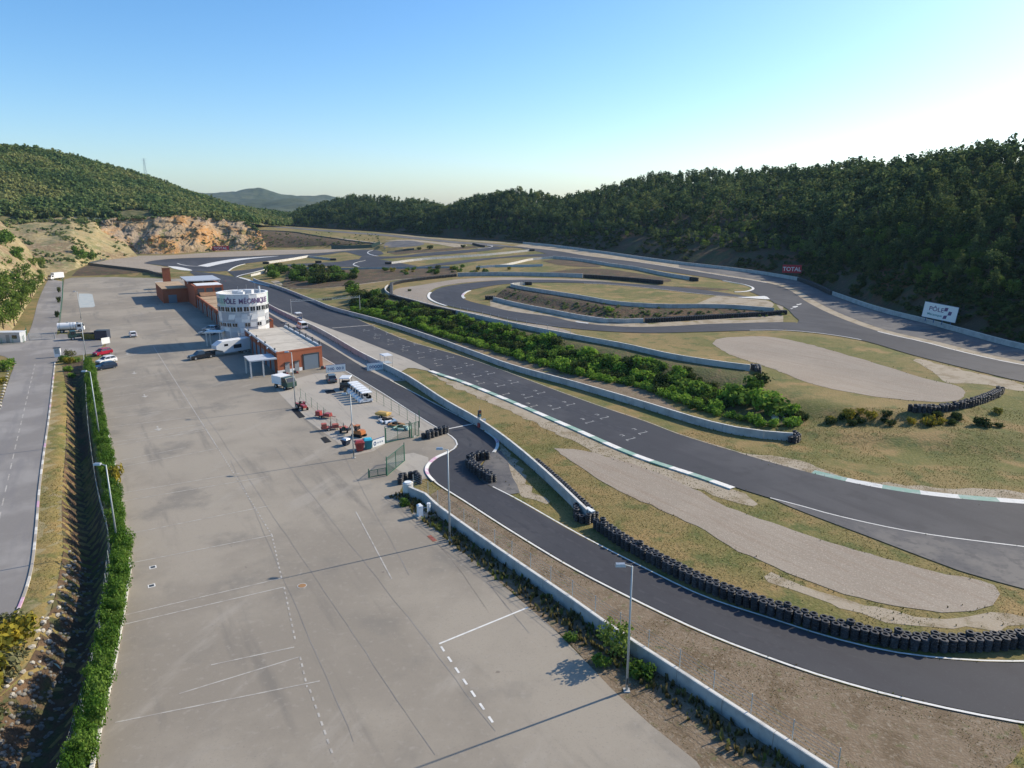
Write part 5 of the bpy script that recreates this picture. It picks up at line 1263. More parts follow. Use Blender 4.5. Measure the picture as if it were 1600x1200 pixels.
def pickup(label, loc, rz, paint):
    c = thing('pickup_truck', label, 'pickup truck', loc, rz)
    MB().extrude([(-2.8,.55),(-2.8,1.15),(-.55,1.15),(-.55,1.12),(1.5,1.12),(2.65,1.02),(2.8,.75),(2.75,.45),(-2.7,.45)], -.95, .95).build('body', paint, c)
    MB().box(-2.72,-.62,-.86,.86,1.152,1.16).build('bed_floor', 'rubber_dark', c)
    for s in (-1,1): MB().box(-2.8,-.55,s*.90-.05,s*.90+.05,1.155,1.38).build('bed_side', paint, c)
    MB().box(-2.8,-2.7,-.845,.845,1.155,1.38).build('tailgate', paint, c)
    MB().frustum((-.55,1.55,-.9,.9,1.122),(-.4,.75,-.74,.74,1.82)).build('windows', 'glass_dark', c)
    MB().frustum((-.46,.82,-.78,.78,1.80),(-.38,.7,-.7,.7,1.88)).build('roof', paint, c)
    for s in (-1,1):
        for x in (1.75,-1.75): wheel(c, x, s*.85, .42, .28)
        MB().box(2.72,2.83,s*.7-.16,s*.7+.16,.78,.96).build('headlight', 'lamp_glass', c)
    MB().box(2.70,2.9,-.92,.92,.42,.62).build('bumper', 'steel', c)
    return c
hp = head(337,556,293,563)
pickup('dark pickup truck hitched to the long white trailer', (G(293,564)+G(337,557))/2, hp, 'car_black')
tr = thing('trailer', 'long white goose-neck trailer behind the dark pickup by the pit building', 'trailer', (G(343,556)+G(385,550))/2, hp)
MB().extrude([(-4.3,.75),(-4.3,3.4),(3.0,3.4),(4.4,2.6),(4.4,1.75),(3.0,1.35),(2.6,.75)], -1.2, 1.2).build('body', 'panel_light', tr)
MB().box(-4.25,2.9,-1.15,1.15,3.402,3.46).build('roof', 'panel_white', tr)
MB().box(-1.6,.3,1.202,1.23,1.5,2.4).build('window', 'glass_dark', tr); MB().box(1.6,2.5,1.202,1.23,2.3,2.8).build('window', 'glass_dark', tr)
for x in (-2.2,-3.1):
    for s in (-1,1): wheel(tr, x, s*1.05, .4, .26)
MB().box(2.7,5.2,-.4,.4,1.3,1.5).build('goose_neck', 'dark_steel', tr)
def truck(name, label, cat, loc, rz, body_mat, cab_mat, L_=5.6, kind='box', h=2.9):
    c = thing(name, label, cat, loc, rz)
    MB().box(-L_/2,L_/2,-.5,.5,.6,.85).build('chassis', 'dark_steel', c)
    MB().extrude([(L_/2-1.7,.7),(L_/2-1.7,2.35),(L_/2-.5,2.35),(L_/2,1.5),(L_/2+.05,.6)], -1.05, 1.05).build('cab', cab_mat, c)
    MB().add([(L_/2-.47,-.9,2.25),(L_/2-.47,.9,2.25),(L_/2+.0,.9,1.56),(L_/2+.0,-.9,1.56)], [(3,2,1,0)]).build('windscreen', 'glass_dark', c).location = (.03,0,.02)
    for s in (-1,1): MB().box(L_/2-1.45,L_/2-.6,s*1.06-.012,s*1.06+.012,1.5,2.2).build('side_window', 'glass_dark', c)
    if kind == 'tank':
        t = MB().tube((-L_/2,0,1.75),(L_/2-1.9,0,1.75),.95,.95,18).build('tank', body_mat, c, smooth_=False)
        for x in (-L_/2+.6, 0, L_/2-2.4): MB().lathe([(.97,-.05),(.985,-.05),(.985,.05),(.97,.05)], 18, closed=True).build('hoop', 'steel', t, (x,0,1.75)).rotation_euler = (0, math.pi/2, 0)
        MB().lathe([(0,0),(.3,0),(.3,.16),(0,.16)], 12, (-.6,0,2.66)).build('hatch', 'steel', t)
    elif kind == 'box':
        MB().box(-L_/2,L_/2-1.8,-1.1,1.1,.9,h).build('box_body', body_mat, c); MB().box(-L_/2-.02,L_/2-1.78,-1.12,1.12,h+.002,h+.05).build('box_roof', 'panel_white', c)
    else:
        MB().box(-L_/2,L_/2-1.8,-1.05,1.05,.87,1.0).build('flat_bed', 'dark_steel', c)
        for s in (-1,1): MB().box(-L_/2,L_/2-1.8,s*1.0-.04,s*1.0+.04,1.002,1.45).build('bed_side', body_mat, c)
        MB().box(-L_/2,-L_/2+.06,-.95,.95,1.002,1.45).build('tailgate', body_mat, c)
    for s in (-1,1):
        wheel(c, L_/2-.9, s*.92, .45, .28); wheel(c, -L_/2+1.0, s*.92, .45, .3)
    return c
truck('tank_truck', 'white tank truck parked at the paddock entrance', 'truck', (G(95,520)+G(129,518))/2, head(95,520,129,518), 'white_plastic', 'car_white', 6.2, 'tank')
truck('flat_truck', 'dark green flatbed truck in front of the tank truck', 'truck', (G(113,531)+G(134,529))/2, head(134,529,113,531), 'dark_green_paint', 'dark_green_paint', 4.6, 'flat')
truck('box_truck', 'white box truck at the end of the access road', 'truck', G(88,437), head(97,436,78,438), 'car_white', 'car_white', 7.0, 'box', 3.3)
truck('box_truck', 'dark green truck with pale box body beside the brick end wall', 'truck', (G(432,604)+G(458,609))/2, head(432,602,458,608), 'white_plastic', 'dark_green_paint', 4.6, 'box', 2.4)
def skip(name, label, loc, rz, mat, L_=3.2, W2=.9, H2=1.5, cat='skip', lid=None, wheels=False):
    c = thing(name, label, cat, loc, rz)
    MB().frustum((-L_/2+.25,L_/2-.25,-W2+.1,W2-.1,.12),(-L_/2,L_/2,-W2,W2,H2)).build('bin_body', mat, c)
    for s in (-1,1): MB().box(-L_/2-.03,L_/2+.03,s*W2-.05,s*W2+.05,H2-.14,H2+.03).build('rim', mat, c)
    for k in range(3): MB().box(-L_/2+.4+k*(L_-.9)/2,-L_/2+.52+k*(L_-.9)/2,-W2-.06,-W2+.06,.3,H2-.15).build('rib', mat, c)
    MB().frustum((-L_/2+.06,L_/2-.06,-W2+.06,W2-.06,H2+.001),(-L_/2+.2,L_/2-.2,-W2*.5,W2*.5,H2+.22)).build('lid', lid or 'rubber_dark', c)
    if wheels:
        for x in (-L_/2+.3, L_/2-.3):
            for y in (-W2+.2, W2-.2): wheel(c, x, y, .1, .06)
    return c
skip('waste_skip', 'olive yellow waste skip, nearer the tank truck', G(139,530), R(10), 'olive_paint', 3.0)
skip('waste_skip', 'olive yellow waste skip, nearer the navy container', G(149,530), R(6), 'olive_paint', 2.6)
ct = thing('container', 'dark navy metal container at the paddock entrance', 'container', G(161,530), R(8))
MB().box(-1.5,1.5,-1.1,1.1,.1,2.3).build('box_body', 'car_navy', ct); MB().box(-1.55,1.55,-1.15,1.15,2.302,2.4).build('roof', 'dark_steel', ct)
for k in range(6): MB().box(-1.4+k*.5,-1.15+k*.5,-1.14,-1.101,.2,2.2).build('rib', 'car_navy', ct)
sg = thing('info_board', 'white free-standing board at the paddock entrance', 'sign', G(166,540), R(65))
MB().box(-1.1,1.1,-.04,.04,.5,2.0).build('board', 'banner_white', sg)
for s in (-1,1): MB().box(s*.9-.05,s*.9+.05,.045,.12,-.1,1.9).build('leg', 'steel', sg)
kk = thing('info_kiosk', 'small white and blue kiosk on the corner by the side road', 'kiosk', G(91,558), R(20))
MB().box(-.6,.6,-.35,.35,0,2.1).build('body', 'white_plastic', kk); MB().box(-.7,.7,-.45,.45,2.102,2.25).build('roof', 'dark_steel', kk); MB().box(-.45,.45,-.38,-.352,.8,1.9).build('panel', 'paint_blue', kk)
hut = thing('cabin', 'pale grey cabin behind the green fence at the left edge', 'cabin', G(18,534), R(4))
MB().box(-3.0,3.0,-1.3,1.3,0,2.5).build('wall', 'panel_mid', hut); MB().box(-3.15,3.15,-1.45,1.45,2.502,2.65).build('roof', 'panel_light', hut)
MB().box(-.4,.5,-1.34,-1.302,.05,2.0).build('door', 'door_grey', hut); MB().box(1.1,2.3,-1.34,-1.302,1.0,1.9).build('window', 'glass_dark', hut)
fence('wire_fence', 'green fence round the pale cabin at the left edge', P([(-30,541),(5,539),(38,536),(42,520)], sm=False), 1.8, 2.2, 'green_metal', 6, diag=.4)

# ------------------------------------------------------------------ machines in the yard
def canopy(name, label, cat, loc, rz, w, d, h, top='panel_light', legs='steel'):
    c = thing(name, label, cat, loc, rz)
    MB().frustum((-w/2,w/2,-d/2,d/2,h),(-w/2+.1,w/2-.1,-d/2+.1,d/2-.1,h+.12)).build('roof', top, c)
    for x in (-w/2+.12, w/2-.12):
        for y in (-d/2+.12, d/2-.12): MB().tube((x,y,0),(x,y,h),.045).build('leg', legs, c)
    return c
cp = canopy('pit_stand', 'small roofed timing stand on the pit wall below the tower', 'stand', G(467,503), AX, 1.8, 2.4, 2.7)
MB().box(-.8,.8,-1.0,1.0,.55,.65).build('platform', 'red_paint', cp); MB().box(-.75,.75,-.9,-.85,.65,1.6).build('back_panel', 'blue_print', cp)
cp2 = canopy('pit_stand', 'small roofed timing stand on the pit wall above the banner', 'stand', G(604,573), AX, 2.0, 2.8, 2.6)
MB().box(-.9,.9,-1.2,1.2,.9,1.0).build('platform', 'galvanised', cp2)
cart = canopy('yard_vehicle', 'dark open vehicle under a pale grey flat roof in the yard', 'vehicle', G(541,608), AX+R(60), 2.6, 2.0, 2.3, 'panel_light', 'dark_steel')
MB().box(-1.25,1.25,-.85,.85,.45,1.1).build('body', 'car_black', cart); MB().box(-.5,.2,-.7,.7,1.102,1.7).build('seat', 'rubber_dark', cart); MB().box(-1.3,-.95,-.8,.8,1.102,1.55).build('bonnet', 'dark_steel', cart)
for x in (-.85,.85):
    for s in (-1,1): wheel(cart, x, s*.85, .38, .25)
dr = thing('drum', 'tan oil drum beside the dark open vehicle', 'drum', G(540,614), 0)
MB().lathe([(0,0),(.34,0),(.36,.03),(.34,.3),(.36,.33),(.34,.36),(.34,.6),(.36,.63),(.34,.66),(.34,.92),(.36,.95),(0,.93)], 14).build('barrel', 'tan_wood', dr, smooth_=False); MB().lathe([(0,.96),(.06,.96),(.06,.99),(0,.99)], 8, (.2,0,0)).build('cap', 'steel', dr)
def buggy(label, loc, rz):
    c = thing('golf_cart', label, 'golf cart', loc, rz, 'row of white-roofed carts in the yard')
    MB().extrude([(-1.15,.25),(-1.15,.75),(-.35,.75),(-.3,.4),(.45,.4),(.6,.85),(1.0,.8),(1.2,.5),(1.2,.25)], -.55, .55).build('body', 'white_plastic', c)
    MB().box(-.85,-.3,-.5,.5,.752,.9).build('seat', 'rubber_dark', c); MB().box(-.95,-.85,-.5,.5,.752,1.25).build('backrest', 'rubber_dark', c)
    MB().frustum((-1.2,.75,-.5,.5,1.82),(-1.1,.65,-.4,.4,1.96)).build('roof', 'white_plastic', c)
    MB().add([(.62,-.5,.86),(.62,.5,.86),(.5,.5,1.8),(.5,-.5,1.8)], [(0,1,2,3)]).build('windscreen', 'glass_blue', c)
    for x, xt in ((-1.05,-1.0),(.6,.5)):
        for s in (-1,1): MB().tube((x,s*.52,.6),(xt,s*.52,1.83),.025,.025,5).build('post', 'steel', c)
    for x in (-.8,.8):
        for s in (-1,1): wheel(c, x, s*.48, .22, .16)
    return c
bl = ['white-roofed cart at the near end of the row in the yard','second white-roofed cart from the near end of the row','third white-roofed cart from the near end of the row','fourth white-roofed cart from the near end of the row','fifth white-roofed cart from the near end of the row','white-roofed cart at the far end of the row in the yard']
ga, gb = G(571,629), G(551,613)
for k, l in enumerate(bl): q = ga + (gb-ga)*k/5; buggy(l, q, R(-120) if False else AX+R(180))
def yard_machine(name, label, cat, loc, rz, mat, kind):
    c = thing(name, label, cat, loc, rz); c.scale = (.84,)*3
    if kind == 'tractor':
        MB().extrude([(-.3,.55),(-.3,1.15),(1.3,1.1),(1.4,.6)], -.38, .38).build('bonnet', mat, c)
        MB().box(-1.2,-.3,-.55,.55,.6,1.0).build('chassis', 'dark_steel', c)
        MB().box(-1.0,-.6,-.3,.3,1.002,1.15).build('seat', 'rubber_dark', c); MB().box(-1.08,-1.0,-.3,.3,1.002,1.5).build('seat_back', 'rubber_dark', c)
        for s in (-1,1):
            wheel(c, -.85, s*.7, .62, .32); wheel(c, 1.0, s*.55, .36, .24); MB().box(-1.4,-.35,s*.7-.2,s*.7+.2,1.27,1.33).build('mudguard', mat, c)
        MB().tube((1.0,.2,1.1),(1.0,.2,1.9),.04).build('exhaust', 'dark_steel', c)
        MB().tube((-1.1,0,1.0),(-1.1,0,2.3),.05).build('roll_bar', 'dark_steel', c)
    elif kind == 'plant':
        MB().box(-1.6,1.6,-.6,.6,.45,.62).build('deck', mat, c)
        MB().box(-1.5,-.6,-.5,.5,.622,1.35).build('engine_box', mat, c); MB().box(.4,1.5,-.55,.55,.622,1.05).build('tool_box', mat, c)
        MB().tube((.1,-.3,.62),(.2,-.3,1.7),.05).build('mast', 'dark_steel', c); MB().tube((.1,.3,.62),(.2,.3,1.7),.05).build('mast', 'dark_steel', c)
        MB().tube((1.5,0,.5),(2.6,0,.42),.06).build('draw_bar', mat, c)
        for s in (-1,1): wheel(c, -.3, s*.72, .34, .2)
    elif kind == 'digger':
        for s in (-1,1): MB().extrude([(-1.1,.08),(-1.2,.3),(-1.0,.52),(1.0,.52),(1.2,.3),(1.1,.08)], s*.62-.17, s*.62+.17).build('track', 'rubber_dark', c)
        MB().box(-1.1,.7,-.6,.6,.56,1.1).build('body', mat, c); MB().box(-.9,-.1,-.55,.55,1.102,1.3).build('engine_cover', mat, c)
        MB().frustum((-.05,.65,-.45,.45,1.102),(0,.6,-.42,.42,2.0)).build('cab', 'glass_dark', c); MB().box(-.08,.68,-.48,.48,2.002,2.08).build('cab_roof', mat, c)
        arm = MB().tube((.65,0,.9),(1.5,0,2.3),.13,.10,6).build('boom', mat, c); MB().tube((1.5,0,2.3),(2.3,0,1.2),.09,.07,6).build('stick', mat, arm)
        MB().frustum((2.1,2.55,-.3,.3,.75),(2.05,2.6,-.35,.35,1.2)).build('bucket', 'dark_steel', arm)
    elif kind == 'trailer':
        MB().frustum((-1.3,1.3,-.75,.75,.5),(-1.4,1.4,-.85,.85,.95)).build('load_bed', mat, c); MB().tube((1.3,0,.5),(2.3,0,.45),.05).build('draw_bar', 'dark_steel', c)
        MB().frustum((-1.36,1.36,-.82,.82,.951),(-1.0,1.0,-.4,.4,1.15)).build('cover', mat, c)
        for s in (-1,1): wheel(c, 0, s*.88, .32, .2)
    elif kind == 'kart':
        MB().box(-.85,.85,-.3,.3,.12,.17).build('floor', 'dark_steel', c); MB().box(-.5,-.1,-.3,.3,.172,.5).build('seat', 'rubber_dark', c)
        MB().frustum((.55,1.0,-.5,.5,.12),(.6,.9,-.4,.4,.42)).build('nose', mat, c)
        for s in (-1,1): MB().box(-.45,.4,s*.55-.12,s*.55+.12,.12,.32).build('side_pod', mat, c)
        MB().box(-1.0,-.85,-.6,.6,.12,.3).build('rear_bumper', mat, c); MB().tube((.2,0,.2),(.05,0,.55),.03).build('steering_column', 'dark_steel', c)
        for x in (-.65,.6):
            for s in (-1,1): wheel(c, x, s*.55, .14, .16)
    return c
yard_machine('tractor', 'small red tractor beside the lamp post in the yard', 'tractor', G(473,640), R(-50), 'red_paint', 'tractor')
yard_machine('generator_trailer', 'dark red wheeled machine with masts in the yard', 'machine', G(506,653), R(-15), 'red_paint', 'plant')
yard_machine('roller_trailer', 'coral red trailer machine, nearer the red bin', 'machine', G(516,672), R(20), 'coral_paint', 'plant')
yard_machine('mini_digger', 'orange mini digger standing behind the lamp post', 'digger', G(561,682), R(150), 'orange_paint', 'digger')
yard_machine('tractor', 'tiny orange and red ride-on tractor between coral machine and digger', 'tractor', G(538,675), R(100), 'coral_paint', 'tractor').scale = (.7,)*3
yard_machine('trailer', 'yellow covered trailer by the yard fence', 'trailer', G(599,652), R(-25), 'yellow_paint', 'trailer')
for l, u, v, m in (('pale race kart parked by the yard fence, next to the yellow trailer', 603, 660, 'white_plastic'), ('grey race kart by the yard fence, second from the yellow trailer', 610, 660, 'car_silver'), ('tan race kart by the yard fence, third from the yellow trailer', 620, 666, 'tan_wood'), ('pale green race kart by the yard fence, last before the gate', 629, 671, 'panel_green')):
    yard_machine('race_kart', l, 'kart', G(u, v), R(rnd.uniform(-60, 0)), m, 'kart').scale = (1.25,)*3
skip('wheelie_bin', 'big red wheeled bin at the lamp post', G(562,704.5), R(18), 'red_paint', 1.35, .62, 1.35, 'bin', 'red_paint', True)
skip('wheelie_bin', 'big teal wheeled bin with bright blue lid', G(575,701), R(18), 'teal_paint', 1.25, .62, 1.35, 'bin', 'teal_lid', True)
skip('wheelie_bin', 'dark blue bin lying left of the lamp post', G(541,696), R(-30), 'car_navy', 1.1, .5, .9, 'bin', 'panel_light')
for l, a in (('flat dark patch painted as shade on the concrete beside the row of carts', ((507,611),(521,609),(525,614),(511,616))), ('long flat dark patch painted as shade at the foot of the yard lamp post', ((455,640),(463,638),(477,652),(468,654))), ('flat dark patch painted as shade left of the coral machine', ((501,685),(509,683),(518,691),(508,693)))):  # thin dark slabs added to paint cast shade onto the yard concrete
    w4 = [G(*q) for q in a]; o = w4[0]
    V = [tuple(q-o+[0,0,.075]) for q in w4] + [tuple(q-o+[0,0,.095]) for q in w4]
    tag(MB().add(V, [(4,7,6,5),(0,1,5,4),(1,2,6,5),(2,3,7,6),(3,0,4,7)]).build('shade_patch', 'rubber_dark', None, tuple(o)), l, 'painted shadow')  # dark rubber material reused as the colour of the painted shade
for l, u, v in (('pallet of machine parts against the brick end wall, left door', 446, 586), ('pallet of machine parts against the brick end wall, right door', 462, 584), ('pile of dark parts at the corner of the brick building', 505, 577)):
    c = thing('pallet', l, 'pallet', G(u, v), AX)
    for k in range(5): MB().box(-.6,.6,-.5+k*.22,-.38+k*.22,.1,.14).build('slat', 'tan_wood', c)
    for k in (-.5,0,.5): MB().box(k-.06,k+.06,-.5,.5,.0,.1).build('bearer', 'tan_wood', c)
    MB().box(-.4,.1,-.3,.35,.142,.7).build('load', 'dark_steel', c); MB().box(.15,.5,-.3,.2,.142,.45).build('load', 'red_paint', c)
# pit exit light: a signal post on a red block beside the wall
ps = G(750,668); sl = thing('signal_post', 'traffic signal on a post with red block at the pit exit', 'signal', ps, AX)
MB().frustum((-.35,.35,-.35,.35,0),(-.28,.28,-.28,.28,.75)).build('base', 'red_paint', sl)
MB().tube((0,.1,.7),(0,.1,2.7),.06,.05,8).build('post', 'steel', sl)
sb = MB().box(-.25,.25,-.05,.2,1.75,2.75).build('signal_box', 'dark_steel', sl)
for k in range(3): MB().lathe([(0,0),(.10,0),(.10,.03),(0,.03)], 10).build('lens', ('tail_red','yellow_paint','teal_lid')[k], sb, (0,-.055,2.55-.28*k)).rotation_euler = (math.pi/2,0,0)
MB().box(-.32,.32,.205,.23,1.3,2.15).build('back_panel', 'panel_light', sl); MB().tube((0,.1,2.7),(.05,.1,3.4),.02,.015,5).build('aerial', 'steel', sl)
bx = thing('control_box', 'grey steel box behind the signal post on the wall', 'box', G(756,667), AX)
MB().box(-.25,.25,-.2,.2,0,1.2).build('body', 'panel_light', bx); MB().box(-.29,.29,-.24,.24,1.202,1.26).build('lid', 'steel', bx); MB().box(-.2,.2,-.215,-.201,.1,1.1).build('door', 'panel_mid', bx)
# utility cabinets
ub = thing('utility_cabinet', 'two white pump cabinets on a grey slab beside the concrete wall', 'cabinet', G(663,806), AX)
MB().box(-1.0,1.1,-.7,.7,-.02,.18).build('slab', 'concrete_slab', ub)
MB().box(-.75,-.25,-.3,.3,.182,1.35).build('cabinet', 'white_plastic', ub); MB().frustum((-.78,-.22,-.33,.33,1.351),(-.65,-.35,-.2,.2,1.5)).build('cap', 'white_plastic', ub)
MB().tube((.6,.1,.18),(.6,.1,1.35),.2,.2,12).build('cylinder', 'white_plastic', ub); MB().tube((-.25,.1,.9),(.45,.1,.9),.04).build('pipe', 'steel', ub)
wb = thing('wall_block', 'white rounded concrete block at the near end of the fenced wall', 'block', G(638,772), AX)
MB().lathe([(0,1.5),(.5,1.5),(.62,1.42),(.66,0)], 18).build('block', 'wall_cap', wb); MB().lathe([(0,1.503),(.44,1.503),(.44,1.56),(0,1.56)], 18).build('cap', 'banner_white', wb)
wb2 = thing('wall_block', 'pale concrete block at the end of the pit wall among tyres', 'block', G(921,812), AX)
MB().frustum((-.3,.3,-.7,.7,0),(-.25,.25,-.62,.62,1.2)).build('block', 'wall_cap', wb2); MB().box(-.27,.27,-.64,.64,1.202,1.25).build('cap', 'banner_white', wb2)
dr2 = thing('drain_grate', 'rust red drain grate in the paddock near the tall lamp post', 'grate', G(675,842), AX)
MB().box(-.25,.25,-.75,.75,.045,.062).build('frame', 'tan_wood', dr2)
for k in range(8): MB().box(-.2,.2,-.68+k*.18,-.58+k*.18,.0625,.075).build('bar', 'red_paint', dr2)
for l, u, v in (('small square drain cover with white rim, farther from the camera', 239, 887), ('small square drain cover with white rim, nearer the camera', 237, 916)):
    c = thing('drain_cover', l, 'drain cover', G(u, v), AX); MB().box(-.3,.3,-.3,.3,.04,.062).build('rim', 'paint_white', c); MB().box(-.2,.2,-.2,.2,.0625,.07).build('lid', 'dark_steel', c)
mh = thing('manhole_cover', 'round rusty manhole cover in the middle of the paddock', 'manhole', G(472,916), 0); MB().lathe([(0,.075),(.3,.075),(.36,.06),(.36,.04)], 18).build('lid', 'tan_wood', mh); MB().lathe([(.365,.04),(.365,.066),(.43,.066),(.43,.04)], 18).build('rim', 'wall_concrete', mh)
cv = thing('culvert_pipe', 'teal culvert pipe end at the bottom of the ditch', 'pipe', G(76,1052,-2.4), R(20))
MB().lathe([(.62,-.5),(.72,-.5),(.72,.5),(.62,.5)], 20, closed=True).build('pipe', 'panel_green', cv).rotation_euler = (R(60), 0, R(30)); MB().box(-.9,.9,.3,.6,-.6,.1).build('headwall', 'wall_concrete', cv)
# start gantry over the straight
ga_, gb_ = G(456,497), G(563,489.5); d_ = gb_-ga_; Lg = np.linalg.norm(d_[:2])
gt = thing('start_gantry', 'thin white truss gantry spanning the main straight', 'gantry', ga_, math.atan2(d_[1], d_[0]))
HG = 5.6
for x in (0, Lg):
    MB().tube((x,0,-.1),(x,0,HG+.2),.11,.09,8).build('post', 'galvanised', gt); MB().box(x-.35,x+.35,-.35,.35,-.1,.25).build('footing', 'wall_concrete', gt)
tb = MB()
for y, z in ((-.25,HG-.5),(.25,HG-.5),(0,HG)): tb.tube((0,y,z),(Lg,y,z),.035,.035,5)
nb = int(Lg/1.0)
for k in range(nb):
    x, x2 = Lg*k/nb, Lg*(k+1)/nb
    tb.tube((x,-.25,HG-.5),(x2,0,HG),.018,.018,4).tube((x,.25,HG-.5),(x2,0,HG),.018,.018,4).tube((x,-.25,HG-.5),(x2,.25,HG-.5),.018,.018,4)
tb.build('truss', 'galvanised', gt)
for k in range(5): MB().box(Lg*.45+k*.6,Lg*.45+.4+k*.6,-.42,-.26,HG-.75,HG-.15).build('start_light', 'dark_steel', gt)
# lattice pylon on the hill
pb_ = PT(228,277,738); pl = thing('power_pylon', 'thin lattice power pylon on the left hill top', 'pylon', (pb_[0], pb_[1], pb_[2]-4), R(20))
pm_ = MB(); Hp = 22.0
for sx in (-1,1):
    for sy in (-1,1): pm_.tube((sx*1.6,sy*1.6,0),(sx*.35,sy*.35,Hp),.10,.08,4)
for k in range(9):
    z0, z2 = Hp*k/9, Hp*(k+1)/9; w0, w2 = 1.6-1.25*k/9, 1.6-1.25*(k+1)/9
    pm_.tube((-w0,-w0,z0),(w2,-w2,z2),.06,.06,4).tube((w0,-w0,z0),(-w2,-w2,z2),.06,.06,4).tube((-w0,w0,z0),(w2,w2,z2),.06,.06,4)
pm_.build('lattice', 'galvanised', pl)
for z in (Hp-4.5,Hp-2,Hp-.3): MB().tube((-2.6,0,z),(2.6,0,z),.09,.09,4).build('cross_arm', 'galvanised', pl)
cr_ = thing('traffic_cone', 'red traffic cone at the pit lane by the far bend', 'cone', G(352,441,.3), 0); MB().lathe([(0,.75),(.06,.75),(.2,.06)], 10).build('cone_body', 'red_paint', cr_); MB().box(-.28,.28,-.28,.28,0,.06).build('foot', 'rubber_dark', cr_)
# ------------------------------------------------------------------ vegetation
def cloud(rs, puffs, n, size, flat=.35):
    """leaf faces spread through the shells of several puffs"""
    w = np.array([p[3]*p[4] for p in puffs]); w = w/w.sum()
    idx = rs.choice(len(puffs), n, p=w); pf = np.array(puffs)[idx]
    d = rs.normal(size=(n, 3)); d /= np.linalg.norm(d, axis=1)[:, None]
    r = rs.uniform(.35, 1, n)**.55
    lump = 1 + .22*np.sin(d[:, 0]*5 + idx) * np.sin(d[:, 1]*4 + 2*idx) + .12*rs.normal(size=n)
    c = pf[:, :3] + d * np.stack([pf[:, 3], pf[:, 3], pf[:, 4]], 1) * (r*lump)[:, None]
    nrm = d*(1-flat) + rs.normal(size=(n, 3))*flat*1.2 + np.array([0, 0, .25]); nrm /= np.linalg.norm(nrm, axis=1)[:, None]
    a = np.cross(nrm, rs.normal(size=(n, 3))); a /= np.maximum(1e-5, np.linalg.norm(a, axis=1))[:, None]; b = np.cross(nrm, a)
    s = size*rs.uniform(.6, 1.35, n)[:, None]; k = rs.uniform(.55, .9, n)[:, None]
    V = np.stack([c - a*s, c - b*s*k, c + a*s, c + b*s*k], 1).reshape(-1, 3)
    return V, np.arange(n*4).reshape(-1, 4)
def pine_puffs(rs, h, full=False):
    out = []; ty = rs.randint(4); zb = h*((.22, .48, .3, .38)[ty] + rs.uniform(-.06, .06)); n = rs.randint(6, 10)
    for k in range(n):
        t = k/(n-1); z = zb + (h*.94-zb)*t; pr = ((1-.72*t**1.2), (.75+.55*math.sin(t*2.6)), (.62-.25*t), (.9*math.sin(.5+t*2.2)+.15))[ty]
        rr = h*.215*pr*rs.uniform(.72, 1.22)
        a = rs.uniform(0, 6.28); o = rr*.55*(1-.6*t)
        out.append((math.cos(a)*o, math.sin(a)*o, z, rr, rr*.62))
    return out
def bush_puffs(rs, r, h):
    out = [(0, 0, h*.42, r*.75, h*.42)]
    for k in range(rs.randint(5, 8)):
        a = rs.uniform(0, 6.28); o = r*rs.uniform(.35, .65); q = r*rs.uniform(.32, .5)
        out.append((math.cos(a)*o, math.sin(a)*o, h*rs.uniform(.25, .72), q, q*rs.uniform(.7, 1.0)))
    return out
def trunk_mb(rs, h, r):
    b = MB(); lean = rs.uniform(-.04, .04, 2)*h
    p = [(0,0,-.6), (lean[0]*.4, lean[1]*.4, h*.35), (lean[0], lean[1], h*.85)]
    b.tube(p[0], p[1], r, r*.72, 7); b.tube(p[1], p[2], r*.72, r*.2, 6)
    for k in range(5):
        z = h*rs.uniform(.35, .75); a = rs.uniform(0, 6.28); l = h*rs.uniform(.12, .2); f = z/h
        b.tube((lean[0]*f, lean[1]*f, z), (lean[0]*f+math.cos(a)*l, lean[1]*f+math.sin(a)*l, z+l*.45), r*.3, r*.08, 5)
    return b
rs = np.random.RandomState(5)
PH = 10.0
def variant(puffs, n, size, mat, name): V, F = cloud(rs, puffs, n, size); return np_mesh(name, V, F, mat)
pine_hi = []
for k in range(12):
    pf = pine_puffs(rs, PH); pine_hi.append((variant(pf, 720, .27, 'leaf_pine' if k % 3 else 'leaf_pine_pale', 'crown'), trunk_mb(rs, PH, .17).mesh('trunk', 'bark')))
broad_hi = []
for k in range(4):
    pf = bush_puffs(rs, 3.4, 8.0); pf = [(a, b, c+1.3, d, e) for a, b, c, d, e in pf]
    broad_hi.append((variant(pf, 620, .34, 'leaf_broad', 'crown'), trunk_mb(rs, 7.0, .2).mesh('trunk', 'bark')))
pine_lo = [cloud(rs, pine_puffs(rs, PH), 150, .58) for k in range(14)]
broad_lo = [cloud(rs, [(a, b, c+1, d, e) for a, b, c, d, e in bush_puffs(rs, 3.0, 7.0)], 120, .62) for k in range(5)]
scrub_lo = [cloud(rs, bush_puffs(rs, 1.0, 1.55), 46, .34) for k in range(8)]
def merge(name, items, mat):
    """items: (template, position, scale, turn) -> one mesh"""
    Vs = []
    for (V, F), p, s, a in items:
        c, sn = math.cos(a), math.sin(a); sx = s if hasattr(s, '__len__') else (s, s, s)
        W = V*np.array(sx); Vs.append(np.column_stack([W[:, 0]*c - W[:, 1]*sn + p[0], W[:, 0]*sn + W[:, 1]*c + p[1], W[:, 2] + p[2]]))
    V = np.vstack(Vs); return np_mesh(name, V, np.arange(len(V)).reshape(-1, 4), mat)
def project(p):
    Y = p[1]*CP - (p[2]-CAM_H)*SP; Z = p[1]*SP + (p[2]-CAM_H)*CP
    return (800 + FOCAL*p[0]/Y, 600 - FOCAL*Z/Y, Y) if Y > 1 else (-9999, 0, Y)
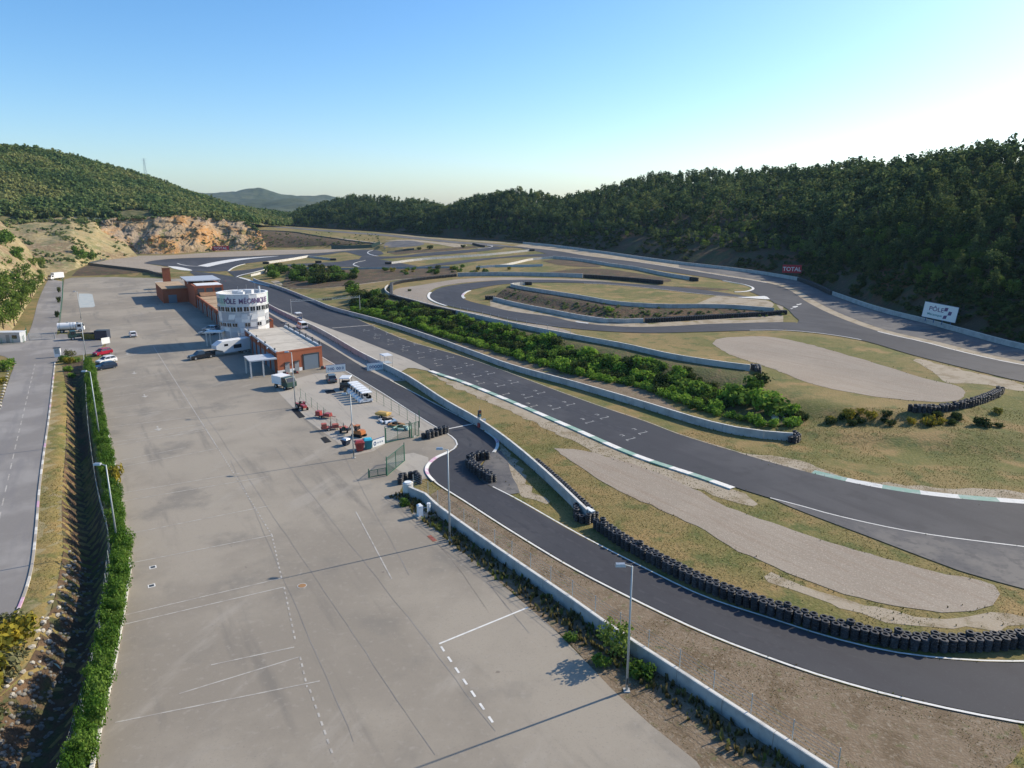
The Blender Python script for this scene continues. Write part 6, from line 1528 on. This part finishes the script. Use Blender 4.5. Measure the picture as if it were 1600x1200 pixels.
# wood on the right
pts_ = []
bl_ = np.concatenate([[0], np.cumsum(np.linalg.norm(np.diff((wood.b*.5+wood.r*.5)[:, :2], axis=0), axis=1))])
wid = np.linalg.norm((wood.r-wood.b)[:, :2], axis=1).mean()
st_ = 4.6
for s in np.arange(0, bl_[-1], st_):
    for w in np.arange(.085, 1.10, st_/wid):
        f = np.interp(s + rs.uniform(-2.2, 2.2), bl_, np.linspace(0, 1, len(bl_))); t = w + rs.uniform(-2.0, 2.0)/wid
        if t < .09 or f <= 0 or f >= 1: continue
        den = mnoise.noise(Vector((s*.02, t*6, 1.0)))
        if t < .22 and rs.rand() < .12: continue
        if den < -.32 and rs.rand() < .5: continue
        p = wood.at(min(.999, max(0, f)), t); u, v, Y = project(p)
        if not (-120 < u < 1760): continue
        pts_.append((p, t, Y, u))
pts_.sort(key=lambda q: q[2])
lo_p, lo_b, lo_y, nind = [], [], [], 0
for p, t, Y, u in pts_:
    bro = rs.rand() < (.45 if t < .3 else .10); h = rs.uniform(.58, 1.18)*(.72 if t < .25 else 1.0)*(.75 if bro else 1.0)
    sc = (h*rs.uniform(.95, 1.25), h*rs.uniform(.95, 1.25), h)
    inview = -10 < u < 1610
    if inview and nind < 300:
        nind += 1
        cm, tm = rnd.choice(broad_hi if bro else pine_hi)
        zone = ('low on the slope' if t < .3 else 'halfway up the hill' if t < .7 else 'on the ridge') + (' above the white sign' if u > 1380 else ' between the red and white signs' if u > 1200 else ' left of the red sign')
        r_ = thing('broadleaf_tree' if bro else 'pine_tree', ('light green broadleaf tree ' if bro else 'dark green pine tree ') + zone, 'tree', p - [0,0,.3], rs.uniform(0, 6.28), 'broadleaf trees of the right-hand wood' if bro else 'pines of the right-hand wood')
        r_.scale = sc; link('crown', cm, r_); link('trunk', tm, r_)
    else:
        (lo_b if bro else (lo_y if rs.rand() < .3 else lo_p)).append((broad_lo[rs.randint(5)] if bro else pine_lo[rs.randint(14)], p - [0,0,.3], sc, rs.uniform(0, 6.28)))
stuff(link('distant_wood', merge('distant_wood', lo_p, 'leaf_pine')), 'dark pine wood covering the farther part of the hills', 'wood')
stuff(link('distant_pale_wood', merge('distant_pale_wood', lo_y, 'leaf_pine_pale')), 'paler olive pines mixed into the farther wood', 'wood')
stuff(link('distant_broadleaf_wood', merge('distant_broadleaf_wood', lo_b, 'leaf_broad')), 'lighter broadleaf trees mixed into the farther wood', 'wood')
# scrub on the left hill
low_ = []
it = []
for s in np.arange(0, 1, .0085):
    for w in np.arange(0.0, 1.07, .0155):
        f, t = s + rs.uniform(-.004, .004), w + rs.uniform(-.008, .008)
        if not (0 < f < 1) or t < 0: continue
        p = scrub.at(f, t); u, v, Y = project(p)
        if not (-60 < u < 560): continue
        if mnoise.noise(Vector((p[0]*.018, p[1]*.018, 2.0))) < -.62 + (.25 if t < .10 else 0): continue
        sc = rs.uniform(1.5, 3.3)*(1.25 if t < .2 else 1); it.append((scrub_lo[rs.randint(8)], p - [0,0,.4], (sc, sc, sc*rs.uniform(.8, 1.25)), rs.uniform(0, 6.28)))
stuff(link('hill_scrub', merge('hill_scrub', it, 'leaf_maquis')), 'dense green scrub covering the left hill', 'scrub')
it = []
for k in range(1300):
    f, t = rs.uniform(0, 1), rs.uniform(.03, 1.02); p = dry.at(f, t)
    if mnoise.noise(Vector((p[0]*.05, p[1]*.05, 5.0))) < -.02 and t < .92: continue
    sc = rs.uniform(.35, 1.3) if t < .85 else rs.uniform(.9, 2.2); it.append((scrub_lo[rs.randint(8)], p - [0,0,.15], (sc, sc, sc*.8), rs.uniform(0, 6.28)))
for k in range(330):
    f, t = rs.uniform(0, 1), rs.choice([rs.uniform(.02, .5), rs.uniform(.93, 1.1)]); p = rock.at(f, t); sc = rs.uniform(.5, 1.3)*(1.6 if t > .9 else 1)
    it.append((scrub_lo[rs.randint(8)], p - [0, .8 if t < .9 else 0, .2], (sc, sc, sc*.8), rs.uniform(0, 6.28)))
for k in range(150):
    u, v = rs.uniform(400, 595), rs.uniform(364, 388)
    p = ground_at(u, v); sc = rs.uniform(.5, 1.1); it.append((scrub_lo[rs.randint(8)], p, (sc, sc, sc*.8), rs.uniform(0, 6.28)))
for k in range(700):
    a = w_inner[rs.randint(len(w_inner))]; b = w_upper[14:][rs.randint(len(w_upper)-14)]
    if abs(a[0]-b[0]) > 14: continue
    q = a*.5+b*.5 + rs.normal(0, 1.6, 3); sc = rs.uniform(.25, .7); it.append((scrub_lo[rs.randint(8)], np.array([q[0], q[1], z1(q[0], q[1])]), (sc, sc, sc*.8), rs.uniform(0, 6.28)))
for k in range(5200):
    f, t = rs.uniform(.05, .99), rs.uniform(.012, .30); p = wood.at(f, t)
    if mnoise.noise(Vector((p[0]*.035, p[1]*.035, 8.0))) < -.30: continue
    sc = rs.uniform(.6, 1.8); low_.append((scrub_lo[rs.randint(8)], p - [0,0,.15], (sc, sc, sc*.8), rs.uniform(0, 6.28)))
stuff(link('slope_scrub', merge('slope_scrub', low_, 'leaf_dark')), 'dark low scrub on the cut slope below the wood', 'scrub')
stuff(link('bank_scrub', merge('bank_scrub', it, 'leaf_maquis')), 'low scrub dotted over the dry slopes and banks', 'scrub')

# single shrubs and trees
def shrub_meshes(r, h, n, size, mat, k=4):
    
    out = []
    for _ in range(k):
        V, F = cloud(rs, bush_puffs(rs, r, h), n, size); out.append((np_mesh('shrub', V, F, mat), V))
    return out
PLANTS = []
SH = {m: shrub_meshes(1.5, 2.1, 420, .19, m) for m in ('leaf_bright','leaf_shrub','leaf_dark','leaf_yellow')}
SH['leaf_hedge'] = shrub_meshes(1.15, 1.8, 900, .085, 'leaf_hedge', 5)
SH['leaf_olive'] = shrub_meshes(1.2, 1.5, 420, .14, 'leaf_olive', 2)
def shrub(label, p, sc, mat, group, name='shrub'):
    s3 = sc if hasattr(sc, '__len__') else (sc*rs.uniform(.9, 1.15), sc*rs.uniform(.9, 1.15), sc*rs.uniform(.85, 1.15))
    PLANTS.append((max(s3)/max(5, project((p[0], p[1], p[2]))[2]), name, label, group, mat, rnd.choice(SH[mat]), (p[0], p[1], p[2]-.1), rs.uniform(0, 6.28), s3))
bf = resample(bank_foot, 1.9)
for q in bf:
    u = project(q)[0]
    if 545 < u < 1245:
        m = 'leaf_bright' if rs.rand() < .8 else 'leaf_shrub'; d = rs.uniform(-.5, .9)
        x, y = q[0]+EW[0]*d, q[1]+EW[1]*d
        shrub('bright green shrub in the front row along the main straight wall' if m == 'leaf_bright' else 'mid green shrub in the front row along the main straight wall', (x, y, z1(x, y)), rs.uniform(.65, 1.0), m, 'bright front row shrubs' if m == 'leaf_bright' else 'mid green front row shrubs')
n_ = 0
while n_ < 235:
    k = rs.uniform(0, 1); a = bf[int(k*(len(bf)*.74))]; d = rs.uniform(1.5, 13.5)
    x, y = a[0]+EW[0]*d*.6, a[1]+EW[1]*d; u, v, Y = project((x, y, z1(x, y)))
    if not (560 < u < 1230): continue
    dl = np.min(np.hypot(wl[iu:, 0]-x, wl[iu:, 1]-y))
    if dl < 2.6 or y > np.interp(x, np.sort(wl[iu:, 0]), wl[iu:, 1][np.argsort(wl[iu:, 0])]) - 2.0:
        n_ += .1; continue
    near = dl > 8; right = u > 820
    m = rs.choice(['leaf_shrub','leaf_dark','leaf_bright'], p=[.45,.30,.25] if right else [.25,.6,.15])
    lab = {'leaf_shrub':'mid green shrub on the slope of the bank below the loop','leaf_dark':'dark green shrub on the slope of the bank below the loop','leaf_bright':'bright green shrub on the slope of the bank below the loop'}[m]
    lab += ', left half' if u < 820 else ', right half'
    shrub(lab, (x, y, z1(x, y)), rs.uniform(.7, 1.35)*(1.1 if right else .95), m, lab.split(' shrub')[0]+' bank shrubs'+lab.split(',')[1]); n_ += 1
for u, v, s, m in ((1195,640,2.1,'leaf_bright'),(1215,648,1.9,'leaf_shrub'),(1160,634,2.0,'leaf_shrub'),(1140,630,1.8,'leaf_bright'),(1235,648,1.2,'leaf_bright'),(1175,612,1.4,'leaf_shrub'),(1190,600,1.3,'leaf_dark')):
    shrub('large leafy shrub at the right end of the bank', ground_at(u, v), s, m, 'large shrubs at the right end of the bank')
for u, v, s in ((1325,654,.8),(1360,655,.7),(1345,646,.5),(1450,664,.8),(1470,662,.6),(1560,646,.5),(1425,662,.5),(1300,657,.5)):
    shrub('yellow flowering broom bush on the short bank below the right gravel trap', ground_at(u, v), s, 'leaf_yellow', 'yellow broom bushes')
for k in range(26):
    u = rs.uniform(1230, 1560); shrub('low dark bush on the short bank below the right gravel trap', ground_at(u, rs.uniform(650, 668)), rs.uniform(.35, .75), 'leaf_dark', 'low dark bushes of the short bank')
for k in range(80):
    u = rs.uniform(420, 556); v = rs.uniform(422, 446)
    if v > 444 - abs(u-500)*.12 or (u > 545 and v < 428): continue
    shrub('large dark green bush in the thicket beside the first bend', ground_at(u, v), rs.uniform(1.3, 2.3), rs.choice(['leaf_shrub','leaf_dark']), 'thicket beside the first bend')
for k in range(44):
    u = rs.uniform(545, 660); v = 448 + (u-560)*.38 + rs.uniform(0, 34)
    shrub('bright leafy bush below the loop hairpin', ground_at(u, v), rs.uniform(1.0, 1.9), rs.choice(['leaf_bright','leaf_shrub','leaf_dark'], p=[.45,.3,.25]), 'bushes below the loop hairpin')
for k in range(30):
    u = rs.uniform(600, 800); shrub('olive bush on the brown bank behind the hairpin', ground_at(u, rs.uniform(421, 432) - (u-600)*.03), rs.uniform(.6, 1.2), rs.choice(['leaf_dark','leaf_shrub','leaf_yellow'], p=[.5,.35,.15]), 'bushes on the brown bank behind the hairpin')
for u, v, s in ((953,487,.9),(948,500,.5),(938,500,.5)): shrub('bright green sapling on the bank inside the loop', ground_at(u, v), s, 'leaf_bright', 'saplings on the loop bank')
for u, v, s in ((640,455,.6),(655,390,1.2),(672,389.5,1.6),(724,387,1.2)): shrub('dark lone bush on the upper infield', ground_at(u, v), s, 'leaf_dark', 'lone bushes of the upper infield')
def tree(label, p, s, hi, group=None, name='broadleaf_tree'):
    cm, tm = rnd.choice(hi); r_ = thing(name, label, 'tree', (p[0], p[1], p[2]-.2), rs.uniform(0, 6.28), group); r_.scale = (s*rs.uniform(.9,1.15), s*rs.uniform(.9,1.15), s); link('crown', cm, r_); link('trunk', tm, r_); return r_
_lp = {}
def loft_px(lf, u, v):
    if id(lf) not in _lp:
        q = [lf.at(a, b) for a in np.linspace(0, 1, 60) for b in np.linspace(.02, 1.1, 45)]; _lp[id(lf)] = (np.array(q), np.array([project(p)[:2] for p in q]))
    P3, P2 = _lp[id(lf)]; return P3[int(np.argmin(((P2-[u, v])**2).sum(1)))]
for u, v, s in ((6,512,.9),(22,508,1.0),(38,506,.85),(52,492,.9),(14,488,1.1),(34,482,1.1),(62,470,.8),(48,466,1.0),(22,460,1.2),(4,462,1.2),(58,450,.9),(38,444,1.1),(12,438,1.2),(68,438,.7),(28,424,1.1),(50,424,.9),(6,414,1.2),(64,420,.8),(34,404,1.0),(14,396,1.1),(-12,480,1.2),(-10,440,1.2),(-15,520,1.0),(2,392,1.2)):
    tree('green broadleaf tree on the slope left of the access road', loft_px(side if v > 440 else dry, u, v), s*.95, broad_hi, 'trees left of the access road')
for u, v, s in ((128,404,2.6),(140,405,2.4),(120,395,2.0),(183,393,2.2),(188,395,1.8)):
    p = loft_px(dry if u < 160 else rock, u, v); shrub('big round dark green bush at the foot of the dry slope', p, s, 'leaf_shrub', 'big bushes at the foot of the dry slope')
for u, v, s in ((20,446,2.4),(45,440,2.2),(60,432,2.0),(8,430,2.6),(30,415,2.4),(50,410,2.0),(72,425,1.8)):
    i_ = side.at(.9 - .1*rs.rand(), .5 + .5*rs.rand()); shrub('dense green bush above the access road', i_, s, 'leaf_shrub', 'bushes above the access road')
for u, v in ((93,457),(92,473),(90,496)): shrub('small dark sapling beside the access road', G(u, v), (.55,.55,1.3), 'leaf_dark', 'saplings beside the access road')
shrub('small round olive tree on the corner by the kiosk', G(109,556), (1.05,1.05,1.25), 'leaf_olive', None, 'olive_tree')
for u, v, s, m in ((100,565,.8,'leaf_shrub'),(110,568,.9,'leaf_yellow'),(118,566,.8,'leaf_shrub'),(106,580,.7,'leaf_bright'),(112,590,.6,'leaf_bright'),(5,580,1.2,'leaf_shrub'),(12,572,1.0,'leaf_bright'),(2,600,.9,'leaf_yellow')):
    shrub('low shrub on the road corner at the head of the ditch' if u > 50 else 'low shrub at the left edge beside the side road', ground_at(u, v), s, m, 'corner shrubs' if u > 50 else 'left edge shrubs')
for u, v, s, m in ((12,985,1.2,'leaf_olive'),(28,1000,1.0,'leaf_yellow'),(5,1020,1.3,'leaf_yellow'),(20,1040,1.1,'leaf_olive'),(-5,1060,1.4,'leaf_olive'),(30,975,.8,'leaf_olive'),(-30,1090,1.4,'leaf_yellow'),(-10,1130,1.3,'leaf_olive')):
    shrub('yellow-green bush in the bottom left corner by the stones', ground_at(u, v), s, m, 'bushes in the bottom left corner')
tree('bushy green tree beside the lamp post at the bottom right of the paddock', G(962,1030), .42, broad_hi)
for u, v, s in ((1005,1058,.65),(985,1048,.5),(892,1000,.45),(632,790,.5),(940,1040,.6)): shrub('green weed bush against the foot of the fenced wall', G(u, v), s, 'leaf_shrub', 'weed bushes along the fenced wall')
# hedge of round shrubs between ditch and paddock
hl, lr = resample(hedge_left, 1.7), None
for k, q in enumerate(hl):
    i = np.argmin(np.hypot(lot_left[:, 0]-q[0], lot_left[:, 1]-q[1])); r_ = lot_left[i]
    u, v, Y = project(q)
    for w in (.42, .74):
        c = q*(1-w) + r_*w + rs.normal(0, .12, 3); s = rs.uniform(.82, 1.08)*(1.0 if v < 640 or v > 850 else .9)
        dryish = 740 < v < 850 and rs.rand() < .35
        if dryish and w < .5: continue
        shrub('dry brownish shrub in the middle of the hedge' if dryish else ('green hedge shrub beside the near end of the ditch' if v > 850 else 'green hedge shrub along the middle of the ditch' if v > 640 else 'green hedge shrub at the far end by the parked cars'), (c[0], c[1], 0.0), (s*.80, s*.80, s*rs.uniform(1.3, 1.65)), 'leaf_yellow' if dryish and rs.rand() < .4 else 'leaf_hedge', 'dry hedge shrubs' if dryish else 'green hedge shrubs', 'hedge_shrub')
for k in range(900):
    a = bf[int(rs.uniform(.02, .74)*len(bf))]; d = rs.uniform(-.4, 14.0); x, y = a[0]+EW[0]*d*.6, a[1]+EW[1]*d; u, v, Y = project((x, y, z1(x, y)))
    if not (548 < u < 1238) or y > np.interp(x, np.sort(wl[iu:, 0]), wl[iu:, 1][np.argsort(wl[iu:, 0])]) - 1.2: continue
    m = 'leaf_bright' if d < 2.2 and rs.rand() < .8 else rs.choice(['leaf_shrub','leaf_dark','leaf_bright'], p=[.45,.32,.23] if u > 800 else [.35,.5,.15])
    shrub('small bush filling the bank below the loop', (x, y, z1(x, y)), rs.uniform(.45, .85), m, 'small bushes filling the bank')
PLANTS.sort(key=lambda q: -q[0])
cnt, rest = {}, {}
for sz, name, label, group, mat, (me, V), p, a, s3 in PLANTS:
    cnt[name] = cnt.get(name, 0) + 1
    if cnt[name] <= 290: tag(link(name, me, None, p, a, s3), label, 'tree' if name == 'olive_tree' else 'shrub', group)
    else: rest.setdefault(mat, []).append(((V, None), p, s3, a))
for mat, items in rest.items():
    stuff(link('thicket', merge('thicket', items, mat)), {'leaf_bright':'small bright green bushes filling the banks','leaf_shrub':'small mid green bushes filling the banks','leaf_dark':'small dark green bushes filling the banks'}.get(mat, 'small pale bushes dotted over the banks'), 'bushes')
# stones of the ditch
ROCK = []
for k in range(6):
    bm = bmesh.new(); bmesh.ops.create_icosphere(bm, subdivisions=1, radius=1)
    for v in bm.verts: v.co *= rs.uniform(.72, 1.15)
    me = bpy.data.meshes.new('boulder'); bm.to_mesh(me); bm.free(); me.materials.append(MAT['stone']); ROCK.append(me)
dl_ = resample(ditch_left, .55)
for q in dl_:
    u, v, Y = project(q)
    if v < 850: continue
    for k in range(2):
        c = q[:2] + np.array([rs.uniform(-.35, .55), rs.uniform(-.3, .3)]); s = rs.uniform(.12, .32)
        if rs.rand() < (.15 if v < 940 else .5):
            o = link('boulder', ROCK[rs.randint(6)], None, (c[0], c[1], z1(*c)+s*.3), rs.uniform(0, 6.28), (s*1.2, s, s*.8)); tag(o, 'pale boulder on the lip of the ditch at the bottom left', 'boulder', 'boulders on the lip of the ditch')
Vr, Fr, o_ = [], [], 0
for k in range(2600):
    j = rs.randint(len(dl_)); q = dl_[j]; u, v, Y = project(q)
    if v < 850: continue
    c = q[:2] + np.array([rs.uniform(.4, 3.6), rs.uniform(-.6, .6)]); s = rs.uniform(.10, .24)
    me = ROCK[rs.randint(6)]; vs = np.array([vv.co for vv in me.vertices])*s*np.array([1.2,1,.8]); Vr.append(vs + np.array([c[0], c[1], z1(*c)+s*.2])); Fr.append(np.array([p.vertices[:] for p in me.polygons])+o_); o_ += len(vs)
stuff(link('ditch_stones', np_mesh('ditch_stones', np.vstack(Vr), np.vstack(Fr), 'stone_shade')), 'rough stones lining the shaded ditch', 'stones')
for k in range(16):
    u, v = 2+k*1.1, 640-k*4.6; c = G(u, v); s = rs.uniform(.2, .4)
    tag(link('boulder', ROCK[k % 6], None, (c[0]-.4, c[1], .15), rs.uniform(0, 6), (s*1.2, s, s*.8)), 'pale edge stone on the left side of the side road', 'boulder', 'edge stones of the side road')
for k in range(9):
    c = ground_at(rs.uniform(1205, 1238), rs.uniform(645, 662)); s = rs.uniform(.5, .9)
    tag(link('boulder', ROCK[k % 6], None, (c[0], c[1], c[2]), rs.uniform(0, 6), (s*1.2, s, s*.8)), 'grey rock at the right end of the shrub bank', 'boulder', 'rocks at the end of the bank')
# grass and weeds
tuft = []
for k in range(6):
    V = []
    for b in range(3):
        a = rs.uniform(0, 6.28); l = rs.uniform(.6, 1); dx, dy = math.cos(a), math.sin(a); lean = rs.uniform(.1, .5)
        V += [(-dy*.22, dx*.22, 0), (dy*.22, -dx*.22, 0), (dy*.08+dx*lean, -dx*.08+dy*lean, l), (-dy*.08+dx*lean, dx*.08+dy*lean, l)]
    tuft.append((np.array(V), None))
HARD = [resample(p, 4.0) for m, p in LAID if m in ('paddock_asphalt','concrete_slab','road_asphalt')]
no = [p for m, p in LAID if m.startswith(('asphalt','gravel','concrete','paddock','road','paint'))]
gx = rs.uniform(-60, 135, 260000); gy = 32 + 75*rs.uniform(0, 1, 260000)**1.3
ok = np.abs(gx) < gy*.80 + 8
ok &= np.array([mnoise.noise(Vector((x*.12, y*.12, 0))) > -.25 for x, y in zip(gx, gy)])
for p in no:
    p = resample(p, 4.0); ok &= ~in_poly(gx, gy, p)
gx, gy = gx[ok], gy[ok]; gz = zg(gx, gy)
it = [(tuft[rs.randint(6)], (x, y, z-.02), rs.uniform(.04, .10)*(1+y/150), rs.uniform(0, 6.28)) for x, y, z in zip(gx, gy, gz)][:80000]
stuff(link('dry_grass', merge('dry_grass', it, 'leaf_grass')), 'dry grass tufts on the verges and infield', 'grass')
it = []
fw = resample(front_wall_base, .35)
for q in fw:
    n = np.array([-EW[0], -EW[1]])
    for k in range(5):
        c = q[:2] + n*rs.uniform(.3, 2.2) + rs.normal(0, .2, 2); it.append((tuft[rs.randint(6)], (c[0], c[1], -.02), rs.uniform(.25, .75), rs.uniform(0, 6.28)))
for path, sgn in ((pit_wall_base, 1), (w_straight, 1)):
    for q in resample(path, .6):
        c = q[:2] - EW*sgn*rs.uniform(.3, .9); it.append((tuft[rs.randint(6)], (c[0], c[1], z1(*c)), rs.uniform(.12, .35), rs.uniform(0, 6.28)))
for m, p in LAID:
    if m in ('gravel','pale_dirt') or (m == 'asphalt'):
        q = resample(np.vstack([p, p[:1]]), .9); 
        for c in q[(q[:, 1] < 150) & (np.abs(q[:, 0]) < q[:, 1]*.78+5)]:
            if rs.rand() < (.55 if m != 'asphalt' else .35) and not any(in_poly(np.array([c[0]]), np.array([c[1]]), pp)[0] for pp in HARD):
                c2 = c + rs.normal(0, .35 if m != 'asphalt' else .12, 2); it.append((tuft[rs.randint(6)], (c2[0], c2[1], z1(*c2)), rs.uniform(.08, .26), rs.uniform(0, 6.28)))
stuff(link('weeds', merge('weeds', it, 'leaf_weed')), 'dry weeds growing along the foot of the walls', 'weeds')

# ------------------------------------------------------------------ air
hz = bpy.data.materials.new('haze'); hz.use_nodes = True
N = hz.node_tree.nodes
for n in list(N): N.remove(n)
ho = N.new('ShaderNodeOutputMaterial'); pv = N.new('ShaderNodeVolumePrincipled')
pv.inputs['Color'].default_value = (.52,.79,1.0,1); pv.inputs['Density'].default_value = 0.00005; pv.inputs['Anisotropy'].default_value = .1
hz.node_tree.links.new(pv.outputs[0], ho.inputs['Volume'])
MAT['haze'] = hz
HAZE = True
if HAZE:
    stuff(MB().box(-4300,4300,-650,5400,-6,175).build('haze', 'haze'), 'thin blue haze over the whole valley', 'haze')
